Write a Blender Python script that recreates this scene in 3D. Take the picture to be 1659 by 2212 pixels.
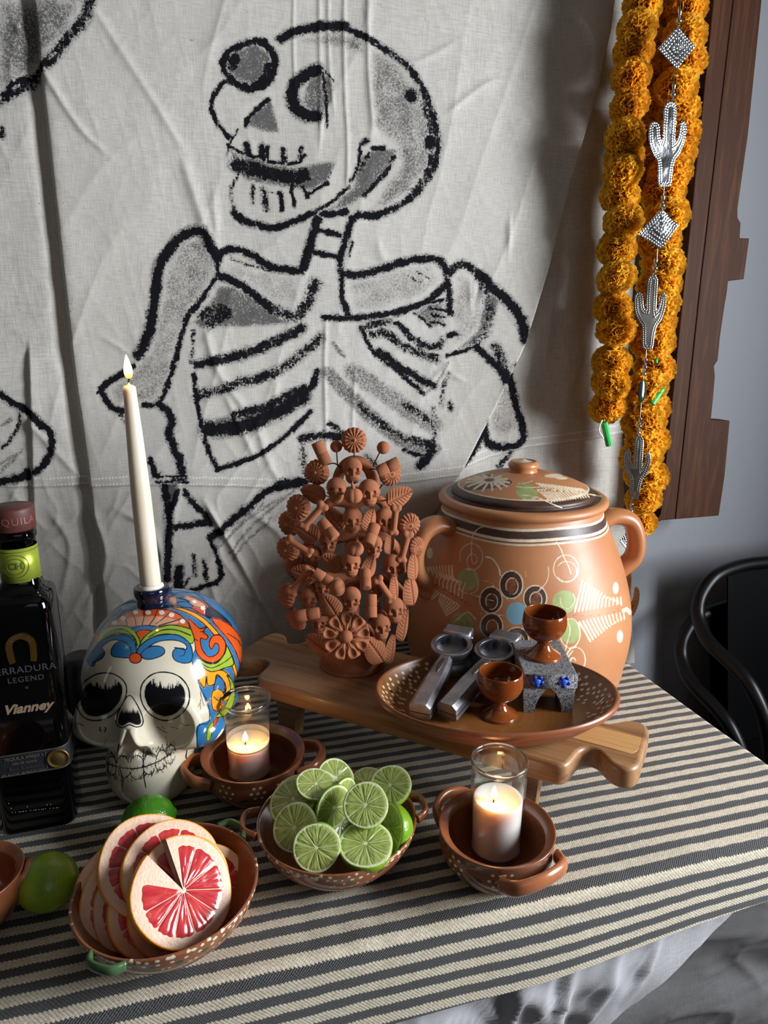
import bpy, math, random
import numpy as np
from mathutils import Vector, Matrix, Quaternion
for o in list(bpy.data.objects): bpy.data.objects.remove(o)
SC = bpy.context.scene; COL = SC.collection
rng = np.random.default_rng(7); random.seed(7)
# ---------------------------------------------------------------- camera
F_PX, W_PX, H_PX = 1500.0, 1659, 2212
PITCH, YAW = math.radians(15.0), math.radians(17.0)
CP = np.array([0.0, 0.0, 1.30])
CR = np.array([math.cos(YAW), -math.sin(YAW), 0.0])
FH = np.array([math.sin(YAW), math.cos(YAW), 0.0])
FW = FH*math.cos(PITCH) - np.array([0, 0, math.sin(PITCH)])
CU = FH*math.sin(PITCH) + np.array([0, 0, math.cos(PITCH)])
cam = bpy.data.cameras.new('camera'); cam.sensor_fit = 'HORIZONTAL'; cam.sensor_width = 36
cam.lens = 36*F_PX/W_PX; cam.clip_start = .02; cam.clip_end = 60
camo = bpy.data.objects.new('camera', cam); COL.objects.link(camo)
camo.location = CP; camo.rotation_euler = (math.pi/2-PITCH, 0, -YAW); SC.camera = camo
# ---------------------------------------------------------------- world, lights, exposure
wd = bpy.data.worlds.new('world'); SC.world = wd; wd.use_nodes = True
wd.node_tree.nodes['Background'].inputs[0].default_value = (.75, .86, 1, 1)
wd.node_tree.nodes['Background'].inputs[1].default_value = 1.0
def area(name, loc, rot, sx, sy, power, col):
    l = bpy.data.lights.new(name, 'AREA'); l.shape = 'RECTANGLE'; l.size = sx; l.size_y = sy
    l.energy = power; l.color = col
    o = bpy.data.objects.new(name, l); COL.objects.link(o); o.location = loc; o.rotation_euler = rot
    return o
WIN_X, WIN_Y, WIN_Z, WIN_W, WIN_H = 1.64, -.10, 1.36, .74, .90
area('window_daylight', (WIN_X+.02, WIN_Y, WIN_Z), (0, math.radians(90), math.radians(0)), WIN_H, WIN_W, 55, (.93, .96, 1))
area('front_fill_light', (.2, -1.86, 1.75), (math.radians(90), 0, 0), 1.1, 1.1, 1.7, (.92, .95, 1))  # added weak fill from behind the camera, not a known source
vs = SC.view_settings; vs.view_transform = 'Standard'; vs.look = 'None'; vs.exposure = 0.58; vs.gamma = 1
vs.use_curve_mapping = False
try:
    SC.cycles.max_bounces = 8; SC.cycles.transparent_max_bounces = 12; SC.cycles.sample_clamp_indirect = 6
    SC.cycles.caustics_refractive = False; SC.cycles.caustics_reflective = False
    SC.cycles.use_denoising = True
except Exception: pass
# ---------------------------------------------------------------- placing helpers (real positions from rays)
def ray(x, y): return FW + CR*((x-829.5)/F_PX) - CU*((y-1106)/F_PX)
def onz(x, y, z): d = ray(x, y); return CP + d*((z-CP[2])/d[2])
def ony(x, y, Y): d = ray(x, y); return CP + d*((Y-CP[1])/d[1])
def ond(x, y, Z): return CP + ray(x, y)*Z
def depth(p): return float((np.asarray(p)-CP) @ FW)
def pix(V):
    v = np.asarray(V, float) - CP; Z = v @ FW
    return np.stack([829.5+F_PX*(v@CR)/Z, 1106-F_PX*(v@CU)/Z], -1), Z
def onaxis(x0, y0, ypx):
    """height z on the vertical axis through (x0,y0) seen at image row ypx"""
    a, b = 0.0, 2.2
    for _ in range(50):
        m = (a+b)/2
        if pix(np.array([x0, y0, m]))[0][1] > ypx: a = m
        else: b = m
    return (a+b)/2
# ---------------------------------------------------------------- object helpers
def link(o, parent=None):
    COL.objects.link(o)
    if parent is not None: o.parent = parent
    return o
def wl(o):
    l = Vector((0, 0, 0))
    while o is not None: l = l + o.location; o = o.parent
    return np.array(l)
def tag(o, label=None, cat=None, group=None, kind=None):
    if label: o['label'] = label
    if cat: o['category'] = cat
    if group: o['group'] = group
    if kind: o['kind'] = kind
    return o
def thing(name, label, cat, loc=(0, 0, 0), group=None):
    o = bpy.data.objects.new(name, None); o.empty_display_size = .02; link(o)
    o.location = [float(v) for v in loc]
    return tag(o, label, cat, group)
def mesh(name, V, F, m=None, smooth=True):
    me = bpy.data.meshes.new(name); V = np.asarray(V, np.float32)
    if isinstance(F, np.ndarray):
        n, k = F.shape
        me.vertices.add(len(V)); me.vertices.foreach_set('co', V.ravel())
        me.loops.add(n*k); me.loops.foreach_set('vertex_index', F.astype(np.int32).ravel())
        me.polygons.add(n); me.polygons.foreach_set('loop_start', np.arange(0, n*k, k, dtype=np.int32))
        try: me.polygons.foreach_set('loop_total', np.full(n, k, np.int32))
        except Exception: pass
        me.update(calc_edges=True)
    else:
        me.from_pydata([tuple(map(float, v)) for v in V], [], [tuple(map(int, f)) for f in F])
    me.polygons.foreach_set('use_smooth', np.array([bool(smooth) and p.loop_total < 7 for p in me.polygons], bool) if not isinstance(F, np.ndarray) else np.full(len(me.polygons), bool(smooth)))
    me.update()
    if m is not None: me.materials.append(m.m if isinstance(m, Mat) else m)
    return me
def mk(name, VF, m, parent=None, smooth=True, local=False):
    """link a mesh object; VF in world coordinates unless local"""
    V, F = VF; V = np.asarray(V, float)
    if parent is not None and not local: V = V - wl(parent)
    o = bpy.data.objects.new(name, mesh(name, V, F, m, smooth)); return link(o, parent)
def inst(o_or_me, name, parent, mat4=None):
    me = o_or_me if isinstance(o_or_me, bpy.types.Mesh) else o_or_me.data
    o = bpy.data.objects.new(name, me); link(o, parent)
    if mat4 is not None: o.matrix_local = mat4
    return o
def attr(o, name, arr):
    a = o.data.attributes.new(name, 'FLOAT', 'POINT'); a.data.foreach_set('value', np.asarray(arr, np.float32))
def cattr(o, name, arr):
    arr = np.asarray(arr, np.float32)
    a = o.data.attributes.new(name, 'FLOAT_COLOR', 'POINT')
    a.data.foreach_set('color', np.concatenate([arr, np.ones((len(arr), 1), np.float32)], 1).ravel())
def merge(*L):
    Vs, Fs, n = [], [], 0
    for V, F in L:
        Vs.append(np.asarray(V, float)); Fs += [tuple(int(i)+n for i in f) for f in F]; n += len(V)
    return np.concatenate(Vs), Fs
def xf(VF, M):
    V, F = VF; V = np.asarray(V, float); M = np.array(M)
    return V @ M[:3, :3].T + M[:3, 3], F
def mv(VF, t): return np.asarray(VF[0], float) + np.asarray(t, float), VF[1]
def basis(n, up=(0, 0, 1), loc=(0, 0, 0)):
    """matrix whose local Z is n, local Y as close to up as possible"""
    n = np.asarray(n, float); n = n/np.linalg.norm(n); up = np.asarray(up, float)
    x = np.cross(up, n)
    if np.linalg.norm(x) < 1e-6: x = np.cross((0, 1, 0), n)
    x /= np.linalg.norm(x); y = np.cross(n, x)
    M = np.eye(4); M[:3, 0] = x; M[:3, 1] = y; M[:3, 2] = n; M[:3, 3] = loc
    return M
def bm4(M): return Matrix([list(map(float, r)) for r in M])
def rotz(a, t=(0, 0, 0)):
    M = np.eye(4); c, s = math.cos(a), math.sin(a); M[:2, :2] = [[c, -s], [s, c]]; M[:3, 3] = t; return M
def lathe(prof, n=48, sx=1, sy=1, c=(0, 0, 0)):
    prof = [(max(r, 1e-5), z) for r, z in prof]
    a = np.linspace(0, 2*np.pi, n, endpoint=False); ca, sa = np.cos(a)*sx, np.sin(a)*sy
    V = np.concatenate([np.stack([r*ca, r*sa, np.full(n, z)], 1) for r, z in prof]) + np.asarray(c, float)
    k = len(prof); i, j = np.meshgrid(np.arange(k-1), np.arange(n), indexing='ij'); i, j = i.ravel(), j.ravel(); j2 = (j+1) % n
    F = np.stack([i*n+j, i*n+j2, (i+1)*n+j2, (i+1)*n+j], 1)
    return V, F
def grid(nu, nv, f, wrapu=False):
    """f(U,V)->(N,3); u fast axis rows"""
    u = np.linspace(0, 1, nu, endpoint=not wrapu); v = np.linspace(0, 1, nv)
    U, Vv = np.meshgrid(u, v, indexing='ij'); P = f(U.ravel(), Vv.ravel())
    iu = np.arange(nu if wrapu else nu-1); I, J = np.meshgrid(iu, np.arange(nv-1), indexing='ij'); I, J = I.ravel(), J.ravel(); I2 = (I+1) % nu
    return P, np.stack([I*nv+J, I2*nv+J, I2*nv+J+1, I*nv+J+1], 1)
def smooth_path(pts, n=8, closed=False):
    P = np.asarray(pts, float)
    if len(P) < 3 and not closed: 
        t = np.linspace(0, 1, n+1)[:, None]; return P[0]*(1-t)+P[-1]*t
    Q = np.concatenate([[P[-1]], P, P[:2]]) if closed else np.concatenate([[2*P[0]-P[1]], P, [2*P[-1]-P[-2]]])
    out = []
    m = len(P) if closed else len(P)-1
    for i in range(m):
        p0, p1, p2, p3 = Q[i], Q[i+1], Q[i+2], Q[i+3]
        for t in np.linspace(0, 1, n, endpoint=False):
            out.append(.5*((2*p1)+(-p0+p2)*t+(2*p0-5*p1+4*p2-p3)*t*t+(-p0+3*p1-3*p2+p3)*t**3))
    if not closed: out.append(P[-1])
    return np.array(out)
def tube(pts, r, n=12, closed=False, caps=True, flat=(1, 1), up=None):
    P = np.asarray(pts, float); k = len(P); r = np.broadcast_to(np.asarray(r, float), (k,))
    T = np.gradient(P, axis=0) if not closed else np.roll(P, -1, 0)-np.roll(P, 1, 0)
    T /= np.linalg.norm(T, axis=1)[:, None]+1e-12
    u = np.asarray(up if up is not None else ((0, 0, 1) if abs(T[0][2]) < .9 else (0, 1, 0)), float)
    V = []; a = np.linspace(0, 2*np.pi, n, endpoint=False)
    nrm = u - T[0]*(u@T[0]); nrm /= np.linalg.norm(nrm)
    for i in range(k):
        if up is not None: nrm = u
        nrm = nrm - T[i]*(nrm@T[i]); nrm = nrm/(np.linalg.norm(nrm)+1e-12); b = np.cross(T[i], nrm)
        V.append(P[i] + r[i]*(np.outer(np.cos(a)*flat[0], nrm)+np.outer(np.sin(a)*flat[1], b)))
    V = np.concatenate(V); F = []
    for i in range(k if closed else k-1):
        i2 = (i+1) % k
        for j in range(n): F.append((i*n+j, i*n+(j+1) % n, i2*n+(j+1) % n, i2*n+j))
    if caps and not closed: F.append(tuple(range(n-1, -1, -1))); F.append(tuple((k-1)*n+j for j in range(n)))
    return V, F
def box(c, s, M=None):
    s = np.asarray(s, float)/2
    V = np.array([[x, y, z] for x in (-1, 1) for y in (-1, 1) for z in (-1, 1)])*s
    F = [(0, 1, 3, 2), (4, 6, 7, 5), (0, 4, 5, 1), (2, 3, 7, 6), (0, 2, 6, 4), (1, 5, 7, 3)]
    if M is not None: V = V @ np.array(M)[:3, :3].T
    return V + np.asarray(c, float), F
def sphere(c, r, n=16, sq=(1, 1, 1)):
    t = np.linspace(0, np.pi, n//2+1); V, F = lathe([(math.sin(a), -math.cos(a)) for a in t], n)
    return V*np.asarray(sq)*r + np.asarray(c, float), F
def offset2d(P, d):
    """inset a CCW closed outline by d"""
    P = np.asarray(P, float); e1 = P-np.roll(P, 1, 0); e2 = np.roll(P, -1, 0)-P
    n = lambda e: np.stack([-e[:, 1], e[:, 0]], 1)/(np.linalg.norm(e, axis=1)[:, None]+1e-12)
    b = n(e1)+n(e2); L = np.maximum((b*b).sum(1), .6)[:, None]
    return P + 2*b/L*d
def slab(P, z0, z1, bev=.003, nb=3):
    """rounded extrusion of a CCW outline"""
    P = np.asarray(P, float); A = ((P*np.roll(P[:, ::-1], -1, 0))@np.array([1, -1])).sum()
    if A < 0: P = P[::-1]
    n = len(P); rings = []
    for i in range(nb+1):
        t = math.pi/2*i/nb; rings.append((offset2d(P, bev*(1-math.sin(t))), z0+bev*(1-math.cos(t))))
    for i in range(nb+1):
        t = math.pi/2*i/nb; rings.append((offset2d(P, bev*(1-math.cos(t))), z1-bev*(1-math.sin(t))))
    V = np.concatenate([np.c_[p, np.full(n, z)] for p, z in rings]); F = []
    for i in range(len(rings)-1):
        for j in range(n): F.append((i*n+j, i*n+(j+1) % n, (i+1)*n+(j+1) % n, (i+1)*n+j))
    m0 = len(V); V = np.concatenate([V, V[:n], V[-n:]])
    from mathutils.geometry import tessellate_polygon
    T = tessellate_polygon([[Vector((a, b, 0)) for a, b in rings[0][0]]]); T2 = tessellate_polygon([[Vector((a, b, 0)) for a, b in rings[-1][0]]])
    def ori(t, P): a, b, c = (P[i] for i in t); return t if (b[0]-a[0])*(c[1]-a[1])-(b[1]-a[1])*(c[0]-a[0]) > 0 else t[::-1]
    F += [tuple(m0+i for i in ori(t, rings[0][0])[::-1]) for t in T]; F += [tuple(m0+n+i for i in ori(t, rings[-1][0])) for t in T2]
    return V, F
# ---------------------------------------------------------------- signed-distance sculpting (surface nets)
def surfnet(fun, lo, hi, h):
    lo = np.asarray(lo, float); hi = np.asarray(hi, float); n = np.ceil((hi-lo)/h).astype(int)+1
    ax = [lo[i]+h*np.arange(n[i]) for i in range(3)]
    g = np.empty(n, np.float32)
    YY, ZZ = np.meshgrid(ax[1], ax[2], indexing='ij'); st = np.stack([np.zeros(YY.size), YY.ravel(), ZZ.ravel()], 1)
    for c0 in range(0, n[0], 8):
        xs = ax[0][c0:c0+8]; P = np.repeat(st[None], len(xs), 0); P[:, :, 0] = xs[:, None]
        g[c0:c0+8] = fun(P.reshape(-1, 3)).reshape(len(xs), n[1], n[2])
    s = g < 0
    mixed = np.zeros(n-1, np.int8)
    for dx in (0, 1):
        for dy in (0, 1):
            for dz in (0, 1): mixed += s[dx:n[0]-1+dx, dy:n[1]-1+dy, dz:n[2]-1+dz]
    cells = np.argwhere((mixed > 0) & (mixed < 8)); idx = -np.ones(n-1, np.int64); idx[tuple(cells.T)] = np.arange(len(cells))
    acc = np.zeros((len(cells), 3)); cnt = np.zeros(len(cells))
    off = [np.array(o) for o in np.ndindex(2, 2, 2)]
    for a in off:
        for d in range(3):
            if a[d] == 0:
                b = a.copy(); b[d] = 1
                ga = g[tuple((cells+a).T)]; gb = g[tuple((cells+b).T)]; m = (ga < 0) != (gb < 0)
                t = np.where(m, ga/np.where(m, ga-gb, 1), 0)[:, None]
                acc += np.where(m[:, None], a+(b-a)*t, 0); cnt += m
    V = lo + (cells+acc/cnt[:, None])*h
    Fs = []
    for d in range(3):
        e1, e2 = (d+1) % 3, (d+2) % 3
        sl0 = [slice(None)]*3; sl1 = [slice(None)]*3; sl0[d] = slice(0, -1); sl1[d] = slice(1, None)
        ch = s[tuple(sl0)] != s[tuple(sl1)]; E = np.argwhere(ch)
        E = E[(E[:, e1] > 0) & (E[:, e2] > 0) & (E[:, e1] < n[e1]-1) & (E[:, e2] < n[e2]-1)]
        q = []
        for o1, o2 in ((-1, -1), (0, -1), (0, 0), (-1, 0)):
            c = E.copy(); c[:, e1] += o1; c[:, e2] += o2; q.append(idx[tuple(c.T)])
        q = np.stack(q, 1); fl = ~s[tuple(E.T)]; q[fl] = q[fl][:, ::-1]; Fs.append(q)
    Fq = np.concatenate(Fs); Fq = Fq[(Fq >= 0).all(1)]
    for _ in range(2):
        e = h*.25; d = fun(V); gr = np.stack([(fun(V+np.eye(3)[i]*e)-fun(V-np.eye(3)[i]*e))/(2*e) for i in range(3)], 1)
        V = V - gr*(np.clip(d, -h*.5, h*.5)/np.maximum((gr**2).sum(1), .3))[:, None]
    return V, Fq
def subdiv(V, F, fun, h):
    """split every quad in four and settle the new vertices on the surface"""
    E = np.sort(np.concatenate([F[:, [i, (i+1) % 4]] for i in range(4)]), 1); u, inv = np.unique(E, axis=0, return_inverse=True); inv = inv.ravel()
    n, m, k = len(V), len(u), len(F); Vn = np.concatenate([V, V[u].mean(1), V[F].mean(1)]); e = [n+inv[i*k:(i+1)*k] for i in range(4)]; c = n+m+np.arange(k)
    Fn = np.concatenate([np.stack([F[:, i], e[i], c, e[i-1]], 1) for i in range(4)])
    d = fun(Vn); q = h*.25; gr = np.stack([(fun(Vn+np.eye(3)[i]*q)-d)/q for i in range(3)], 1)
    return Vn - gr*(np.clip(d, -h*.5, h*.5)/np.maximum((gr**2).sum(1), .3))[:, None], Fn
def smin(a, b, k): 
    h = np.clip(.5+.5*(b-a)/k, 0, 1); return b*(1-h)+a*h-k*h*(1-h)
def smax(a, b, k): return -smin(-a, -b, k)
def ell(P, c, r):
    q = (P-np.asarray(c))/np.asarray(r); k0 = np.linalg.norm(q, axis=1); k1 = np.linalg.norm(q/np.asarray(r), axis=1)+1e-9
    return k0*(k0-1)/k1
def caps(P, a, b, ra, rb=None):
    a = np.asarray(a, float); b = np.asarray(b, float); rb = ra if rb is None else rb
    ab = b-a; t = np.clip(((P-a)@ab)/(ab@ab), 0, 1)
    return np.linalg.norm(P-a-t[:, None]*ab, axis=1)-(ra+(rb-ra)*t)
def sbox(P, c, s, r=0):
    q = np.abs(P-np.asarray(c))-np.asarray(s)+r
    return np.linalg.norm(np.maximum(q, 0), axis=1)+np.minimum(q.max(1), 0)-r
# ---------------------------------------------------------------- 2D paint fields
def d_poly(P, pts):
    """distance to a polyline"""
    pts = np.asarray(pts, float); D = np.full(len(P), 1e9)
    for a, b in zip(pts[:-1], pts[1:]):
        ab = b-a; t = np.clip(((P-a)@ab)/(ab@ab+1e-12), 0, 1); q = P-a-t[:, None]*ab
        D = np.minimum(D, (q*q).sum(1))
    return np.sqrt(D)
def inside(P, poly):
    poly = np.asarray(poly, float); c = np.zeros(len(P), bool)
    for (x1, y1), (x2, y2) in zip(poly, np.roll(poly, -1, 0)):
        if y1 == y2: continue
        c ^= ((P[:, 1] < y1) != (P[:, 1] < y2)) & (P[:, 0] < (x2-x1)*(P[:, 1]-y1)/(y2-y1)+x1)
    return c
def s_poly(P, poly):
    """signed distance to a closed polygon, negative inside"""
    d = d_poly(P, np.concatenate([poly, poly[:1]])); return np.where(inside(P, poly), -d, d)
def near(P, pts, pad):
    pts = np.asarray(pts); lo = pts.min(0)-pad; hi = pts.max(0)+pad
    return np.flatnonzero((P[:, 0] > lo[0]) & (P[:, 0] < hi[0]) & (P[:, 1] > lo[1]) & (P[:, 1] < hi[1]))
def vnoise(x, y, seed=0):
    r = np.random.default_rng(seed).random((256, 256)); xi = np.floor(x).astype(int); yi = np.floor(y).astype(int)
    fx = x-xi; fy = y-yi; fx = fx*fx*(3-2*fx); fy = fy*fy*(3-2*fy); g = lambda a, b: r[a % 256, b % 256]
    return (g(xi, yi)*(1-fx)+g(xi+1, yi)*fx)*(1-fy)+(g(xi, yi+1)*(1-fx)+g(xi+1, yi+1)*fx)*fy
def sstep(a, b, x): t = np.clip((x-a)/(b-a), 0, 1); return t*t*(3-2*t)
# ---------------------------------------------------------------- materials
def S(h):
    h = h.lstrip('#'); c = [int(h[i:i+2], 16)/255 for i in (0, 2, 4)]
    return tuple(v/12.92 if v <= .04045 else ((v+.055)/1.055)**2.4 for v in c)+(1,)
class Mat:
    def __init__(s, name, col='#808080', rough=.5, **kw):
        s.m = bpy.data.materials.new(name); s.m.use_nodes = True; s.nt = s.m.node_tree
        s.b = s.nt.nodes['Principled BSDF']; s.out = s.nt.nodes['Material Output']
        s.set(**{'Base Color': S(col) if isinstance(col, str) else col, 'Roughness': rough, **kw})
    def put(s, sock, v):
        if isinstance(v, bpy.types.NodeSocket): s.nt.links.new(v, sock)
        else: sock.default_value = v
    def set(s, **kw):
        for k, v in kw.items(): s.put(s.b.inputs[k.replace('_', ' ')], v)
        return s
    def nd(s, t, ins={}, **pr):
        n = s.nt.nodes.new(t)
        for k, v in pr.items(): setattr(n, k, v)
        for k, v in ins.items(): s.put(n.inputs[k], v)
        return n
    def ma(s, op, a, b=0.0, c=0.0, clamp=False):
        n = s.nd('ShaderNodeMath', {0: a, 1: b, 2: c}, operation=op); n.use_clamp = clamp; return n.outputs[0]
    def ss(s, a, b, x):
        n = s.nd('ShaderNodeMapRange', {0: x, 1: a, 2: b}, interpolation_type='SMOOTHSTEP'); return n.outputs[0]
    def at(s, name, out='Fac'): return s.nd('ShaderNodeAttribute', attribute_name=name).outputs[out]
    def co(s, out='Object', scale=None, rot=None):
        v = s.nd('ShaderNodeTexCoord').outputs[out]
        if scale is not None or rot is not None:
            v = s.nd('ShaderNodeMapping', {'Vector': v, 'Scale': scale or (1, 1, 1), 'Rotation': rot or (0, 0, 0)}).outputs[0]
        return v
    def noise(s, scale, detail=3, rough=.55, vec=None, out=0, dist=0.0):
        return s.nd('ShaderNodeTexNoise', {'Vector': vec if vec is not None else s.co(), 'Scale': scale, 'Detail': detail, 'Roughness': rough, 'Distortion': dist}).outputs[out]
    def mix(s, f, a, b, blend='MIX'):
        n = s.nd('ShaderNodeMix', data_type='RGBA', blend_type=blend)
        s.put(n.inputs[0], f); s.put(n.inputs[6], S(a) if isinstance(a, str) else a); s.put(n.inputs[7], S(b) if isinstance(b, str) else b)
        return n.outputs[2]
    def ramp(s, f, stops):
        n = s.nd('ShaderNodeValToRGB', {0: f}); e = n.color_ramp.elements
        while len(e) < len(stops): e.new(.5)
        for q, (p, c) in zip(e, stops): q.position = p; q.color = S(c) if isinstance(c, str) else c
        return n.outputs[0]
    def bump(s, h, strength=.3, dist=.002, normal=None):
        ins = {'Height': h, 'Strength': strength, 'Distance': dist}
        if normal is not None: ins['Normal'] = normal
        return s.nd('ShaderNodeBump', ins).outputs[0]
    def sep(s, v): n = s.nd('ShaderNodeSeparateXYZ', {0: v}); return n.outputs
    def comb(s, x, y, z=0.0): return s.nd('ShaderNodeCombineXYZ', {0: x, 1: y, 2: z}).outputs[0]
def clay(name, col, col2, rough=.5, coat=0.0, sc=18, bs=.15, spec=.5):
    m = Mat(name, col, rough); n = m.noise(sc, 5, .6); f = m.noise(sc*14, 3)
    c = m.mix(m.ss(.3, .75, n), col, col2); m.set(Base_Color=c, Normal=m.bump(m.ma('ADD', n, m.ma('MULTIPLY', f, .35)), bs, .002))
    m.b.inputs['Coat Weight'].default_value = coat; m.b.inputs['Coat Roughness'].default_value = .12
    m.b.inputs['Specular IOR Level'].default_value = spec
    return m
def text_mesh(txt, size, extrude=.0004, shear=0.0, bold=0.0, align='CENTER', spacing=1.0):
    c = bpy.data.curves.new('txt', 'FONT'); c.body = txt; c.size = size; c.extrude = extrude; c.shear = shear; c.offset = bold
    c.align_x = align; c.align_y = 'CENTER'; c.space_character = spacing; c.resolution_u = 3
    o = bpy.data.objects.new('txt', c); COL.objects.link(o); dg = bpy.context.evaluated_depsgraph_get(); dg.update()
    me = bpy.data.meshes.new_from_object(o.evaluated_get(dg)); V = np.empty(len(me.vertices)*3); me.vertices.foreach_get('co', V)
    F = [tuple(p.vertices) for p in me.polygons]; bpy.data.objects.remove(o); bpy.data.curves.remove(c); bpy.data.meshes.remove(me)
    return V.reshape(-1, 3), F
TT = .75        # table top height
# ================================================================ room
WY = 1.122
wallm = Mat('painted_plaster', '#8b8e95', .75)
wallm.set(Normal=wallm.bump(wallm.noise(160, 3), .35, .0015))
darkm = Mat('dark_floor', '#5a5550', .6)
ceilm = Mat('ceiling_paint', '#6f6d6a', .9)
sidem = Mat('side_wall_paint', '#53514f', .9)
def wall(name, c, s, m): return tag(mk(name, box(c, s), m, smooth=False), kind='structure')
wall('wall_back', (.5, WY+.05, 1.3), (4.4, .1, 2.8), wallm)
wall('floor', (.5, -.4, -.05), (4.4, 3.2, .1), darkm)
wall('ceiling', (.5, -.4, 2.65), (4.4, 3.2, .1), ceilm)
wall('wall_left', (-1.65, -.4, 1.3), (.1, 3.2, 2.6), sidem)
wall('wall_front', (.5, -1.95, 1.3), (4.4, .1, 2.6), sidem)
y0, y1 = WIN_Y-WIN_W/2, WIN_Y+WIN_W/2; z0, z1 = WIN_Z-WIN_H/2, WIN_Z+WIN_H/2
wx = WIN_X-.05
V, F = merge(box((wx, (-1.9+y0)/2, 1.3), (.1, y0+1.9, 2.6)), box((wx, (y1+WY)/2, 1.3), (.1, WY-y1, 2.6)),
    box((wx, WIN_Y, z0/2), (.1, WIN_W, z0)), box((wx, WIN_Y, (z1+2.6)/2), (.1, WIN_W, 2.6-z1)))
tag(mk('wall_right', (V, F), sidem, smooth=False), kind='structure')
wf = Mat('white_window_paint', '#d8d8d4', .4)
w = tag(mk('window_1', merge(*[box((wx-.06, WIN_Y+s*(WIN_W/2+.03), WIN_Z), (.03, .06, WIN_H+.12)) for s in (-1, 1)],
    *[box((wx-.06, WIN_Y, WIN_Z+s*(WIN_H/2+.03)), (.03, WIN_W, .06)) for s in (-1, 1)]), wf, smooth=False), kind='structure')

tag(mk('fill_light_frame', merge(*[box((.2+s*.58, -1.87, 1.75), (.06, .05, 1.22)) for s in (-1, 1)], *[box((.2, -1.87, 1.75+s*.58), (1.22, .05, .06)) for s in (-1, 1)], box((.2, -1.87, 1.75), (.03, .03, 1.12))), wf, smooth=False), kind='structure')  # made-up frame, added around the fill light on the front wall

# ================================================================ table and cloths
TX0, TX1, TY0, TY1 = -.75, .70, .492, 1.088
wood_dark = Mat('table_wood', '#4a3526', .5)
t = thing('table', 'table under the striped blanket and grey cloth', 'table', (0, .79, 0))
mk('table_top', box(((TX0+TX1)/2, (TY0+TY1)/2+.02, TT-.022), (TX1-TX0-.02, TY1-TY0-.06, .036)), wood_dark, t, smooth=False)
for sx in (TX0+.06, TX1-.06):
    for sy in (TY0+.12, TY1-.06): mk('leg', box((sx, sy, (TT-.04)/2), (.05, .05, TT-.04)), wood_dark, t, smooth=False)

# striped blanket: top, rounded front edge, hanging front, short drop on the right
bl = Mat('striped_wool', '#c8beaa', .95)
sv, xu = bl.at('stripe'), bl.at('along')
fine = bl.noise(900, 2, .6)
# twill: diagonal yarn ribs
rib = bl.ma('SINE', bl.ma('ADD', bl.ma('MULTIPLY', xu, 1700.0), bl.ma('MULTIPLY', sv, 34.0)))
rib2 = bl.ma('SINE', bl.ma('ADD', bl.ma('MULTIPLY', xu, -2300.0), bl.ma('MULTIPLY', sv, 50.0)))
jag = bl.ma('MULTIPLY', rib, .032)
fr = bl.ma('ABSOLUTE', bl.ma('SUBTRACT', bl.ma('FRACT', bl.ma('ADD', bl.ma('ADD', sv, jag), bl.ma('MULTIPLY', bl.ma('SUBTRACT', bl.noise(60, 3), .5), .14))), .5))
dk = bl.ss(.228, .268, fr)        # 1 in the dark stripe (frac near 0/1)
mott = bl.noise(420, 3, .7)
cream = bl.mix(bl.ss(.3, .7, mott), '#aca28d', '#d0c7b4')
char = bl.mix(bl.ss(.4, .75, fine), '#262628', '#4b4b50')
char = bl.mix(bl.ss(.62, .95, rib2), char, '#7a7874')
bl.set(Base_Color=bl.mix(dk, cream, char), Normal=bl.bump(bl.ma('ADD', bl.ma('MULTIPLY', rib, .6), bl.ma('ADD', bl.ma('MULTIPLY', rib2, .35), fine)), .20, .0007))
bl.b.inputs['Sheen Weight'].default_value = .15
bl.b.inputs['Specular IOR Level'].default_value = .15
R0 = .012; HANG = .092
arc_top = TY1-TY0
sarr = np.concatenate([np.linspace(0, arc_top-R0, 170), arc_top-R0+np.linspace(0, R0*np.pi/2, 9)[1:], arc_top-R0+R0*np.pi/2+np.linspace(0, HANG-R0, 30)[1:]])
xs = np.linspace(TX0-.02, TX1, 330); xe = TX1+np.linspace(0, .012*np.pi/2, 7)[1:]; xt = xe[-1]+np.linspace(0, .05, 8)[1:]
xa = np.concatenate([xs, xe, xt])
A, B = np.meshgrid(xa, sarr, indexing='ij'); Ai, Bi = A.ravel(), B.ravel()
y = np.where(Bi < arc_top-R0, TY1-Bi, 0.0); z = np.full(len(Bi), TT)
th = np.clip((Bi-(arc_top-R0))/R0, 0, np.pi/2); m2 = Bi >= arc_top-R0
y[m2] = (TY0+R0-R0*np.sin(th))[m2]; z[m2] = (TT-R0+R0*np.cos(th))[m2]
h = np.maximum(Bi-(arc_top-R0+R0*np.pi/2), 0); h *= 1-.22*sstep(.3, .62, Ai); z -= h
x = Ai.copy(); mx = Ai > TX1; rx = .012; tx = np.clip((Ai-TX1)/rx, 0, np.pi/2)
x[mx] = (TX1+rx*np.sin(tx))[mx]; z[mx] += (rx*np.cos(tx)-rx)[mx] - np.maximum(Ai-TX1-rx*np.pi/2, 0)[mx]
lift = np.clip((y-.45)/.2, 0, 1)
z = z + .0011*(vnoise(x*14, y*14, 3)-.5)*1.2 + .0012*np.abs(vnoise(x*30+3, y*10, 5)-.5)
y = y - np.where(m2, 0.004*vnoise(x*9, z*3, 8)*np.clip(h/.04, 0, 1)+.006*h/.1, 0)
yt = TY1-Bi   # unrolled coordinate
u = yt + .030*(x-.40)
stripes_u = [-.2, .3775, .3972, .4175, .4368, .4560, .478, .5015, .5236, .5429, .5622, .5814, .6017, .6204, .6386, .6560, 1.3]
sv_ = np.interp(u, stripes_u, [-29.7, 0, 1, 2, 3, 4, 5, 6, 7, 8, 9, 10, 11, 12, 13, 14, 14+.644/.0182])
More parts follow.
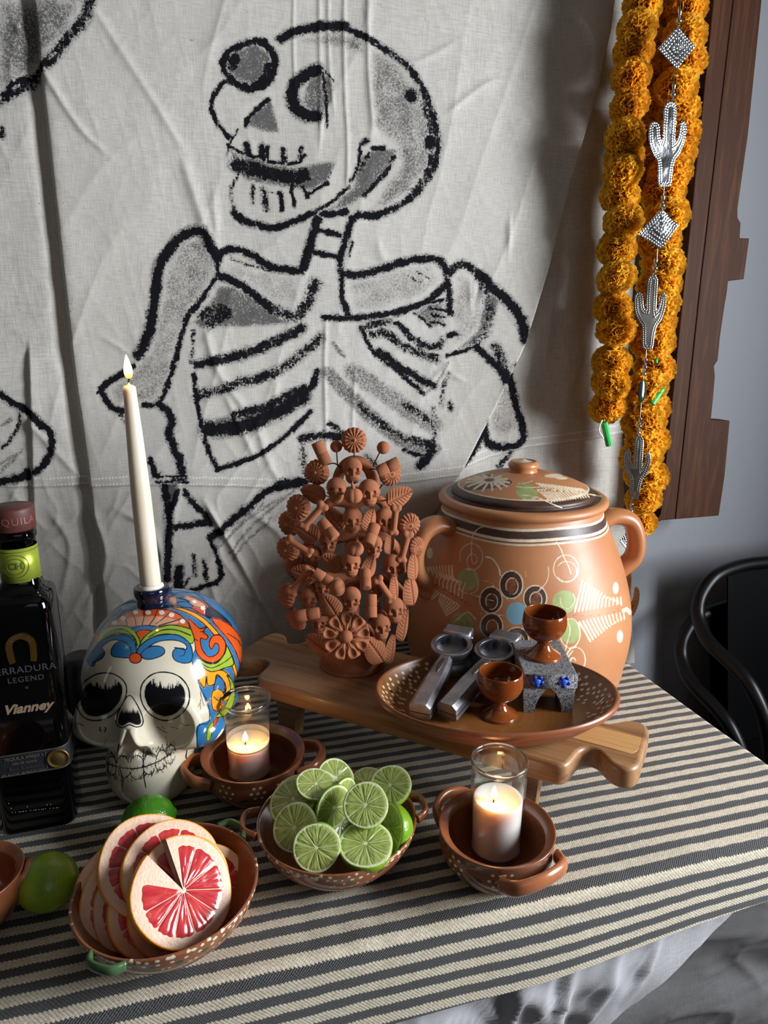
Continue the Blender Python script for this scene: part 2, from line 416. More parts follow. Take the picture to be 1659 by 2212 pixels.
sv_ = sv_ + .16*(vnoise(x*5, yt*8, 11)-.5)
nb_, na_ = len(sarr), len(xa)
I, J = np.meshgrid(np.arange(na_-1), np.arange(nb_-1), indexing='ij'); I, J = I.ravel(), J.ravel()
Fb = np.stack([I*nb_+J, I*nb_+J+1, (I+1)*nb_+J+1, (I+1)*nb_+J], 1)
blo = mk('striped_blanket', (np.stack([x, y, z], 1), Fb), bl)
attr(blo, 'stripe', sv_); attr(blo, 'along', Ai)
tag(blo, 'cream and charcoal striped woven blanket spread over the table top', 'blanket')

def linen(name, col, col2, ws=1500, bs=.35):
    m = Mat(name, col, .9); v = m.co()
    a = m.noise(1, 2, .6, m.co(scale=(ws, ws*.06, ws*.06))); b = m.noise(1, 2, .6, m.co(scale=(ws*.06, ws*.06, ws)))
    w = m.ma('ADD', a, b); n = m.noise(5, 4)
    m.set(Base_Color=m.mix(m.ss(.8, 1.2, w), col2, m.mix(m.ss(.35, .7, n), col, col2)), Normal=m.bump(w, bs, .0006))
    m.b.inputs['Specular IOR Level'].default_value = .15
    return m
# grey linen cloth hanging under the blanket, its right edge falls diagonally to a corner
gm = linen('grey_linen', '#b4b4b7', '#9a9a9e')
def gcloth(U, Vv):
    z = TT-.012-.60*Vv; xr = .66-np.clip(.705-z, 0, .2)*1.75-np.clip(.5-z, 0, 1)*.3
    x = -.72+(xr+.72)*U
    f = .003*np.sin(x*52+9*z+2*np.sin(x*17))+.008*(vnoise(x*16+z*6, z*5, 21)-.5)+.005*(1-np.abs(2*vnoise(x*22+z*14, z*13-x*9, 22)-1))**4+.004*(1-np.abs(2*vnoise(x*34-z*20, z*22+x*12, 24)-1))**5+.0015*vnoise(x*70, z*60, 23)
    f = f*np.clip((TT-z-.012)/.08, .05, 1)*1.5*(1-.75*sstep(.85, 1.0, U))
    # sharp tucks
    for c, s_, w in ((.30, .25, .008), (.36, .35, .006), (.42, .6, .010), (.47, .5, .006)):
        d = x-(c-s_*(.66-z)); f = f + .010*np.exp(-(d/w)**2)*np.clip((TT-z)/.1, 0, 1)*sstep(1.0, .9, U)
    return np.stack([x, TY0+.012-.010*np.clip((TT-z-.09)/.06, 0, 1)-f*np.clip((TT-z-.07)/.06, 0, 1), z], 1)
o = mk('grey_tablecloth', grid(420, 120, gcloth), gm); tag(o, 'wrinkled grey linen cloth hanging below the striped blanket hem', 'tablecloth')
gm2 = linen('dark_grey_linen', '#6c6b6c', '#5b5a5b')
def gcloth2(U, Vv):
    z = TT-.03-.62*Vv; x = .2+.75*U
    f = .004*np.sin(z*50+8*x+3*np.sin(x*9))+.010*(vnoise(x*12+3, z*14, 31)-.5)+.004*(1-np.abs(2*vnoise(x*9+z*9, z*26-x*5, 32)-1))**5+.002*(1-np.abs(2*vnoise(x*18-z*20, z*44, 34)-1))**5
    return np.stack([x, TY0+.038-f*np.clip((TT-z-.03)/.06, 0, 1), z], 1)
o = mk('charcoal_underskirt', grid(200, 120, gcloth2), gm2); tag(o, 'darker grey crumpled cloth hanging behind the diagonal corner of the grey tablecloth', 'tablecloth')
# ================================================================ painted canvas backdrop
cv = Mat('canvas', '#c9c5be', .92)
pos = cv.co()
ink, wash, st, oc = cv.at('ink'), cv.at('wash'), cv.at('stitch'), cv.at('edge')
wx_ = cv.noise(1, 1, .5, cv.co(scale=(1400, 60, 60))); wz_ = cv.noise(1, 1, .5, cv.co(scale=(60, 60, 1400)))
weave = cv.ma('MULTIPLY', cv.ma('ADD', wx_, wz_), .5)
dry = cv.ma('ADD', cv.ma('MULTIPLY', cv.noise(260, 4, .7), .6), cv.ma('MULTIPLY', weave, .4))
dry2 = cv.noise(70, 5, .7); dry3 = cv.ma('ADD', cv.ma('MULTIPLY', dry, .6), cv.ma('MULTIPLY', cv.noise(520, 3, .7), .4))
m_ink = cv.ss(.34, .56, cv.ma('ADD', ink, cv.ma('MULTIPLY', cv.ma('SUBTRACT', cv.ma('ADD', dry, cv.ma('MULTIPLY', dry2, .5)), .75), 2.3)))
m_wash = cv.ss(.10, .62, cv.ma('MULTIPLY', wash, cv.ma('ADD', 1.0, cv.ma('MULTIPLY', cv.ma('SUBTRACT', dry3, .5), 5.2))))
base = cv.mix(cv.ss(.36, .62, weave), '#b5b1aa', '#cbc8c2')
base = cv.mix(cv.ma('MULTIPLY', cv.ss(.4, .7, cv.noise(4, 4)), .25), base, '#a8a399')
sx = cv.sep(pos)
dash = cv.ma('GREATER_THAN', cv.ma('SINE', cv.ma('MULTIPLY', sx[0], 1300.0)), -.4)
base = cv.mix(cv.ma('MULTIPLY', st, dash), base, '#eeeeea')
c1 = cv.mix(cv.ma('MULTIPLY', m_wash, .82), base, '#26262b'); c2 = cv.mix(m_ink, c1, '#131318')
cv.set(Base_Color=c2, Normal=cv.bump(cv.ma('ADD', weave, cv.ma('MULTIPLY', cv.noise(90, 4, .6), .5)), .35, .0012))
cv.b.inputs['Specular IOR Level'].default_value = .1
STRK = []; FILL = []
def crop(x0, y0, s):
    cvt = lambda pts: [(x0+x/s, y0+y/s) for x, y in pts]
    def k(pts, w, v=1.0, kind='ink'): STRK.append((smooth_path(cvt(pts), 5), w/s*1.08, v, kind))
    def f(pts, v, ed=14): FILL.append((np.array(cvt(pts)), v*1.25, ed))
    return k, f
k, f = crop(400, 20, 2.765)
k([(575, 165), (650, 125), (780, 92), (870, 84), (965, 86)], 44)
k([(965, 92), (1100, 165), (1220, 235), (1340, 330), (1420, 450), (1480, 590), (1515, 740), (1510, 870), (1470, 980), (1400, 1080), (1300, 1160), (1200, 1210), (1120, 1225), (1040, 1225)], 40, .72)
k([(1360, 500), (1366, 512)], 62); k([(1470, 785), (1472, 798)], 64); k([(1430, 560), (1480, 640), (1480, 720)], 60, .55); k([(1480, 870), (1450, 980), (1360, 1110)], 44, .55)
k([(1040, 1228), (1130, 1232), (1180, 1215)], 36, .95); k([(830, 1222), (920, 1217), (960, 1205)], 34)
k([(225, 310), (260, 250), (340, 205), (430, 180), (500, 215), (540, 290), (530, 370), (490, 430), (420, 465), (350, 455), (290, 420), (240, 370), (225, 310)], 38, .8)
k([(430, 175), (480, 190)], 36, .95); k([(250, 270), (232, 330), (250, 390)], 34, .9); k([(500, 330), (480, 400), (400, 465), (340, 450)], 50, .75); k([(300, 290), (280, 330)], 60, .7)
f([(235, 310), (300, 230), (430, 190), (520, 260), (530, 380), (420, 460), (300, 410)], .50)
k([(240, 425), (190, 480), (160, 560), (175, 640), (215, 700), (265, 755)], 24, .92)
k([(320, 715), (275, 785), (245, 870)], 10, .8)
f([(510, 520), (470, 570), (400, 620), (362, 680), (400, 695), (470, 725), (565, 730), (545, 620)], .66)
k([(500, 530), (430, 590), (378, 650), (368, 685)], 26, .9)
k([(800, 350), (720, 385), (660, 440), (645, 510), (665, 570), (710, 615), (790, 635)], 62, .95)
f([(800, 350), (870, 380), (900, 440), (890, 540), (850, 610), (780, 640), (700, 560), (720, 450)], .46)
k([(825, 345), (842, 480), (850, 600), (852, 690)], 16, .85); k([(850, 360), (895, 420)], 10, .8)
f([(610, 470), (650, 420), (700, 620), (690, 650), (640, 600)], .5)
k([(255, 800), (300, 830), (350, 855), (400, 868), (460, 876)], 15); k([(510, 905), (560, 910), (620, 918), (680, 912), (715, 865)], 15)
k([(372, 800), (385, 865)], 32); k([(465, 810), (468, 885)], 30); k([(497, 812), (499, 905)], 18, .95); k([(592, 835), (597, 905)], 36, .7); k([(695, 825), (688, 890)], 32, .62)
f([(260, 820), (350, 870), (480, 890), (520, 915), (670, 935), (800, 910), (915, 905), (880, 970), (850, 1030), (760, 1075), (640, 1070), (500, 1045), (370, 1020), (310, 970)], .62)
k([(310, 920), (420, 950), (520, 975), (640, 1000), (720, 990)], 78, .78); k([(400, 960), (450, 965)], 70, .9); k([(600, 1000), (680, 1010)], 60, .85)
k([(405, 1045), (405, 1150)], 24, .62); k([(470, 1070), (490, 1190)], 38, .66); k([(570, 1090), (585, 1190)], 22); k([(637, 1040), (655, 1170)], 18); k([(710, 1060), (735, 1120)], 20, .9)
k([(500, 1090), (590, 1095)], 7, .8); k([(660, 1060), (710, 1055)], 7, .8); k([(740, 1098), (850, 1035)], 20, .9); k([(850, 1030), (885, 955)], 8, .7)
k([(320, 980), (285, 1050), (280, 1130), (300, 1215)], 22, .55)
k([(300, 1215), (360, 1262), (440, 1283), (520, 1303), (600, 1283), (680, 1253), (760, 1220)], 36, .92); k([(760, 1218), (830, 1180), (900, 1130), (980, 1060)], 24, .72)
k([(1090, 775), (1050, 820), (1052, 860), (1035, 930), (1010, 1000), (990, 1025)], 20, .75); k([(1060, 800), (1090, 778)], 30, .8)
f([(1050, 860), (1180, 820), (1280, 830), (1250, 920), (1180, 1030), (1080, 1110), (960, 1190), (830, 1210), (900, 1150), (1000, 1060)], .52)
k([(1130, 832), (1190, 822)], 24, .85); k([(1250, 880), (1205, 970), (1070, 1110)], 30, .7); k([(1100, 860), (1050, 960)], 30, .55)
f([(1100, 180), (1300, 300), (1430, 480), (1500, 700), (1500, 900), (1380, 1090), (1200, 1200), (1080, 1210), (1150, 1110), (1280, 900), (1250, 800), (1120, 700), (1100, 400)], .33, 30)
f([(600, 160), (960, 100), (1090, 180), (1090, 270), (960, 230), (700, 200)], .38, 30)
k([(792, 1245), (772, 1330), (745, 1390)], 32); k([(1010, 1240), (980, 1310), (958, 1390)], 32, .85); k([(795, 1315), (850, 1330), (920, 1350)], 24)
k, f = crop(180, 460, 2.765)
k([(1400, 40), (1370, 150), (1318, 320)], 42); k([(1405, 98), (1535, 130)], 26); k([(1375, 230), (1520, 262)], 28)
k([(330, 850), (390, 720), (415, 600), (435, 450), (450, 330), (500, 240), (570, 150), (650, 108), (715, 115), (760, 190), (800, 270)], 52, .95)
f([(380, 830), (450, 600), (480, 350), (580, 170), (700, 150), (790, 280), (790, 390), (680, 550), (590, 720), (540, 900), (500, 1050), (420, 1130), (200, 1150), (130, 1060), (290, 930)], .27, 20)
f([(560, 190), (700, 130), (760, 250), (680, 260)], .42, 30)
k([(800, 280), (800, 370), (740, 470), (690, 540), (630, 620), (590, 720), (560, 830), (530, 950), (495, 1050), (470, 1110), (410, 1148), (360, 1145)], 30, .74)
k([(690, 530), (600, 640)], 40, .6)
k([(300, 915), (220, 970), (140, 1020), (112, 1060), (130, 1110), (170, 1160), (230, 1182), (290, 1172)], 34, .92); k([(80, 1075), (115, 1060)], 14, .8)
k([(810, 270), (830, 235), (880, 212), (950, 222), (1030, 260), (1110, 310), (1180, 333), (1300, 345)], 36, .97)
k([(880, 265), (1000, 310), (1150, 350)], 22, .55); f([(850, 270), (1000, 320), (1300, 360), (1300, 540), (1150, 560), (1000, 450), (850, 370)], .2, 20)
k([(810, 368), (880, 400), (960, 440), (1050, 510), (1110, 560)], 42, .92); k([(1110, 560), (1200, 600), (1270, 622), (1325, 560), (1370, 470), (1390, 420)], 66, .6)
f([(810, 430), (900, 440), (1000, 480), (1100, 570), (1250, 660), (1100, 680), (850, 690), (700, 690), (640, 660), (720, 590)], .58); k([(720, 610), (790, 570), (860, 600), (760, 660)], 70, .62)
k([(660, 700), (652, 800), (645, 900)], 26, .5)
k([(660, 970), (670, 1080), (690, 1200), (730, 1350), (760, 1450), (800, 1530)], 28, .8)
k([(680, 905), (760, 887), (850, 870), (1000, 830), (1150, 770), (1310, 690)], 54, .76); k([(740, 890), (810, 880)], 46, .9)
k([(680, 1090), (800, 1060), (950, 1010), (1080, 980), (1200, 920), (1300, 850), (1420, 745)], 56, .60); k([(1040, 990), (1090, 970)], 50, .8); k([(1340, 810), (1420, 745)], 26, .8)
k([(900, 1215), (1000, 1180), (1100, 1160), (1220, 1090), (1330, 1050)], 50, .7); k([(740, 1290), (850, 1290), (1000, 1260), (1150, 1190), (1320, 1095)], 78, .82); f([(700, 1230), (900, 1200), (1330, 1040), (1330, 1110), (1000, 1300), (740, 1340)], .5)
k([(1400, 950), (1382, 1010), (1358, 1045)], 38, .85); k([(800, 1528), (900, 1500), (1050, 1440), (1200, 1340), (1290, 1260), (1360, 1190)], 28, .88)
f([(690, 1110), (900, 1060), (1100, 1000), (1080, 1030), (880, 1100), (700, 1150)], .3, 20)
k([(450, 1135), (500, 1190), (525, 1240), (512, 1320), (540, 1400), (575, 1480), (592, 1560)], 42, .9); k([(215, 1190), (275, 1290)], 34, .48); k([(400, 1470), (430, 1570)], 28, .8)
k([(1300, 1350), (1400, 1330), (1480, 1330), (1550, 1345)], 42, .76); k([(1470, 1255), (1555, 1320)], 30, .7); k([(1310, 1400), (1312, 1500)], 46, .45)
k, f = crop(280, 980, 3.95)
k([(180, 60), (220, 150), (250, 192)], 44, .85); k([(430, 10), (462, 180)], 44, .75)
k([(205, 190), (490, 190)], 16, .95); k([(230, 242), (490, 245)], 18, .95); k([(370, 215), (480, 215)], 40, .6)
f([(255, 250), (420, 250), (400, 350), (350, 500), (320, 520), (290, 380)], .85); k([(300, 290), (330, 480)], 60, .85)
k([(330, 500), (340, 650), (330, 800), (320, 950), (320, 1080)], 58, .9); k([(410, 320), (360, 480)], 40, .9)
k([(470, 320), (550, 430), (640, 520), (690, 600)], 48, .78); k([(385, 635), (450, 625), (560, 605), (680, 600)], 48, .88)
k([(680, 730), (730, 830), (770, 960)], 32, .92); k([(770, 960), (785, 1050), (740, 1110), (650, 1132), (560, 1170), (470, 1190), (350, 1182)], 38, .88)
k([(425, 990), (410, 1070), (425, 1160)], 62); k([(545, 880), (560, 1050)], 38, .66); k([(630, 920), (660, 1080)], 40, .7); k([(520, 1070), (450, 1150)], 26, .5)
k([(690, 712), (800, 630), (950, 510), (1080, 400), (1180, 315), (1350, 272), (1490, 250)], 54, .93); k([(1280, 240), (1500, 235)], 60, .8)
for q in ([(800, 760), (1000, 560), (1300, 380)], [(850, 850), (1100, 560), (1400, 330)], [(880, 900), (1000, 750), (1200, 560)], [(760, 800), (900, 640), (1150, 430)]): k(q, 30, .42, 'wash')
f([(700, 740), (1180, 350), (1450, 300), (1350, 500), (1100, 760), (900, 1000), (780, 900)], .16, 60)
k([(1490, 20), (1500, 200)], 40, .55)
k, f = crop(680, 460, 2.765)
k([(222, 30), (190, 150), (155, 270), (160, 350)], 36, .82); k([(225, 170), (210, 260)], 16, .8)
k([(170, 365), (280, 365), (400, 335), (500, 300), (600, 280), (700, 275), (750, 290), (785, 350)], 40, .88)
k([(790, 420), (720, 490), (640, 540), (500, 592), (380, 610), (250, 630), (60, 625)], 34, .86); k([(165, 400), (165, 500), (200, 600)], 34, .84)
f([(180, 400), (500, 320), (700, 300), (770, 400), (640, 510), (400, 590), (220, 600)], .22, 20); k([(560, 380), (640, 420)], 20, .45); k([(610, 350), (680, 390)], 20, .5)
k([(790, 390), (800, 450), (805, 600)], 38, .66); k([(800, 365), (850, 312), (900, 312), (970, 360)], 44, .66); k([(970, 360), (1050, 450), (1130, 520), (1190, 620), (1220, 750)], 48, .86)
f([(1010, 470), (1100, 500), (1060, 640), (960, 780), (800, 850), (960, 700)], .55); k([(800, 730), (840, 724)], 28, .9); k([(790, 850), (880, 825), (960, 790)], 20, .9)
f([(840, 350), (960, 400), (1030, 560), (980, 700), (800, 840), (810, 600)], .22, 20); f([(1050, 470), (1180, 640), (1200, 760), (1130, 650)], .3, 20)
k([(980, 390), (1030, 560), (1010, 690), (940, 790)], 56, .5)
f([(570, 590), (770, 500), (780, 670), (700, 690), (620, 650)], .42)
for q in ([(690, 570), (780, 580)], [(700, 610), (770, 622)], [(690, 648), (770, 668)], [(600, 600), (690, 680)], [(660, 540), (770, 520)]): k(q, 18, .78)
k([(280, 690), (350, 665), (420, 655), (500, 665), (560, 725), (640, 785), (720, 800), (760, 765)], 44, .62); k([(290, 700), (330, 800), (400, 870), (500, 950), (650, 1080)], 26, .78)
k([(350, 725), (430, 720), (520, 790), (620, 835), (720, 870)], 50, .6); k([(390, 830), (450, 870), (540, 940), (700, 1030)], 40, .84); k([(650, 1080), (720, 1020), (790, 890)], 20, .45, 'wash')
k([(110, 780), (180, 860)], 26, .5, 'wash'); k([(80, 960), (250, 1130), (400, 1270), (560, 1380), (700, 1400)], 84, .5, 'wash'); k([(230, 950), (400, 1060), (560, 1180), (700, 1260)], 110, .42, 'wash')
k([(270, 1150), (400, 1260), (540, 1360)], 40, .6); k([(540, 1150), (620, 1200), (690, 1250)], 50, .58); k([(530, 1415), (620, 1445)], 22, .9); k([(690, 1400), (670, 1440), (610, 1500)], 44, .85)
k([(700, 1160), (700, 1300), (695, 1400)], 34, .5); k([(560, 1350), (690, 1390)], 50, .66); k([(790, 960), (760, 1040), (750, 1150)], 28, .5); k([(795, 1130), (800, 1170)], 26, .7)
k([(960, 810), (1000, 850), (1080, 940), (1110, 1000)], 40, .9); k([(1060, 800), (1085, 880), (1105, 980)], 56, .62)
k([(1165, 910), (1185, 1010), (1210, 1140), (1250, 1280), (1245, 1360), (1180, 1400), (1080, 1395), (1040, 1360), (1020, 1250)], 40, .84)
k([(1010, 1340), (950, 1440), (905, 1495)], 34, .86); k([(1180, 1430), (1110, 1520)], 34, .6); f([(1060, 1000), (1160, 920), (1240, 1290), (1100, 1380), (1040, 1300)], .26, 20)
k([(300, 1450), (400, 1540)], 34, .5)
k, f = crop(0, 0, 3.95)
k([(765, -40), (740, 110), (670, 230), (570, 340), (460, 480), (340, 590), (250, 690), (100, 770), (-60, 850)], 96, .62); k([(380, 560), (460, 520), (620, 290)], 60, .7); k([(60, 740), (90, 700), (300, 620)], 60, .66)
f([(-80, -60), (720, -60), (640, 250), (330, 560), (-60, 720)], .38, 40); f([(-60, 520), (330, 480), (420, 500), (60, 740), (-60, 800)], .4, 40)
k([(0, 1080), (5, 1150)], 36, .95)
k, f = crop(0, 700, 4.608)
k([(-80, 650), (0, 715), (100, 790), (260, 880), (400, 1000), (490, 1080), (508, 1180), (490, 1300), (430, 1400), (350, 1470)], 60, .92)
k([(180, 900), (170, 1020), (110, 1130), (0, 1240)], 44, .6); k([(-80, 1600), (0, 1585), (150, 1550), (265, 1510)], 64, .92); k([(255, 1490), (270, 1520)], 70)
k([(0, 1020), (100, 960)], 40, .5, 'wash'); k([(0, 1480), (150, 1330)], 50, .42, 'wash'); k([(0, 1400), (200, 1280)], 40, .4, 'wash')

STEP = .0021
gx = np.arange(-.36, .925, STEP); gz = np.arange(.62, 1.95, STEP)
X, Z = np.meshgrid(gx, gz, indexing='ij'); X = X.ravel(); Z = Z.ravel()
CY = WY-.022
PX, _ = pix(np.stack([X, np.full(len(X), CY), Z], 1))
ink_ = np.zeros(len(X)); wash_ = np.zeros(len(X))
PXJ = PX + np.stack([(vnoise(PX[:, 0]/9, PX[:, 1]/9, 41)-.5), (vnoise(PX[:, 0]/9, PX[:, 1]/9, 42)-.5)], 1)*5
for pts, w, v, kind in STRK:
    soft = 2.5+w*.22; ii = near(PX, pts, w/2+soft+6)
    if not len(ii): continue
    d = d_poly(PXJ[ii], pts)-w/2; val = v*sstep(soft, -soft, d)
    if kind == 'ink': ink_[ii] = np.maximum(ink_[ii], val); wash_[ii] = np.maximum(wash_[ii], .6*v*sstep(w*.45+5, -4, d))
    else: wash_[ii] = np.maximum(wash_[ii], val)
for poly, v, ed in FILL:
    ii = near(PX, poly, ed)
    d = s_poly(PX[ii], poly); wash_[ii] = np.maximum(wash_[ii], v*sstep(ed*.6, -ed, d)*(.75+.5*vnoise(PX[ii, 0]/22, PX[ii, 1]/22, 43)))
# ---- folds: displacement towards the room
D = np.zeros(len(X)); qx, qy = PX[:, 0], PX[:, 1]
def xat(pts):
    p = np.array(pts, float); return np.interp(qy, p[:, 1], p[:, 0])
dl = qx-xat([(55, -200), (70, 0), (100, 270), (130, 540), (158, 800), (192, 1040), (215, 1200), (240, 1500)])
D += .013*sstep(-5, 4, dl)*np.exp(-np.maximum(dl, 0)/240); D -= .006*np.exp(-((dl+14)/18)**2)
d2 = qx-xat([(50, -200), (56, 700), (68, 1040), (75, 1500)])
D += .008*sstep(-4, 4, d2)*np.exp(-np.maximum(d2, 0)/60)*sstep(720, 800, qy)
dr = qx-xat([(1345, -150), (1322, 60), (1290, 200), (1225, 400), (1172, 590), (1123, 745), (1060, 880), (985, 1020), (940, 1100), (850, 1250)])
fade = 1-sstep(1020, 1200, qy)
D += (.034*np.exp(-np.maximum(-dr, 0)/150)*sstep(5, -4, dr) + .0*dr)*fade*(.45+.55*sstep(80, 700, qy))
# creases: (points, half width px, height, sharp side)
CRS = [([(637, -80), (636, 100), (640, 200)], 3, .0035), ([(692, -80), (694, 250), (690, 330)], 4, .004), ([(712, -80), (714, 140), (725, 250)], 3.5, .004), ([(748, -80), (746, 150), (752, 300), (750, 420)], 4, .0045), ([(800, -80), (798, 120), (806, 260), (802, 300)], 6, .006),
 ([(706, 1000), (702, 800), (706, 680)], 4, .004), ([(760, 960), (768, 780)], 4, .003), ([(1098, 460), (1092, 560)], 5, .005), ([(1040, 580), (1024, 660)], 5, -.006), ([(1012, 600), (1014, 680)], 4, .004),
 ([(440, 1080), (500, 1180), (560, 1290), (620, 1400)], 7, .012), ([(560, 1210), (555, 1300), (540, 1400)], 8, .007), ([(385, 1030), (360, 1180), (300, 1300)], 10, .006),
 ([(20, 30), (160, 260), (240, 340)], 7, .005), ([(190, 0), (320, 200), (400, 330)], 9, .004), ([(30, 880), (150, 1010), (200, 1050)], 8, .005), ([(210, 720), (290, 770)], 6, .003),
 ([(440, 700), (470, 800), (540, 900)], 9, .006), ([(550, 900), (580, 1000), (620, 1060)], 9, .006), ([(480, 840), (560, 1010)], 8, .005), ([(600, 800), (590, 900)], 8, .004), ([(390, 330), (440, 480), (470, 560)], 14, .008), ([(460, 400), (470, 520)], 9, .005),
 ([(1000, 80), (900, 130), (820, 120)], 8, .003), ([(960, 250), (1050, 180), (1100, 170)], 8, .004), ([(815, 500), (830, 560), (890, 580)], 10, .004), ([(940, 780), (960, 790), (900, 850)], 8, .006), ([(960, 800), (1010, 830)], 6, .005),
 ([(250, 1100), (330, 1150), (360, 1260)], 8, .007), ([(100, 1100), (150, 1180), (130, 1300)], 9, .007), ([(180, 1060), (230, 1200), (180, 1330)], 9, .009), ([(20, 1060), (60, 1120)], 8, .006), ([(520, 1090), (600, 1150), (650, 1240)], 9, .006), ([(450, 1240), (480, 1350)], 8, .006), ([(640, 1080), (560, 1160)], 9, .005),
 ([(1190, 950), (1195, 1100)], 9, .004), ([(1260, 940), (1250, 1060)], 9, .004), ([(1210, 500), (1180, 800)], 14, .006), ([(1290, 500), (1270, 900)], 14, .007)]
for pts, w, hgt in CRS:
    pp = smooth_path(pts, 5); ii = near(PX, pp, w*4); d = d_poly(PX[ii], pp)
    L = np.linalg.norm(PX[ii]-pp[0], axis=1); L2 = np.linalg.norm(PX[ii]-pp[-1], axis=1); tp = sstep(0, 40, np.minimum(L, L2))
    D[ii] += .62*hgt*np.exp(-(d/w)**1.6)*(.25+.75*tp)
def ridg(x, y, s): return 1-np.abs(2*vnoise(x, y, s)-1)
low = sstep(900, 1150, qy)*(1-sstep(780, 980, qx)); lft = 1-sstep(80, 400, qx)
D += (.0012+.0022*low)*(ridg(qx/150+qy/300, qy/220, 51)**4) + (.0004+.0016*low)*(ridg(qx/70-qy/90, qy/110+qx/100, 52)**5) + .0006*vnoise(qx/30, qy/40, 53)+.008*vnoise(qx/240, qy/460, 54)
D += low*.0035*(ridg((qx+.7*qy)/120, (qy-.5*qx)/300, 57)**6)
D += .0016*(1-low)*(ridg((qx+.3*qy)/110, qy/420, 55)**6) + .0004*(ridg((qx-.25*qy)/30, qy/150, 56)**4)
# seam: a folded double-stitched hem across the cloth
sy_ = np.interp(qx, [-100, 0, 150, 300, 500, 650, 780, 880, 990, 1060, 1140, 1280, 1345, 1400], [1052, 1046, 1042, 1038, 1041, 1046, 1040, 1030, 1010, 980, 958, 940, 928, 926])
D += .0032*sstep(-2.5, 2.5, sy_+10-qy)*sstep(-60, 6, qy-sy_+12)
st_ = np.maximum(sstep(2.0, .6, np.abs(qy-sy_-6)), sstep(2.0, .6, np.abs(qy-sy_+9)))*.9
xe_ = np.interp(qy, [-200, 300, 920, 1130, 1470, 1600], [1440, 1400, 1353, 1356, 1380, 1392])
keep = (qx < xe_); _e = keep & (xe_-qx < 3.6); X = X + np.where(_e, (xe_-qx)*.00098, 0)
nz_ = len(gz); nxg = len(gx)
I, J = np.meshgrid(np.arange(nxg-1), np.arange(nz_-1), indexing='ij'); I, J = I.ravel(), J.ravel()
Fq = np.stack([I*nz_+J, (I+1)*nz_+J, (I+1)*nz_+J+1, I*nz_+J+1], 1)
Fq = Fq[keep[Fq].all(1)]
used = np.unique(Fq); rem = -np.ones(len(X), int); rem[used] = np.arange(len(used)); Fq = rem[Fq]
Yc = WY-.008-D; Yc = np.minimum(Yc, WY-.004)
cl = mk('painted_canvas', (np.stack([X, Yc, Z], 1)[used], Fq), cv)
for n_, a_ in (('ink', ink_), ('wash', wash_), ('stitch', st_), ('edge', xe_*0)): attr(cl, n_, a_[used])
tag(cl, 'wrinkled off white canvas hung on the wall with skeletons painted in black brush strokes', 'backdrop')
# ================================================================ dark wooden frame on the wall
def woodmat(name, c1, c2, c3, rough=.45, axis=2, sc=14, ring=3.0, coat=0.0):
    m = Mat(name, c1, rough); s = [sc*4, sc*4, sc*4]; s[axis] = sc*.28
    v = m.co(scale=tuple(s)); n = m.noise(1, 5, .62, v, dist=.6); s2 = [sc*22]*3; s2[axis] = sc*.9
    f = m.noise(1, 3, .6, m.co(scale=tuple(s2))); w = m.ma('FRACT', m.ma('MULTIPLY', n, ring)); w = m.ma('ABSOLUTE', m.ma('SUBTRACT', w, .5))
    c = m.mix(m.ss(.08, .46, w), c2, c1); c = m.mix(m.ma('MULTIPLY', m.ss(.5, .72, f), .55), c, c3)
    c = m.mix(m.ma('MULTIPLY', m.ss(.55, .8, m.noise(sc*.35, 3)), .5), c, c2)
    m.set(Base_Color=c, Normal=m.bump(m.ma('ADD', f, m.ma('MULTIPLY', w, .6)), .22, .0008)); m.b.inputs['Coat Weight'].default_value = coat; m.b.inputs['Specular IOR Level'].default_value = .5 if coat else .15
    return m
fw = woodmat('walnut_stain', '#4e2e1a', '#3c2111', '#2a160b', .6)
fwd = woodmat('recess_shade_brown', '#32201500'[:7], '#20140d', '#160d08', .7)  # near-black brown: shade of the frame recess put into the colour
FY = WY-.088
def pz(pts, Y=FY): return [ony(x, y, Y) for x, y in pts]
def vplate(pts, Y, th, bev=.0015):
    P = np.array([(q[0], q[2]) for q in pz(pts, Y)]); V, F = slab(P, 0, th, bev, 2)
    W = np.stack([V[:, 0], Y+th-V[:, 2], V[:, 1]], 1)   # z1 faces the room
    return W, F
fr_ = thing('wooden_frame', 'dark stained wooden frame with stepped right edge hung on the grey wall', 'frame', pz([(1500, 600)])[0])
mk('stile', vplate([(1545.5, -40), (1583.5, -40), (1583.5, 0), (1513.8, 600), (1458, 1122), (1419, 1125), (1427, 1110)], FY, .035), fw, fr_, smooth=False)
mk('profiled_board', vplate([(1584.5, -40), (1650, -40), (1646, 0), (1616, 294), (1604, 378), (1594, 450), (1594, 470), (1600.5, 482), (1598.5, 514), (1619, 515), (1607, 603), (1573.5, 607), (1571, 630), (1565, 665), (1556, 727), (1551, 778), (1543, 791), (1545, 812), (1541, 860), (1536, 907), (1577, 909), (1566, 1027), (1553, 1114), (1459.5, 1122), (1515, 600), (1584.5, 0)], FY, .032), fw, fr_, smooth=False)
def hrail(pts, Y, th): return vplate(pts, Y, th)
mk('cross_rail', hrail([(1440, 190), (1536, 193), (1530, 242), (1436, 239)], FY+.010, .025), fw, fr_, smooth=False)
mk('cross_rail', hrail([(1400, 763), (1480, 761), (1476, 788), (1396, 790)], FY+.010, .025), fw, fr_, smooth=False)
mk('cross_rail', hrail([(1395, 1089), (1432, 1086), (1428, 1126), (1393, 1128)], FY+.010, .025), fw, fr_, smooth=False)
mk('recess_shade_panel', vplate([(1465, -40), (1560, -40), (1555, 60), (1500, 600), (1440, 1118), (1405, 1120), (1425, 600)], WY-.018, .008), fwd, fr_, smooth=False)  # dark sheet added where the gap beside the stile lies in shade

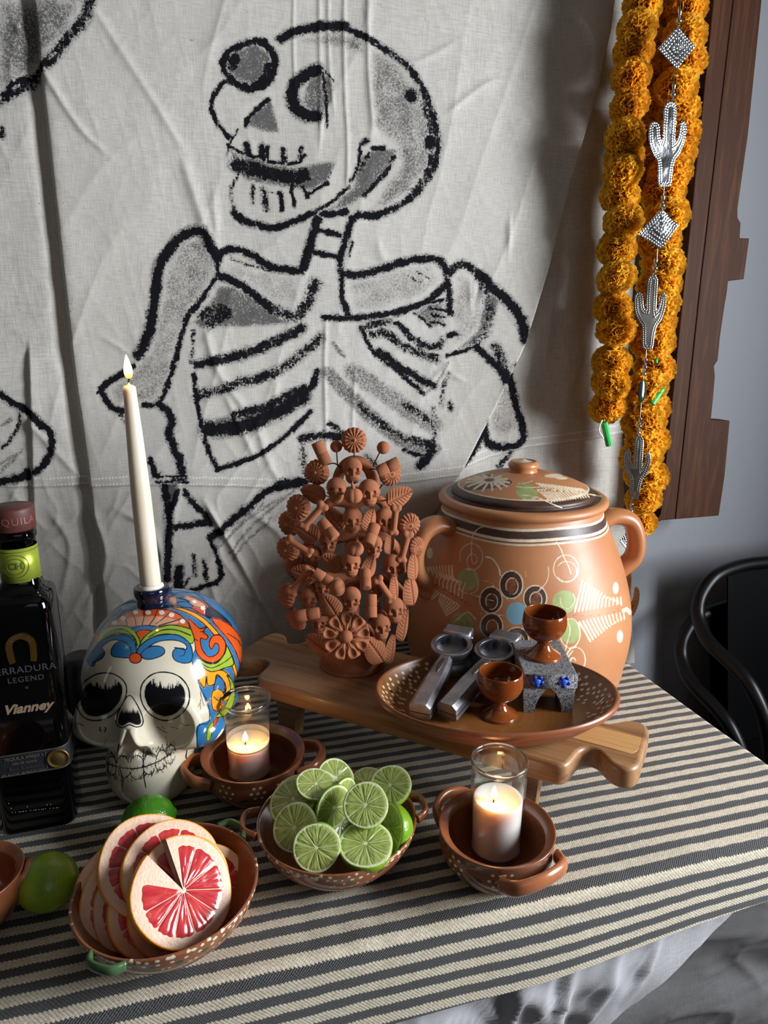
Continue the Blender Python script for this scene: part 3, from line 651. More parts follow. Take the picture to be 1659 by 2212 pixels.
# ================================================================ marigold garlands
pet = Mat('marigold_petal', '#f7a40e', .7)
pn = pet.at('tip'); pet_c = pet.mix(pet.ss(.0, .8, pn), '#ffb61c', '#ffd54a')
oi = pet.nd('ShaderNodeObjectInfo').outputs['Random']; pet_c = pet.mix(pet.ma('MULTIPLY', oi, .3), pet_c, '#ffae1c')
tr = pet.nd('ShaderNodeBsdfTranslucent', {'Color': pet_c}); pet.set(Base_Color=pet_c)
mxs = pet.nd('ShaderNodeMixShader', {0: .62}); pet.nt.links.new(pet.b.outputs[0], mxs.inputs[1]); pet.nt.links.new(tr.outputs[0], mxs.inputs[2]); pet.nt.links.new(mxs.outputs[0], pet.out.inputs[0])
def pompom(seed, n=420):
    r = np.random.default_rng(seed); Vs, Fs, T = [], [], []; g = (1+5**.5)/2
    for i in range(n):
        z = 1-2*(i+.5)/n; a = 2*np.pi*i/g; q = math.sqrt(1-z*z); d = np.array([q*math.cos(a), q*math.sin(a), z]) + r.normal(0, .07, 3); d /= np.linalg.norm(d)
        u = r.normal(0, 1, 3); u -= d*(u@d); u /= np.linalg.norm(u); w = np.cross(d, u)
        L = .90+.16*r.random(); W = .19+.10*r.random(); nu_, nv_ = 5, 3; ph = r.random()*6; b0 = len(Vs)
        for j in range(nv_):
            t = j/(nv_-1)
            for k in range(nu_):
                s_ = (k/(nu_-1)-.5)*2; rad = .42+(L-.42)*t - (.06*r.random() if j == nv_-1 else 0); wd_ = W*(.35+.65*t)
                p = d*rad + u*s_*wd_ + w*(.09*t*math.sin(ph+s_*5.5)+.10*t*t*math.cos(ph)) - d*.10*t*s_*s_
                Vs.append(p); T.append(t)
        for j in range(nv_-1):
            for k in range(nu_-1): a0 = b0+j*nu_+k; Fs.append((a0, a0+1, a0+nu_+1, a0+nu_))
    V = np.array(Vs); V[:, 2] *= .86
    me = mesh('marigold_flower', V, np.array(Fs), pet, True)
    at_ = me.attributes.new('tip', 'FLOAT', 'POINT'); at_.data.foreach_set('value', np.array(T, np.float32)); return me
POM = [pompom(i) for i in range(4)]
grn = Mat('green_straw', '#2fae4e', .45); cord = Mat('white_cord', '#e8e6e0', .8)
def garland(name, label, pts, Y, r, rs=.0):
    P = [ony(x, y, Y+rs*(i % 2)) for i, (x, y, *_) in enumerate(pts)]
    t = thing(name, label, 'garland', P[0], 'marigold garlands hanging beside the wooden frame')
    mk('string', tube(smooth_path(P, 4), .0012, 6), cord, t)
    for i, p in enumerate(P):
        R_ = (pts[i][2] if len(pts[i]) > 2 else r)*depth(p)/F_PX
        q = Matrix.Translation(Vector(p-wl(t))) @ Matrix.Rotation(random.uniform(0, 6), 4, 'Z') @ Matrix.Rotation(random.uniform(-.5, .5), 4, 'X') @ Matrix.Scale(R_*1.06, 4)
        inst(POM[i % 4], 'marigold_flower', t, q)
    return t, P
gl, PL = garland('marigold_garland', 'left orange marigold garland ending in a green straw tip above the pot', [(1392, -42), (1388, 12), (1376, 62), (1368, 112), (1363, 166), (1360, 228), (1350, 296), (1348, 340), (1346, 372), (1339, 424), (1347, 478), (1332, 538), (1332, 600), (1324, 666, 42), (1331, 714), (1322, 782), (1320, 828), (1312, 880, 40)], 1.004, 42, .012)
gr, PR = garland('marigold_garland', 'right orange marigold garland hanging behind the silver tin ornaments down to the pot handle', [(1482, -36), (1480, 17), (1478, 78), (1478, 136), (1460, 191), (1464, 243), (1466, 288), (1456, 330), (1448, 374), (1432, 418), (1442, 465), (1424, 520), (1432, 572), (1424, 617), (1420, 656), (1412, 697), (1410, 740), (1414, 795, 43), (1396, 837), (1400, 878), (1390, 912), (1398, 952), (1386, 985), (1396, 1026), (1390, 1078, 38), (1384, 1128, 34)], .994, 46, .014)
gm_, PM = garland('marigold_garland', 'middle orange marigold strand partly hidden between the two longer garlands', [(1426, -40), (1418, 30), (1416, 96), (1410, 160), (1404, 228), (1402, 290), (1394, 352), (1386, 400)], 1.035, 36, .008)
for t, p, q, lab in ((gl, (1305, 912), (1316, 962), 0), (gr, (1432, 836), (1408, 872), 0)):
    a, b = ony(*p, .97), ony(*q, .97); mk('straw_tip', tube([a, (a+b)/2, b], .0058, 10), grn, t, smooth=False)
    mk('cord_end', tube(smooth_path([a+(-.004, 0, .004), a+(-.010, -.002, -.012), b+(-.012, 0, .012)], 5), .0012, 6), cord, t)
a, b = ony(1416, 775, .955), ony(1418, 784, .955); mk('straw_tip', tube([a, b], .003, 8), grn, gr)

# ================================================================ embossed tin strand
tin = Mat('embossed_tin', '#d6d9de', .16, Metallic=1.0)
tin.set(Normal=tin.bump(tin.noise(120, 2), .25, .002))
bead = Mat('silver_bead', '#c9cbd0', .15, Metallic=1.0)
TY = .950
def embossed(outline, dots, amp, seed, cell=.0008, base_r=.0017, cup=.0):
    """sheet cut to an outline (local x,z metres), with raised punched dots and a turned thin edge"""
    O = np.asarray(outline, float); lo, hi = O.min(0), O.max(0)
    xs = np.arange(lo[0]-cell, hi[0]+cell, cell); zs = np.arange(lo[1]-cell, hi[1]+cell, cell)
    X, Z = np.meshgrid(xs, zs, indexing='ij'); P = np.stack([X.ravel(), Z.ravel()], 1); sd = s_poly(P, O)
    # snap nodes just outside onto the outline
    q = P.copy(); e = cell*.25
    for _ in range(3):
        sdq = s_poly(q, O); gx_ = (s_poly(q+[e, 0], O)-sdq)/e; gz_ = (s_poly(q+[0, e], O)-sdq)/e
        m_ = (sdq > 0) & (sd < cell*1.2); q[m_] -= (np.stack([gx_, gz_], 1)*sdq[:, None])[m_]
    h = np.zeros(len(P))
    for (dx, dz) in dots: h = np.maximum(h, amp*np.exp(-((P[:, 0]-dx)**2+(P[:, 1]-dz)**2)/(base_r*.5)**2))
    r_ = np.random.default_rng(seed); h += cup*(vnoise(P[:, 0]*45+seed*7, P[:, 1]*45, seed)-.5)
    n1, n2 = len(xs), len(zs); I, J = np.meshgrid(np.arange(n1-1), np.arange(n2-1), indexing='ij'); I, J = I.ravel(), J.ravel()
    F = np.stack([I*n2+J, (I+1)*n2+J, (I+1)*n2+J+1, I*n2+J+1], 1); F = F[(sd[F].min(1) < 0) & (sd[F].max(1) < cell*1.2)]
    u = np.unique(F); mp = -np.ones(len(P), int); mp[u] = np.arange(len(u)); F = mp[F]
    Vf = np.stack([q[u, 0], -h[u], q[u, 1]], 1); Vb = Vf+[0, .0006, 0]
    return np.concatenate([Vf, Vb]), np.concatenate([F, F[:, ::-1]+len(u)])
def along(pts, step):
    P = np.asarray(pts, float); d = np.r_[0, np.cumsum(np.linalg.norm(np.diff(P, axis=0), axis=1))]
    s_ = np.arange(step/2, d[-1], step); return [(np.interp(t, d, P[:, 0]), np.interp(t, d, P[:, 1])) for t in s_]
def local(pts, c): return np.array([(ony(x, y, TY)-c)[[0, 2]] for x, y in pts])
SX, SZ = 1470, 20
ts = thing('tin_ornament_strand', 'hanging strand of embossed silver tin cactuses and diamonds in front of the orange garlands', 'ornament', ony(1470, -20, TY))
sp = [(1474, -60), (1470, 18), (1462, 103), (1455, 190), (1446, 300), (1432, 435), (1424, 494), (1418, 570), (1404, 670), (1394, 785), (1387, 845), (1382, 915), (1374, 1010), (1364, 1100), (1356, 1170), (1350, 1240)]
mk('string', tube([ony(x, y, TY+.003) for x, y in sp], .0005, 5), bead, ts)
def beads(px, py, s=1.0):
    c = ony(px, py, TY); V = [lathe([(0, .009), (.0030, .0085), (.0032, .007), (.0012, -.002), (0, -.002)], 14), sphere((0, 0, -.005), .0042, 14), lathe([(0, -.010), (.0014, -.010), (.0030, -.016), (.0028, -.018), (0, -.018)], 14)]
    mk('bead', mv((merge(*V)[0]*s, merge(*V)[1]), c), bead, ts)
for px, py in ((1468, 36), (1455, 196), (1432, 436), (1416, 572), (1394, 786), (1382, 914), (1364, 1098)): beads(px, py)
def tinplate(name, pts, tilt, dots_fn, seed, amp=.0013, mat_=None, cup=.004, rx=0.0):
    c = ony(np.mean([p[0] for p in pts]), np.mean([p[1] for p in pts]), TY); O = local(pts, c); O[:, 0] *= math.cos(.73)/math.cos(.73+tilt)
    V, F = embossed(O, dots_fn(O), amp, seed, cup=cup)
    M = Matrix.Rotation(tilt, 4, 'Z') @ Matrix.Rotation(rx, 4, 'X')
    V = V @ np.array(M)[:3, :3].T
    return mk(name, (V+c, F), mat_ or tin, ts)
def ddots(O):
    R = lambda k: [tuple(p) for p in along(np.concatenate([O*k, O[:1]*k]), .0042)]
    return R(.90)+R(.74)+R(.5)+R(.22)+[(0, 0)]
tinplate('tin_diamond', [(1462, 57), (1503, 105), (1463, 150), (1420, 100)], -.27, ddots, 1, .0016, rx=.12)
tinplate('tin_diamond', [(1426, 452), (1467, 487), (1428, 539), (1379, 504)], -.22, ddots, 2, .0016, cup=.007, rx=.1)
tinplate('tin_diamond', [(1357, 1146), (1378, 1168), (1357, 1192), (1338, 1168)], .1, ddots, 3, .0016)
def cactus(cx, cy, s, lean=0.0):
    U = [(-18, 90), (-22, 40), (-30, 28), (-43, 2), (-46, -20), (-44, -40), (-36, -48), (-27, -46), (-22, -36), (-20, -14), (-14, -4), (-15, -30), (-14, -76), (-8, -88), (2, -90), (11, -84), (14, -70), (14, -6), (17, -4), (22, -20), (24, -40), (30, -46), (37, -40), (39, -22), (36, 0), (28, 24), (18, 38), (13, 60), (10, 93), (-4, 96)]
    return [(cx+x*s+lean*y, cy+y*s) for x, y in smooth_path(U, 3, True)]
def cdots(O):
    f = lambda k: [(p[0], p[1]) for p in along(np.concatenate([O, O[:1]]), .0028)]
    D_ = []
    for off_ in (.0016, .0048):
        q = offset2d(O[::-1] if ((O*np.roll(O[:, ::-1], -1, 0))@np.array([1, -1])).sum() < 0 else O, off_); D_ += [p for p in along(np.concatenate([q, q[:1]]), .0034)]
    return D_
tin2 = Mat('aged_tin', '#8d8a84', .3, Metallic=1.0); tin3 = Mat('copper_toned_tin', '#b57a52', .35, Metallic=1.0)
tinplate('tin_cactus', cactus(1444, 308, .98, -.035), -.125, cdots, 4, .0010, rx=.05)
tinplate('tin_cactus', cactus(1406, 672, .86, -.05), -.35, cdots, 5, .0010, tin2)
tinplate('tin_cactus', cactus(1377, 1008, .74, -.05), -.45, cdots, 6, .0011, tin2)
TY0_ = TY; TY = 1.03
tinplate('tin_cactus', cactus(1352, 1300, .8, -.02), -.5, cdots, 7, .0010, tin3); TY = TY0_
lf = Mat('dark_glass_leaf', '#26302c', .12)
c = ony(1387, 845, TY); th_ = np.linspace(0, 2*np.pi, 24, endpoint=False)
mk('leaf_charm', mv(xf(sphere((0, 0, 0), 1, 16, (.0075, .0022, .0185)), np.eye(4)), c), lf, ts)

# ================================================================ black metal chairs
bk = Mat('black_metal', '#08090b', .38); bk.b.inputs['Specular IOR Level'].default_value = .28
def chair(label, dx, dy, dz):
    A = lambda x, y, Y: ony(x, y, Y)+np.array([dx, dy, dz])
    bl_ = A(1510, 1290, .985)                       # outer left of the top tube
    t = thing('metal_armchair', label, 'chair', (bl_[0]+.22, bl_[1]-.2, 0), 'stacked black metal armchairs right of the table')
    L = [A(1700, 1210, 1.01), A(1659, 1214, 1.01), A(1600, 1222, 1.005), A(1545, 1245, .995), A(1512, 1290, .985), A(1509, 1335, .97), A(1530, 1385, .93), A(1585, 1440, .87), A(1625, 1490, .83)]
    e = L[-1]; L += [e+np.array([.012, -.03, -.06]), e+np.array([.02, -.05, -.16]), np.array([e[0]+.03, e[1]-.08, .30+dz]), np.array([e[0]+.03, e[1]-.10, .02+dz*.8])]
    cx = bl_[0]+.235; Rr = [np.array([2*cx-p[0], p[1], p[2]]) for p in L]
    path = smooth_path(L[::-1]+Rr[1:], 6)
    mk('arm_tube', tube(path, .0125, 14), bk, t)
    # back splat between top tube and seat
    zt = L[1][2]-.012; sl = A(1572, 1245, 1.0)[0]
    w0 = cx-sl
    V, F = grid(14, 10, lambda U, Vv: np.stack([cx+(U-.5)*2*w0*(1-.26*Vv), 1.0+dy-.02*Vv-.03*(1-np.abs(U-.5)*2)**0*0+.02*(np.abs(U-.5)*2)**2*-1+.02, zt-(zt-.46-dz)*Vv], 1))
    V2 = V+[0, .003, 0]; mk('back_splat', merge((V, F), (V2, F[:, ::-1])), bk, t)
    hw = .19; seat = [(cx-hw, 1.0+dy), (cx-hw-.02, .66+dy), (cx-hw+.02, .62+dy), (cx+hw-.02, .62+dy), (cx+hw+.02, .66+dy), (cx+hw, 1.0+dy)]
    mk('seat', slab(seat, .44+dz, .465+dz, .006), bk, t)
    for s in (-1, 1): mk('leg', tube([(cx+s*hw*.9, .99+dy, .45+dz), (cx+s*(hw+.03), 1.06+dy, .02+dz*.8)], [.016, .011], 12), bk, t)
chair('upper black metal armchair of the stack, its back rail nearest the top', .0, 0, .0)
chair('lower black metal armchair of the stack, its arm showing below the upper one', .006, .036, -.100)
# ================================================================ big painted clay pot with lid
PXC, PYC = .507, .932
def onpot(y): return onaxis(PXC, PYC, y)
def paint_pass(V, N, layers):
    """V world verts, N normals; layers: list of (kind, pts, w). Returns signed distance (px), visible side only"""
    P, Z = pix(V); vis = ((CP-V)*N).sum(1) > 0
    out = np.full(len(V), 60.0)
    for kind, pts, w in layers:
        pts = np.asarray(pts, float)
        ii = near(P, pts, (w if kind == 'l' else 0)+40); ii = ii[vis[ii]]
        if not len(ii): continue
        d = d_poly(P[ii], pts)-w/2 if kind == 'l' else s_poly(P[ii], pts)
        out[ii] = np.minimum(out[ii], d)
    return out
def normals(o):
    a = np.empty(len(o.data.vertices)*3, np.float32); o.data.vertices.foreach_get('normal', a); return a.reshape(-1, 3)
def world(o):
    a = np.empty(len(o.data.vertices)*3, np.float32); o.data.vertices.foreach_get('co', a); return a.reshape(-1, 3)+wl(o)
pc = (780, 980, 2.514)
def L(pts, w, sm=True):
    q = [(pc[0]+x/pc[2], pc[1]+y/pc[2]) for x, y in pts]; return ('l', smooth_path(q, 5) if sm else np.array(q), w/pc[2])
def Fp(pts): return ('f', np.array([(pc[0]+x/pc[2], pc[1]+y/pc[2]) for x, y in smooth_path(pts, 4, True)]), 0)
def ring(cx, cy, rx, ry, a0=0, a1=360, n=26): return [(cx+rx*math.cos(math.radians(a)), cy+ry*math.sin(math.radians(a))) for a in np.linspace(a0, a1, n)]
WHT, DRK, GRN_, BLU, RUST = [], [], [], [], []
# six black petal discs round a blue heart
for cx, cy, rx, ry in ((815, 712, 60, 72), (705, 795, 58, 68), (708, 935, 58, 64), (945, 785, 60, 66), (845, 1005, 62, 58), (975, 930, 58, 64)):
    DRK.append(Fp(ring(cx, cy, rx, ry))); RUST.append(Fp(ring(cx, cy+2, rx*.52, ry*.56)))
    WHT.append(L(ring(cx, cy, rx+3, ry+3), 7)); WHT.append(L(ring(cx+4, cy+8, rx*.55, ry*.62, 150, 470), 6))
BLU.append(Fp(ring(845, 868, 58, 62)))
for cx, cy, rx, ry in ((580, 683, 55, 62), (545, 920, 62, 60), (1105, 805, 66, 62), (1135, 965, 52, 66)): GRN_.append(Fp(ring(cx, cy, rx, ry)))
WHT += [L([(675, 395), (640, 405), (605, 450), (600, 560), (610, 600), (630, 580), (620, 550), (595, 545), (575, 580), (585, 620)], 5), L(ring(598, 560, 62, 72, -200, 120), 5), L([(525, 700), (540, 740), (580, 760), (625, 745), (635, 690), (610, 630), (570, 625)], 5), L([(540, 745), (600, 765), (650, 780), (720, 800)], 5),
 L([(680, 560), (715, 575), (745, 620), (755, 660)], 10), L([(750, 640), (760, 668)], 6), L([(1015, 615), (1018, 650), (1005, 700), (960, 750)], 5), L([(890, 640), (895, 670)], 4),
 L([(480, 930), (490, 955), (530, 970), (565, 950), (560, 910), (530, 900), (505, 915), (510, 945)], 5), L([(520, 900), (580, 860), (620, 900)], 7), L([(570, 850), (622, 895)], 6), L([(640, 1040), (660, 1010), (700, 1000)], 5),
 L([(660, 690), (700, 700), (740, 740), (800, 800)], 4), L([(630, 870), (700, 866), (780, 882)], 4), L([(875, 935), (900, 970), (940, 1005)], 5),
 L([(1060, 480), (1085, 520), (1100, 560), (1125, 610), (1140, 655)], 6), L(ring(1112, 625, 68, 74, -230, 130), 6), L(ring(1115, 640, 55, 55, -150, 150), 5), L([(1080, 780), (1090, 830), (1130, 840), (1160, 800), (1150, 760)], 5),
 L(ring(1135, 975, 54, 80, -110, 180), 7), L([(1115, 890), (1135, 960), (1115, 1040), (1110, 1070)], 5), L(ring(1165, 1120, 52, 68, 170, 400), 7), L([(1135, 1140), (1140, 1115), (1155, 1110), (1165, 1125)], 9), L([(1120, 1110), (1150, 1070)], 6)]
def feather(base, tip, n, l0, l1, side, w, bend=.0, lo=.05):
    base, tip = np.array(base, float), np.array(tip, float); ax = tip-base; ln = np.linalg.norm(ax); ax /= ln; pr = np.array([-ax[1], ax[0]])*side
    for i in range(n):
        t = lo+(1-lo)*i/(n-1); p = base+ax*ln*t; s_ = l0+(l1-l0)*t; e = p+pr*s_-ax*s_*(.55-bend)
        mid = p*.5+e*.5+ax*6
        WHT.append(L([tuple(p+ (e-p)*.08), tuple(mid), tuple(e)], w))
feather((560, 800), (320, 660), 12, 90, 26, 1, 7, .9)
for i, t in enumerate(np.linspace(0, 1, 11)): WHT.append(L([(545-215*t+0, 700-45*t), (500-170*t, 690-60*t-18), (492-165*t, 605+15*t)], 8))
for i, t in enumerate(np.linspace(0, 1, 14)): WHT.append(L([(330+200*t, 700+118*t), (350+180*t, 712+120*t), (372+30*t+ 0, 735+150*t+0) if t < .4 else (390+70*t, 740+140*t)], 7))
for i, t in enumerate(np.linspace(0, 1, 13)):
    WHT.append(L([(1160+250*t, 860-42*t), (1175+235*t, 800-20*t), (1200+215*t, 690+135*t)], 10-3*t)); 
    WHT.append(L([(1185+240*t, 915-55*t), (1215+215*t, 965-65*t), (1245+185*t, 1020-140*t)], 11-4*t))
WHT += [L([(1425, 852), (1445, 850), (1460, 865)], 20), L([(1440, 840), (1462, 858)], 16), Fp(ring(1383, 730, 16, 33)), Fp(ring(1406, 993, 17, 34)), Fp(ring(373, 540, 17, 30)), Fp(ring(1490, 700, 3, 3))]
DRK.append(L([(1150, 880), (1250, 880), (1340, 868), (1430, 845)], 3)); DRK.append(L([(340, 672), (450, 735), (600, 828)], 5))

clay_c = lambda nm: None
pm = Mat('orange_clay_slip', '#c07a4c', .34)
pn1 = pm.noise(7, 4); pn2 = pm.noise(38, 4, .65)
body = pm.mix(pm.ss(.3, .7, pn1), '#ad6f46', '#ba7f52'); body = pm.mix(pm.ma('MULTIPLY', pm.ss(.66, .8, pn2), .45), body, '#8f5232')
hh = pm.at('band'); wn = pm.at('white'); dn = pm.at('dark'); gn = pm.at('green'); bn = pm.at('blue'); rn = pm.at('rust')
jit = pm.ma('MULTIPLY', pm.ma('SUBTRACT', pm.noise(190, 3, .6), .5), 1.6); fade = pm.ss(.25, .5, pm.noise(120, 3))
E_ = lambda s_, a=.7: pm.ss(a, -a, pm.ma('ADD', s_, jit))
c = pm.mix(E_(gn), body, pm.mix(pm.ss(.4, .6, pn2), '#8d9a5c', '#9cab68')); c = pm.mix(E_(bn), c, '#7fa9bd')
drk = pm.mix(pm.ss(.40, .62, pm.noise(60, 4, .7, pm.co(scale=(1, 1, 5)))), '#37251f', '#4e2f20')
c = pm.mix(E_(dn), c, drk); c = pm.mix(pm.ma('MULTIPLY', E_(rn, 3.0), pm.ss(.35, .55, pn2)), c, '#8a4a26')
c = pm.mix(E_(wn), c, pm.mix(pm.ss(.3, .7, pn2), '#cdbda0', '#e4d9c0'))
pits = pm.ss(.72, .80, pm.noise(60, 2, .5))
pm.set(Base_Color=c, Normal=pm.bump(pm.ma('ADD', pm.ma('MULTIPLY', E_(wn, 2.0), .25), pm.ma('SUBTRACT', pm.ma('MULTIPLY', pn2, .5), pits)), .35, .0012), Roughness=pm.ma('ADD', .40, pm.ma('MULTIPLY', pn2, .2)))
pm.b.inputs['Coat Weight'].default_value = .18; pm.b.inputs['Coat Roughness'].default_value = .32
DPX = depth((PXC, PYC, .95))/F_PX
prof_px = [(1083, 163), (1090, 165), (1105, 171), (1130, 182), (1160, 196), (1200, 213), (1240, 227), (1280, 237), (1320, 242), (1360, 241), (1400, 234), (1430, 222), (1455, 204), (1475, 178)]
pr = []
for yv, rv in prof_px: pr.append((rv*DPX, onpot(yv)))
zb = TT+.003; pr = [p for p in pr if p[1] > zb+.012]+[(.108, zb+.004), (.100, zb), (0, zb)]
pr = pr[::-1]; pp_ = smooth_path(np.array(pr[1:]), 16)
pp_ = [(0, zb)]+[tuple(q) for q in pp_]
zr = pp_[-1][1]; rr = pp_[-1][0]
pot = thing('clay_pot', 'large lidded orange clay pot painted with white feathers and dark flower discs', 'pot', (PXC, PYC, TT))
inner = [(rr-.002, zr+.002), (rr-.010, zr+.001), (rr-.014, zr-.02), (rr-.01, zr-.06)]
bo = mk('body', lathe(pp_+inner, 860, c=(PXC, PYC, 0)), pm, pot)
V = world(bo); N = normals(bo)
attr(bo, 'band', V[:, 2])
def hband(lo_, hi_, V):   # signed distance in px units to a horizontal painted band
    zc = (lo_+hi_)/2; return (np.abs(V[:, 2]-zc)-(hi_-lo_)/2)/DPX
_d = np.array([-PXC, -PYC])/math.hypot(PXC, PYC); _q = np.array(pp_)
_rows = pix(np.c_[PXC+_d[0]*_q[:, 0], PYC+_d[1]*_q[:, 0], _q[:, 1]])[0][:, 1]
zof = lambda y: float(np.interp(-y, -_rows[5:], _q[5:, 1]))    # front surface height at an image row
wob = .0012*np.sin(np.arctan2(V[:, 1]-PYC, V[:, 0]-PXC)*5)
Vw = V.copy(); Vw[:, 2] += wob
dk_ = np.minimum(hband(zof(1172), zof(1146), Vw), paint_pass(V, N, DRK))
wt_ = np.minimum.reduce([hband(zof(1147), zof(1141.5), Vw), hband(zof(1170), zof(1163.5), Vw), hband(zof(1178), zof(1174), Vw), paint_pass(V, N, WHT)])
for n_, a_ in (('dark', dk_), ('white', wt_), ('green', paint_pass(V, N, GRN_)), ('blue', paint_pass(V, N, BLU)), ('rust', paint_pass(V, N, RUST))): attr(bo, n_, a_)
def loop_handle(name, sgn, zt, zb_, out, parent, m, rad=.0135):
    a = math.radians(-8 if sgn > 0 else 188)
    d = np.array([math.cos(a), math.sin(a), 0]); r_at = lambda z: np.interp(z, [q[1] for q in pp_], [q[0] for q in pp_])
    base = np.array([PXC, PYC, 0])
    pts = [base+d*(r_at(zt)-.012)+[0, 0, zt], base+d*(r_at(zt)+.016)+[0, 0, zt+.012], base+d*(r_at(zt)+out)+[0, 0, zt+.004], base+d*(r_at(zt)+out+.014)+[0, 0, zt*.6+zb_*.4], base+d*(r_at(zb_)+out-.014)+[0, 0, zb_+.006], base+d*(r_at(zb_)+.006)+[0, 0, zb_-.018], base+d*(r_at(zb_-.03)-.006)+[0, 0, zb_-.035]]
    V, F = tube(smooth_path(pts, 7), rad, 20, flat=(1.0, 1.45), up=None); return mk(name, (V, F), m, parent)
hm = Mat('plain_orange_clay', '#bb7448', .34); h1 = hm.noise(8, 4); h2 = hm.noise(60, 3)
hm.set(Base_Color=hm.mix(hm.ss(.3, .7, h1), '#ad6f46', '#bb7f52'), Normal=hm.bump(hm.ma('SUBTRACT', hm.ma('MULTIPLY', h1, .3), hm.ss(.70, .78, h2)), .3, .0012)); hm.b.inputs['Coat Weight'].default_value = .25; hm.b.inputs['Coat Roughness'].default_value = .25
loop_handle('handle', 1, onpot(1140), onpot(1225), .046, pot, hm); loop_handle('handle', -1, onpot(1125), onpot(1205), .040, pot, hm)
# lid
zl = onpot(1078); rl = 176*DPX
lp = [(rr-.02, zl-.008), (rr-.012, zl-.005), (rl-.012, zl-.0045), (rl-.003, zl-.003), (rl, zl+.002), (rl-.002, zl+.007), (rl-.008, zl+.0095), (rl-.020, zl+.010), (rl*.82, zl+.018), (rl*.6, zl+.031), (rl*.4, zl+.039), (.03, zl+.0435), (0, zl+.044)]
lid = mk('lid', lathe([tuple(q) for q in smooth_path(lp, 9)], 700, c=(PXC, PYC, 0)), pm, pot)
V = world(lid); N = normals(lid); R2 = np.hypot(V[:, 0]-PXC, V[:, 1]-PYC)
pc = (930, 990, 3.386)
WHT, DRK, GRN_, BLU, RUST = [], [], [], [], []
DRK.append(Fp([(262, 190), (300, 160), (400, 130), (430, 120), (470, 140), (580, 160), (590, 185), (520, 205), (400, 225), (260, 235), (245, 215)]))
for a_ in np.linspace(0, 2*np.pi, 15)[:-1]:
    ca, sa = math.cos(a_), math.sin(a_); WHT.append(L([(430+48*ca, 158+18*sa), (425+105*ca, 168+38*sa), (415+160*ca, 178+62*sa)], 15))
BLU.append(Fp(ring(430, 155, 58, 17))); WHT.append(L(ring(488, 190, 24, 14), 7))
GRN_ += [Fp([(320, 125), (380, 100), (435, 102), (410, 118), (350, 125)]), Fp([(630, 190), (700, 185), (765, 200), (690, 212), (640, 205)]), Fp([(622, 235), (700, 212), (780, 240), (770, 285), (720, 308), (660, 290)])]
WHT += [L([(625, 205), (690, 215), (800, 210)], 8), L([(640, 185), (700, 180), (745, 165)], 7), L([(670, 272), (720, 275), (790, 290), (880, 330), (960, 362)], 9), L([(680, 300), (740, 300), (790, 280)], 7), L([(780, 230), (900, 230), (1050, 245), (1170, 265)], 7)]
for t in np.linspace(0, 1, 15): WHT.append(L([(770+330*t, 180+40*t), (800+320*t, 195+38*t), (820+330*t, 212+35*t)], 10)); WHT.append(L([(785+345*t, 238+14*t), (830+320*t, 270+2*t), (890+270*t, 320-35*t)], 9))
WHT += [L([(1160, 262), (1250, 278)], 9), Fp(ring(900, 128, 68, 14)), Fp(ring(960, 145, 45, 10)), Fp(ring(920, 120, 30, 8))]
edge_d = (np.abs(R2-(rl-.0205))-.0088)/DPX
DK = np.minimum(np.where(V[:, 2] > zl+.004, edge_d, 60), paint_pass(V, N, DRK))
WT = np.minimum(np.where(V[:, 2] > zl+.004, (np.abs(R2-(rl-.0305))-.0012)/DPX, 60), paint_pass(V, N, WHT))
for n_, a_ in (('dark', DK), ('white', WT), ('green', paint_pass(V, N, GRN_)), ('blue', paint_pass(V, N, BLU)), ('rust', np.full(len(V), 60.))): attr(lid, n_, a_)
zk = zl+.042; kb = mk('knob', lathe([(.021, zk-.003), (.0215, zk+.003), (.020, zk+.006), (.0235, zk+.010), (.0235, zk+.013), (.0195, zk+.018), (.017, zk+.0182), (.0165, zk+.0165), (.010, zk+.0165), (.002, zk+.020), (0, zk+.0202)], 48, c=(PXC, PYC, 0)), hm, lid)
cmk = Mat('cream_slip', '#d9cdb4', .3); mk('knob_dot', lathe([(.0168, zk+.0168), (.010, zk+.0170), (.002, zk+.0206), (0, zk+.0208)], 32, c=(PXC, PYC, 0)), cmk, lid)
# ================================================================ wooden serving board on legs
BZ = TT+.090; BTH = .027
A = onz(552, 1465, BZ); B = onz(1215, 1657, BZ)
bu = (B-A)[:2]; BL = np.linalg.norm(bu); bu /= BL; bv = np.array([-bu[1], bu[0]])       # u along, v away from the viewer
def bp(u, v): return A[:2]+bu*u+bv*v
BWD = .163; hw_ = .060
def end(s):
    """outline of one end in (u outward from body end, v): ear, notch, tongue, notch, ear"""
    c = BWD/2
    h = [(-.014, 0), (-.003, .002), (.004, .010), (.007, .026), (.010, .041), (.017, .0495), (.027, .0495), (.036, .041), (.046, .032), (.058, .029), (.068, .034), (.073, .048)]
    return h+[(.073, c)]+[(u, BWD-v) for u, v in h[::-1]]
e = end(1)
right = [(BL+u, v) for u, v in e]; left = [(-u, v) for u, v in e][::-1]
out = np.concatenate([smooth_path(np.array(right), 4), smooth_path(np.array(left), 4)])
P2 = np.array([bp(u, v) for u, v in out])
wb = woodmat('acacia_board', '#9d754f', '#80593a', '#66442a', .42, axis=0, sc=9, ring=2.2, coat=.15)
board = thing('serving_board', 'acacia wood serving board with cut-out handle ends raised on short legs', 'serving board', (*bp(BL/2, BWD/2), TT))
ang_b = math.atan2(bu[1], bu[0]); board.rotation_euler = (0, 0, ang_b)
def inboard(VF):   # world -> board local
    V = np.asarray(VF[0])-np.array(board.location); return V @ np.array(rotz(-ang_b))[:3, :3].T, VF[1]
mk('board', inboard(slab(P2, BZ-BTH, BZ, .005, 4)), wb, board, local=True)
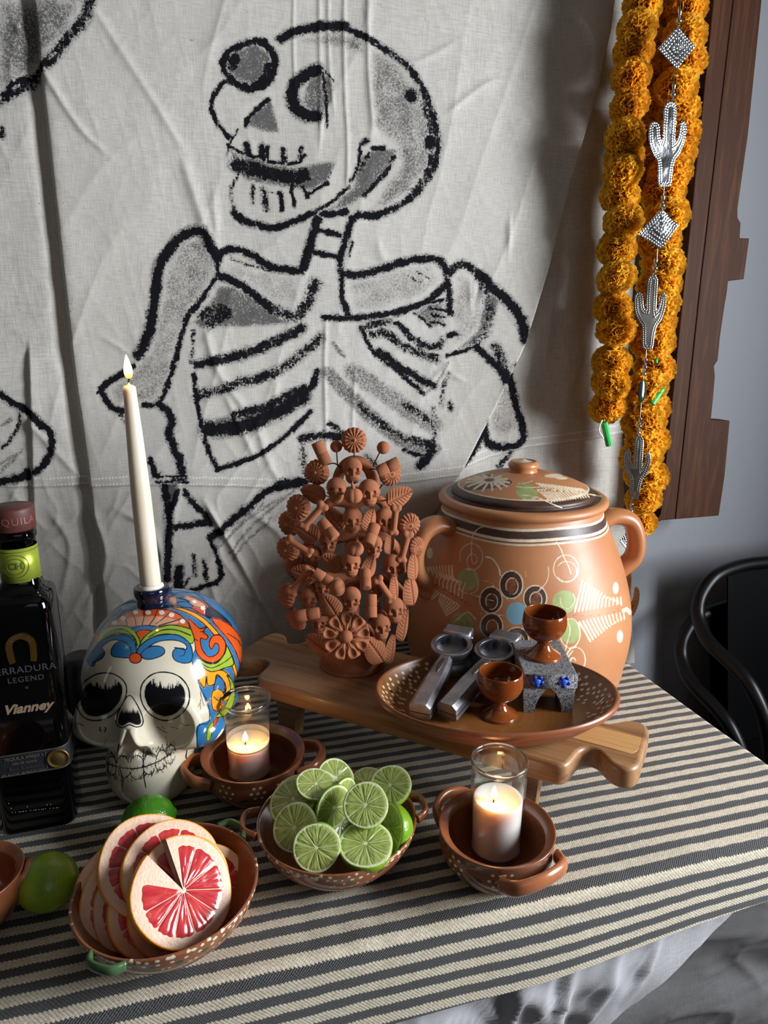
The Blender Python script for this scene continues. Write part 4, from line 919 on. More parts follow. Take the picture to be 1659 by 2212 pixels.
# lighter strip of the glued-up board near its right end
wb2 = woodmat('pale_acacia', '#c79a62', '#ab7c48', '#94683a', .42, axis=0, sc=9, ring=2.0, coat=.15)
strip = [bp(u, v) for u, v in ((BL*.60, .060), (BL+.0, .060), (BL+.03, .060), (BL+.062, .060), (BL+.067, .070), (BL+.067, .098), (BL*.60, .098))]
mk('pale_stave', inboard(slab(np.array(strip), BZ-.001, BZ+.0003, .0001, 1)), wb2, board, local=True)
for u, v in ((.035, .03), (BL-.045, .03), (.035, BWD-.03), (BL-.045, BWD-.03)):
    c = np.r_[bp(u, v), 0]
    q = [bp(u+a*.017, v+b*.013) for a, b in ((-1, -1), (1, -1), (1, 1), (-1, 1))]; q2 = [bp(u+a*.012, v+b*.010) for a, b in ((-1, -1), (1, -1), (1, 1), (-1, 1))]
    V = np.array([[*p, BZ-BTH+.001] for p in q]+[[*p, TT+.0012] for p in q2]); F = [(0, 1, 2, 3), (7, 6, 5, 4)]+[(i, i+4, (i+1) % 4+4, (i+1) % 4) for i in range(4)]
    mk('leg', inboard((V, F)), wb, board, smooth=False, local=True)

# ================================================================ oval platter
glz = lambda name, c1, c2, rough=.22: clay(name, c1, c2, rough, .6, 10, .12)
plm = Mat('glazed_brown_clay', '#9a5a2c', .36); plm.b.inputs['Coat Weight'].default_value = .3; plm.b.inputs['Coat Roughness'].default_value = .25
n1 = plm.noise(9, 4); dw, db = plm.at('dots'), plm.at('spots')
rim_ = plm.at('rim'); streak = plm.nd('ShaderNodeTexWave', {'Vector': plm.co(), 'Scale': 40.0, 'Distortion': 3.0}, wave_type='RINGS', rings_direction='Z').outputs['Fac']
c = plm.mix(plm.ss(.3, .7, n1), '#7d4d23', '#95602d'); c = plm.mix(plm.ma('MULTIPLY', streak, .25), c, '#7f4518'); c = plm.mix(rim_, c, plm.mix(n1, '#7a4327', '#8f5232'))
c = plm.mix(plm.ss(.5, -.3, db), c, '#23140d'); c = plm.mix(plm.ss(.4, -.3, dw), c, '#e8dcc0')
plm.set(Base_Color=c, Normal=plm.bump(plm.ma('ADD', n1, plm.ma('MULTIPLY', streak, .2)), .12, .001))
PC = onz(1071, 1492, BZ+.033); PA = 262*depth(PC)/F_PX; PB = PA*.68; PROT = -YAW
plat = thing('clay_platter', 'oval glazed brown clay platter with a rim of white dots on the board', 'platter', (PC[0], PC[1], BZ))
pf = [(0, .0), (.55, .0), (.70, .002), (.84, .011), (.95, .024), (.985, .0275), (1.0, .031), (1.0, .0345), (.985, .037), (.965, .036), (.93, .029), (.84, .0165), (.74, .0085), (.62, .0065), (.3, .006), (0, .006)]
pfs = smooth_path(np.array(pf), 8); nn = 420
V, F = lathe([(q[0]*PA, q[1]+BZ+.0005) for q in pfs], nn); V[:, 1] *= PB/PA
V = V @ rotz(PROT)[:3, :3].T; V[:, :2] += PC[:2]
pl = mk('dish', (V, F), plm, plat)
Lc = (V-np.array([PC[0], PC[1], 0])) @ rotz(-PROT)[:3, :3].T; rr_ = np.hypot(Lc[:, 0]/PA, Lc[:, 1]/PB); aa_ = np.arctan2(Lc[:, 1]/PB, Lc[:, 0]/PA)
idx = np.repeat(np.arange(len(pfs)), nn); _arc = np.r_[0, np.cumsum(np.linalg.norm(np.diff(np.c_[pfs[:, 0]*PA, pfs[:, 1]], axis=0), axis=1))]; _k = int(len(pfs)*.60); arc = _arc[idx]; s_of = lambda rd: float(np.interp(rd, pfs[_k:, 0][::-1], _arc[_k:][::-1])); top = idx > len(pfs)*.60
dots, spots = [], []; r_ = np.random.default_rng(5)
for a in np.arange(0, 2*np.pi, .115):
    for k, (rd, da) in enumerate(((.93, 0), (.895, .045), (.865, -.02), (.835, .03), (.80, 0.06), (.765, .03))):
        if r_.random() < .12 or (k > 3 and int(a/.115) % 3 == 0): continue
        dots.append((a+da+r_.normal(0, .008), rd+r_.normal(0, .006)))
    if int(a/.115) % 4 == 1: spots.append((a+.06, .88+.03*(int(a/.23) % 2)))
def fld(L, rad):
    out = np.full(len(V), 9.0); ii = np.flatnonzero(top & (rr_ > .68)); q = np.stack([aa_[ii] % (2*np.pi)*PA*.80, arc[ii]], 1); o = np.full(len(ii), 9.0)
    for a, rd in L:
        d = np.hypot(q[:, 0]-(a % (2*np.pi))*PA*.80, q[:, 1]-s_of(rd))*1000-rad; o = np.minimum(o, d)
    out[ii] = o; return out
attr(pl, 'dots', fld(dots, 2.5)); attr(pl, 'spots', fld(spots, 3.2)); attr(pl, 'rim', np.where((idx < len(pfs)*.60), 1.0, sstep(.955, .985, rr_)))
PF = BZ+.0068    # platter floor

# ================================================================ clay goblets
gb = Mat('red_brown_glaze', '#7a3a16', .12); n1 = gb.noise(14, 4); gb.set(Base_Color=gb.mix(gb.ss(.3, .72, n1), '#6d3110', '#8d4a1e'), Normal=gb.bump(gb.nd('ShaderNodeTexWave', {'Vector': gb.co(), 'Scale': 60.0, 'Distortion': 2.0}, bands_direction='Z').outputs['Fac'], .12, .0006))
gb.b.inputs['Coat Weight'].default_value = .6; gb.b.inputs['Coat Roughness'].default_value = .06
def goblet(label, base, r, h, lean=(0, 0)):
    t = thing('clay_goblet', label, 'goblet', base, 'small brown clay goblets')
    foot = [(0, .0), (.78, 0), (.82, .015), (.82, .04), (.72, .075), (.48, .15), (.34, .24), (.30, .31), (.33, .36)]
    bowl = [(.33, .36), (.52, .40), (.80, .50), (.97, .64), (1.02, .78), (.985, .93), (.955, .99), (.935, 1.0), (.905, .99), (.92, .92), (.95, .78), (.90, .64), (.72, .52), (.4, .46), (0, .45)]
    sh = np.array([[1, 0, lean[0]], [0, 1, lean[1]], [0, 0, 1]])
    for nm, pf_ in (('foot', foot), ('bowl', bowl)):
        V, F = lathe([(q[0]*r, q[1]*h) for q in smooth_path(np.array(pf_), 5)], 64); mk(nm, (V @ sh.T, F), gb, t, local=True)
    return t
gq = onz(1077, 1543, PF); g_h = onaxis(gq[0], gq[1], 1450)-PF
goblet('brown glazed clay goblet standing on the platter in front of the stone stool', gq, 49*depth(gq+[0, 0, .05])/F_PX, g_h)
# ================================================================ volcanic stone stool
stn = Mat('volcanic_stone', '#77767a', .95); v1 = stn.nd('ShaderNodeTexVoronoi', {'Vector': stn.co(), 'Scale': 620.0}).outputs['Distance']; n1 = stn.noise(900, 3, .7); n2 = stn.noise(620, 3, .7)
hole = stn.ss(.50, .62, n2); stn.set(Base_Color=stn.mix(hole, stn.mix(stn.ss(.35, .65, n1), '#6b6a6d', '#a09fa1'), '#1f1e20'), Normal=stn.bump(stn.ma('SUBTRACT', n1, stn.ma('MULTIPLY', hole, 1.6)), .8, .0012))
fl = onz(1130, 1540, PF); frr = onz(1239, 1541, PF); sw = np.linalg.norm((frr-fl)[:2])
su = np.array([math.cos(-.30), math.sin(-.30)]); su = (frr-fl)[:2]/sw; svv = np.array([-su[1], su[0]]); ST_H = .066
stt = onaxis(*((fl+frr)/2)[:2], 1458)   # top front edge height
SH = stt-PF; bk_ = onz(1111, 1382, stt); fl_t = onz(1137, 1458, stt); dep = float(((bk_-fl_t)[:2])@svv); dep = max(.05, min(.10, dep))
sc_ = ((fl+frr)/2)[:2]+svv*dep/2
stool = thing('stone_stool', 'small grey volcanic stone stool with two blue flowers standing on the platter', 'stool', (*sc_, PF)); stool.rotation_euler = (0, 0, math.atan2(su[1], su[0]))
hx, hy = sw/2+.002, dep/2
mk('top', slab([(-hx, -hy), (hx, -hy), (hx, hy), (-hx, hy)], SH*.63, SH, .0022, 3), stn, stool, local=True)
def leg(sx, sy):
    x0, x1 = (-hx+.001, -hx*.30) if sx < 0 else (hx*.30, hx-.001); xb0, xb1 = (-hx+.003, -hx*.50) if sx < 0 else (hx*.50, hx-.003)
    y0, y1 = (-hy+.002, -hy*.25) if sy < 0 else (hy*.25, hy-.002)
    nz_ = 8; rings = []
    for i in range(nz_):
        t = i/(nz_-1); q = t**2.2; a0, a1 = xb0+(x0-xb0)*t, (xb1+(x1*.12-xb1)*q if True else 0)
        rings.append([(a0 if sx < 0 else a1, y0), (a1 if sx < 0 else xb1+(x1-xb1)*t, y0), (a1 if sx < 0 else xb1+(x1-xb1)*t, y1), (a0 if sx < 0 else a1, y1)] if sx < 0 else [(xb0+(x0*.12-xb0)*q, y0), (xb1+(x1-xb1)*t, y0), (xb1+(x1-xb1)*t, y1), (xb0+(x0*.12-xb0)*q, y1)])
    V = np.array([[*p, SH*.645*i/(nz_-1)] for i, r in enumerate(rings) for p in r]); F = [(3, 2, 1, 0)]
    for i in range(nz_-1): F += [(i*4+j, i*4+(j+1) % 4, (i+1)*4+(j+1) % 4, (i+1)*4+j) for j in range(4)]
    mk('leg', (V, F), stn, stool, smooth=False, local=True)
for sx in (-1, 1):
    for sy in (-1, 1): leg(sx, sy)
b1 = Mat('blue_enamel', '#1a2fae', .3); b2 = Mat('light_blue_enamel', '#2f6fd8', .35)
def blossom(cx, y, cz, s=1):
    fo = mk('painted_flower', mv(xf(lathe([(0, .0014), (.0026, .0013), (.0036, .0008), (.0042, 0)], 20), basis((0, -1, 0))), (cx, y, cz)), b2, stool, local=True)
    for k in range(5):
        a = math.radians(90+36+72*k); fo2 = mk('petal', mv(xf(lathe([(0, .0010), (.0018, .0008), (.0026, 0)], 14), basis((0, -1, 0))), (cx+0.0058*math.cos(a), y, cz+0.0058*math.sin(a))), b1, fo, local=True)
for s in (-.48, .50): blossom(hx*s, -hy-.0002, SH*.82)
gq2 = onz(1172, 1416, stt); g2h = onaxis(gq2[0], gq2[1], 1322)-stt
goblet('brown glazed clay goblet standing on top of the grey stone stool', gq2+[0, 0, .0003], 47*depth(gq2+[0, 0, .05])/F_PX, g2h)
# ================================================================ aluminium lime squeezers
al = Mat('cast_aluminium', '#a9acb3', .38, Metallic=1.0); n1 = al.noise(25, 4); n2 = al.noise(700, 2)
al.set(Base_Color=al.mix(al.ss(.35, .75, n1), '#b4b6bd', '#7c7d83'), Roughness=al.ma('ADD', .28, al.ma('MULTIPLY', n1, .25)), Normal=al.bump(n2, .25, .0005))
ald = Mat('dark_aluminium', '#6e6a66', .5, Metallic=1.0)  # darker, rougher metal for the groove on the upper handle
def squeezer(label, he, hz, be, bz, roll=0.0, cupr=.034):
    a = np.array([*he, hz]); b = np.array([*be, bz]); ax = b-a; Ls = np.linalg.norm(ax); ax /= Ls
    up = np.array([0, 0, 1.0]); sd = np.cross(up, ax); sd /= np.linalg.norm(sd); n_ = np.cross(ax, sd); n_ = n_*math.cos(roll)+sd*math.sin(roll); sd = np.cross(n_, ax)
    M = np.eye(4); M[:3, 0] = ax; M[:3, 1] = sd; M[:3, 2] = n_
    t = thing('lime_squeezer', label, 'squeezer', a); t.matrix_world = bm4(np.block([[M[:3, :3], a[:, None]], [np.zeros((1, 3)), np.ones((1, 1))]]))
    def handle(z0, z1, w, top):
        prof = [(-w, z0), (w, z0), (w, z0*.4+z1*.6), (w*.62, z1), (-w*.62, z1), (-w, z0*.4+z1*.6)] if top else [(-w*.7, z0), (w*.7, z0), (w, z0*.6+z1*.4), (w, z1), (-w, z1), (-w, z0*.6+z1*.4)]
        st_ = [(0, .95), (.004, 1), (Ls*.45, .98), (Ls*.66, .86), (Ls-cupr*.80, .62)]
        V = np.array([[x, y*s, z] for x, s in st_ for y, z in prof]); F = [tuple(range(5, -1, -1)), tuple(24+i for i in range(6))]
        for i in range(4): F += [(i*6+j, i*6+(j+1) % 6, (i+1)*6+(j+1) % 6, (i+1)*6+j) for j in range(6)]
        return V, F
    c = (Ls, 0, 0)
    mk('lower_handle', handle(-.0005, .0085, .0135, False), al, t, smooth=False, local=True)
    mk('upper_handle', handle(.0098, .0225, .0135, True), al, t, smooth=False, local=True)
    mk('groove', mv(xf(sphere((0, 0, 0), 1, 16, (.016, .0035, .0022)), np.eye(4)), (Ls*.62, 0, .0222)), ald, t, local=True)
    lc = [(0, -.022), (.012, -.021), (.024, -.014), (.031, -.002), (cupr, .007), (cupr, .0105), (cupr-.003, .0108), (0, .0108)]
    mk('lower_cup', lathe([tuple(q) for q in smooth_path(np.array(lc), 4)], 48, c=c), al, t, local=True)
    uc = [(cupr-.004, .0112), (cupr+.0005, .0125), (cupr+.0005, .0215), (cupr-.001, .0232), (cupr-.0045, .0232), (cupr-.006, .0215), (.024, .010), (.015, .002), (.006, -.0015), (0, -.002)]
    mk('upper_cup', lathe([tuple(q) for q in smooth_path(np.array(uc), 4)], 48, c=c), al, t, local=True)
    mk('hinge_block', slab([(Ls+cupr-.008, -.019), (Ls+cupr+.013, -.019), (Ls+cupr+.013, .019), (Ls+cupr-.008, .019)], .0, .0275, .003, 2), al, t, local=True)
    mk('hinge_pin', tube([(Ls+cupr+.006, -.0205, .013), (Ls+cupr+.006, .0205, .013)], .0028, 12), al, t, local=True)
h1 = onz(907, 1553, PF+.003); c1 = onz(976, 1422, PF+.022)
squeezer('cast metal lime squeezer nearest the left rim of the platter', h1[:2], PF+.0025, c1[:2], PF+.0225, 0, 44*depth(c1)/F_PX)
h2 = onz(966, 1553, PF+.003); c2 = onz(1071, 1433, PF+.022)
squeezer('cast metal lime squeezer behind the front goblet', h2[:2], PF+.0025, c2[:2], PF+.0225, 0, 44*depth(c2)/F_PX)
# ================================================================ terracotta tree of life
tc = Mat('terracotta', '#a9623f', .92); n1 = tc.noise(30, 4); n2 = tc.noise(420, 3, .65)
tc.set(Base_Color=tc.mix(tc.ss(.3, .7, n1), '#945a3f', '#a76c4d'), Normal=tc.bump(tc.ma('ADD', n1, n2), .28, .0007)); tc.b.inputs['Specular IOR Level'].default_value = .2
wr = Mat('dark_wire', '#3a2a22', .6)
TB = onz(762, 1430, BZ); TD = depth(TB); KS = TD/F_PX/3.815         # metres per crop px
tree = thing('tree_of_life', 'terracotta tree of life sculpture of little skulls, flowers and bones on the wooden board', 'sculpture', (TB[0], TB[1], BZ))
VD = np.array([-TB[0], -TB[1], 0]); VD /= np.linalg.norm(VD); VR = np.cross([0, 0, 1], VD); VR = -VR   # towards camera / image right
VR = np.cross(VD, [0, 0, 1.0]); VR = -VR if (VR @ CR) < 0 else VR
def tp(cx, cy, fwd=0.0):
    """sculpture point seen at crop px (cx,cy), fwd metres in front of its middle plane"""
    d = ray(560+cx/3.815, 900+cy/3.815); P0 = np.array([TB[0], TB[1], BZ])+VD*fwd
    return CP + d*(((P0-CP)@VD)/(d@VD))
def proto(name, VF): return mesh(name, VF[0], VF[1], tc, True)
# ---- prototypes (unit: crop px * KS applied by scale), face along +Z, up +Y
def skull_f(P):
    d = ell(P, (0, .22, -.05), (.46, .52, .46)); d = smin(d, ell(P, (0, -.30, .05), (.33, .34, .34)), .12)
    d = smin(d, ell(P, (0, -.46, .12), (.26, .20, .26)), .06)
    for s in (-1, 1):
        d = smin(d, ell(P, (s*.25, -.08, .26), (.15, .10, .13)), .06)
        d = smax(d, -ell(P, (s*.185, .08, .44), (.115, .125, .20)), .03)
    d = smin(d, ell(P, (0, -.06, .40), (.05, .17, .09)), .04)
    d = smax(d, -ell(P, (-.045, -.20, .47), (.03, .05, .08)), .01); d = smax(d, -ell(P, (.045, -.20, .47), (.03, .05, .08)), .01)
    d = smin(d, ell(P, (0, -.34, .33), (.20, .055, .10)), .03); d = smin(d, ell(P, (0, -.46, .33), (.18, .055, .10)), .03)
    return smax(d, -sbox(P, (0, -.40, .5), (.19, .012, .12)), .015)
SK = proto('skull', surfnet(skull_f, (-.6, -.8, -.6), (.6, .85, .6), .034))
def rosette():
    def f(U, Vv):
        a = U*2*np.pi; r = np.sin(np.clip(Vv, 0, 1)*np.pi/2*1.0)
        lob = np.abs(np.cos(a*8)); R_ = .93+.07*lob
        z = .52*np.cos(np.clip(Vv, 0, 1)*np.pi/2)**.8
        g = sstep(.18, .35, r)*(1-.15*r); z = z-.10*g*(1-lob**.7)
        z = z+.10*np.exp(-(r/.10)**4)-.05*np.exp(-((r-.17)/.06)**2)
        z = z+.05*sstep(.62, .68, r)*sstep(.8, .72, r)*lob
        return np.stack([r*R_*np.cos(a), r*R_*np.sin(a), z], 1)
    V, F = grid(96, 22, f, True); k = len(V)
    b, Fb = grid(96, 6, lambda U, Vv: np.stack([(1-Vv)*(.93+.07*np.abs(np.cos(U*2*np.pi*8)))*np.cos(U*2*np.pi), (1-Vv)*(.93+.07*np.abs(np.cos(U*2*np.pi*8)))*np.sin(U*2*np.pi), -.22*np.sin(Vv*np.pi/2)], 1), True)
    return np.concatenate([V, b]), np.concatenate([F, Fb[:, ::-1]+k])
RO = proto('rosette', rosette())
def leafp():
    def f(U, Vv):
        y = 1-2*Vv; w = .66*np.sqrt(np.clip(1-np.abs(y)**2.2, 0, 1))*(1-.28*y); s = U*2-1; x = s*w
        z = .20*(1-s*s)+.03*np.cos((Vv*9+np.abs(s)*1.8)*2*np.pi)*np.clip(np.abs(s)*3, 0, 1)*(1-s**4)-.10*np.exp(-(s/.09)**2)
        return np.stack([x, y, z], 1)
    V, F = grid(33, 56, f); V2 = V.copy(); V2[:, 2] = -.10*(1-(np.linspace(-1, 1, 33)[:, None]**2)).repeat(56, 1).ravel()
    return np.concatenate([V, V2]), np.concatenate([F[:, ::-1], F+len(V)])
LE = proto('leaf', leafp())
def cylp():
    pf_ = [(0, -1), (.40, -1), (.44, -.95), (.44, -.06), (.40, -.02), (.44, .02), (.44, .95), (.40, 1), (0, 1)]; out = []
    for a, b in zip(pf_[:-1], pf_[1:]): out += [a, (a[0]*.6+b[0]*.4, a[1]*.6+b[1]*.4)]
    V, F = lathe(out+[pf_[-1]], 28); return V[:, [0, 2, 1]]*[1, 1, -1], F
CY_ = proto('stub', cylp())
bonef = lambda P: smin(smin(smin(caps(P, (0, -.62, 0), (0, .62, 0), .21), ell(P, (-.17, .82, 0), (.22, .22, .22)), .12), smin(ell(P, (.17, .82, 0), (.22, .22, .22)), ell(P, (-.16, -.82, 0), (.21, .20, .21)), .05), .12), ell(P, (.16, -.82, 0), (.21, .20, .21)), .12)
BO = proto('bone', surfnet(bonef, (-.6, -1.2, -.4), (.6, 1.2, .4), .05))
def pumpf():
    def f(U, Vv):
        t = Vv*np.pi; a = U*2*np.pi; r = np.sin(t)*(.88+.12*np.abs(np.cos(a*3))**.6); y = .86*np.cos(t)-.12*np.exp(-(np.sin(t)/.3)**2)*np.sign(np.cos(t)); return np.stack([r*np.cos(a), y, r*np.sin(a)], 1)
    V, F = grid(60, 26, f, True); S_ = tube(smooth_path([(0, .6, 0), (-.02, .95, .02), (-.1, 1.3, .04), (-.02, 1.62, .04)], 5), np.linspace(.28, .05, 16), 12)
    return merge((V, F[:, ::-1]), S_)
PU = proto('pumpkin', pumpf())
BA = proto('ball', sphere((0, 0, 0), 1, 24))
def bigfl():
    Ls = []
    for k in range(9):
        a = 2*np.pi*k/9+.17
        def f(U, Vv):
            s = U*2-1; r = .22+.80*Vv; w = .33*np.sqrt(np.clip(1-(np.abs(Vv*2-1.25)/1.35)**2.4, 0, 1))*(.42+.62*Vv); w = np.where(Vv > .985, .02, w)
            z = .20+.06*np.sin(Vv*np.pi)+.10*(1-s*s)-.15*np.exp(-((s/.55)**2+((Vv-.66)/.24)**2)**2)-.03*np.exp(-(s/.1)**2)*sstep(.5, .3, Vv)
            z = z-.12*np.abs(s)**6
            x, y = r, s*w; return np.stack([x*np.cos(a)-y*np.sin(a), x*np.sin(a)+y*np.cos(a), z], 1)
        V, F = grid(22, 26, f); Ls.append((V, F)); V2 = V.copy(); V2[:, 2] = V2[:, 2]*.2-.12; Ls.append((V2, F[:, ::-1]))
        for s_ in (-.16, 0, .16):
            aa = a+np.pi/9+s_*.5; c_, n_ = np.array([math.cos(aa), math.sin(aa), 0]), 0
            Ls.append(tube([c_*.25+[0, 0, .22], c_*.5+[0, 0, .27], c_*(.78-abs(s_))+[0, 0, .18]], [.03, .045, .02], 8))
    Ls.append(sphere((0, 0, .22), .30, 28, (1, 1, .85))); return merge(*Ls)
BF = proto('large_flower', bigfl())
def put(me, name, cx, cy, r, fwd, yaw=0, pit=0, roll=0, sx=1.0):
    """r in crop px; yaw>0 turns the face to image right, pit>0 tips it up, roll turns counter-clockwise in the picture"""
    p = tp(cx, cy, fwd); s = r*KS*depth(p)/TD
    n = VD*math.cos(math.radians(yaw))*math.cos(math.radians(pit))+VR*math.sin(math.radians(yaw))*math.cos(math.radians(pit))+np.array([0, 0, math.sin(math.radians(pit))])
    M = basis(n, (0, 0, 1), p-wl(tree)); c, s_ = math.cos(math.radians(roll)), math.sin(math.radians(roll))
    R_ = np.eye(4); R_[:2, :2] = [[c, -s_], [s_, c]]; Sc = np.diag([s*sx, s, s, 1]); return inst(me, name, tree, bm4(M @ R_ @ Sc))
# base dome and arches
zt_ = onaxis(TB[0], TB[1], 900+1905/3.815); r0 = 262*KS
mk('base', lathe([tuple(q) for q in smooth_path(np.array([(0, BZ), (r0*.96, BZ), (r0, BZ+.004), (r0*.97, BZ+.016), (r0*.85, BZ+.034), (r0*.62, BZ+.052), (r0*.3, BZ+.060), (0, BZ+.062)]), 6)], 64, c=(TB[0], TB[1], 0)), tc, tree)
def arch(pts, r, fwd): mk('arch', tube(smooth_path([tp(x, y, f_) for x, y, f_ in pts], 8), r*KS, 14), tc, tree)
arch([(640, 560, 0), (660, 470, 0), (710, 395, 0), (775, 365, 0), (850, 380, 0), (910, 450, 0), (945, 560, 0), (955, 640, 0)], 42, 0)
arch([(520, 800, 0), (560, 730, 0), (620, 700, 0), (770, 715, .0), (960, 680, 0), (1040, 740, 0), (1090, 830, 0)], 38, 0)
arch([(420, 1250, -.005), (390, 1100, 0), (480, 960, 0), (600, 1010, 0), (760, 980, 0), (900, 990, 0), (1040, 1000, 0), (1150, 1120, 0), (1170, 1280, 0)], 40, 0)
arch([(450, 1640, 0), (400, 1480, 0), (480, 1330, 0), (620, 1330, 0), (760, 1330, 0), (900, 1340, 0), (1060, 1350, 0), (1180, 1480, 0), (1160, 1660, 0)], 40, 0)
arch([(760, 1960, -.01), (765, 1600, -.015), (768, 1200, -.015), (770, 800, -.01), (772, 600, -.005)], 62, 0)
for cx in (560, 980): arch([(cx, 1930, -.005), (cx+(-30 if cx < 700 else 40), 1760, -.005), (cx+(-60 if cx < 700 else 70), 1600, -.005)], 46, 0)
F0, F1, F2 = .022, .042, .060
for cx, cy, r, f_, yw, pt in ((768, 445, 135, F0, 5, 12), (635, 605, 135, F1, -8, 8), (905, 625, 140, F1, 8, 5), (768, 855, 132, F1, 4, 6), (1030, 850, 125, .012, 12, 2), (570, 1035, 125, .018, -4, -5), (940, 1070, 125, .02, 8, -6), (757, 1212, 132, F1, 2, 4), (440, 1155, 125, .015, -8, 0), (1100, 1235, 130, .016, 10, 0), (415, 1490, 130, .015, -6, 0), (528, 1400, 120, .018, -4, 0), (757, 1505, 135, .030, 2, 0), (1112, 1590, 135, F1, 12, 6), (1004, 1728, 135, .050, 10, 6), (498, 1690, 120, .02, -8, 2), (960, 1405, 115, .018, 6, 0)):
    put(SK, 'skull', cx, cy+8, r*1.15, f_, yw, pt, 0, 1.16)
for cx, cy, r, f_, yw, pt, rl in ((780, 195, 108, .018, 4, 8, 0), (478, 458, 108, .02, -18, 8, 10), (1075, 470, 105, .02, 28, 5, 30), (326, 745, 110, .03, -22, 5, 0), (252, 880, 108, .0, -30, 0, 0), (240, 1088, 106, .02, -24, 0, 0), (300, 1240, 104, .0, -20, -5, 0), (232, 1470, 106, .015, -50, 10, 0), (308, 1665, 104, .02, -40, -12, 0), (1232, 890, 102, .02, 22, 2, 12), (1290, 1072, 88, .0, 42, 0, 0), (330, 1330, 60, -.01, -20, 0, 0)):
    put(RO, 'rosette', cx, cy, r, f_, yw, pt, rl)
for cx, cy, r, f_, yw, pt, rl, sx in ((444, 632, 92, .03, -20, 0, 75, 1.1), (1155, 658, 100, .03, 15, 0, -68, 1.1), (622, 835, 98, .025, -8, 0, 35, .95), (908, 850, 92, .025, 35, 0, -15, .95), (392, 948, 98, .03, -15, 0, 60, 1.1), (1075, 1038, 84, .045, 45, 0, -4, .95), (600, 1198, 88, .035, -5, 0, 50, 1.1), (905, 1235, 88, .035, 30, 0, -20, 1.0), (365, 1292, 92, .03, -15, 10, 75, 1.1), (586, 1550, 94, .04, 0, 0, 30, 1.1), (1265, 1232, 100, .02, 52, 0, 4, 1.0), (1243, 1430, 112, .02, 42, 0, 10, 1.0), (1110, 1400, 90, .03, 50, 0, 10, .9), (960, 1612, 86, .035, 50, 0, -16, .9), (1182, 1718, 112, .03, 48, 0, -16, .85), (948, 1920, 104, .062, 20, 15, 30, 1.15), (1080, 1915, 104, .05, 50, 0, -14, .9), (482, 1868, 98, .045, -20, 10, 62, 1.1)):
    put(LE, 'leaf', cx, cy, r*1.2, f_, yw, pt, rl, sx)
for cx, cy, r, f_, yw, pt, rl in ((515, 300, 92, .02, 10, 10, 22), (1062, 415, 90, .055, 5, 5, -66), (568, 930, 88, .07, 0, 40, 38), (925, 975, 92, .072, 8, 45, -24), (530, 1330, 86, .072, 0, 15, 58), (876, 1340, 82, .078, 5, 55, -3), (922, 1560, 88, .075, 4, 25, -2), (400, 1632, 92, .06, -5, 0, -80)):
    put(CY_, 'stub', cx, cy, r*1.08, f_, yw, pt, rl, 1.16)
for cx, cy, r, f_, yw, pt, rl in ((445, 820, 125, .065, 0, 0, -42), (1115, 855, 110, .058, 10, 0, -6), (330, 1068, 108, .065, -10, 0, 58), (1197, 1075, 118, .05, 10, 0, -14), (335, 1358, 125, .06, 0, 0, -38), (1032, 1425, 112, .062, 8, 0, 32)):
    put(BO, 'bone', cx, cy, r*1.16, f_, yw, pt, rl)
for cx, cy, r, f_, yw, pt, rl in ((775, 652, 78, .065, 5, 5, 0), (785, 1088, 78, .065, 8, 10, -16), (640, 1402, 80, .075, 20, 20, -75)): put(PU, 'pumpkin', cx, cy, r, f_, yw, pt, rl)
put(BA, 'ball', 635, 246, 50, .012); put(BA, 'ball', 1022, 256, 54, .012)
put(BF, 'large_flower', 716, 1802, 190, .070, 0, 14, 0)
def wire(pts): mk('wire', tube(smooth_path([tp(*p) for p in pts], 4), .0009, 6), wr, tree)
for q in ([(782, 300, .015), (783, 345, .01)], [(638, 290, .012), (645, 400, .005)], [(990, 300, .012), (930, 420, .0)], [(685, 430, .005), (620, 385, .01), (560, 395, .015)], [(870, 460, .0), (930, 430, .01), (980, 440, .02)], [(520, 645, .02), (580, 660, .0)], [(1070, 680, .02), (1000, 700, 0)], [(985, 600, .0), (1015, 560, .015)], [(650, 860, .03), (700, 905, .0)], [(455, 980, .03), (500, 1005, .0)], [(640, 990, .06), (690, 1035, .0)], [(650, 1235, .03), (700, 1260, .0)], [(320, 1450, .02), (360, 1450, .0)], [(430, 1340, .05), (500, 1370, .0)], [(490, 1610, .055), (590, 1660, .0)], [(1150, 1450, .0), (1200, 1520, .01), (1230, 1610, .02)], [(640, 1580, .035), (680, 1620, .0)], [(915, 1640, .07), (905, 1700, .02)], [(1060, 745, .0), (1010, 745, .02)], [(1150, 1330, .0), (1180, 1380, .02)]): wire(q)
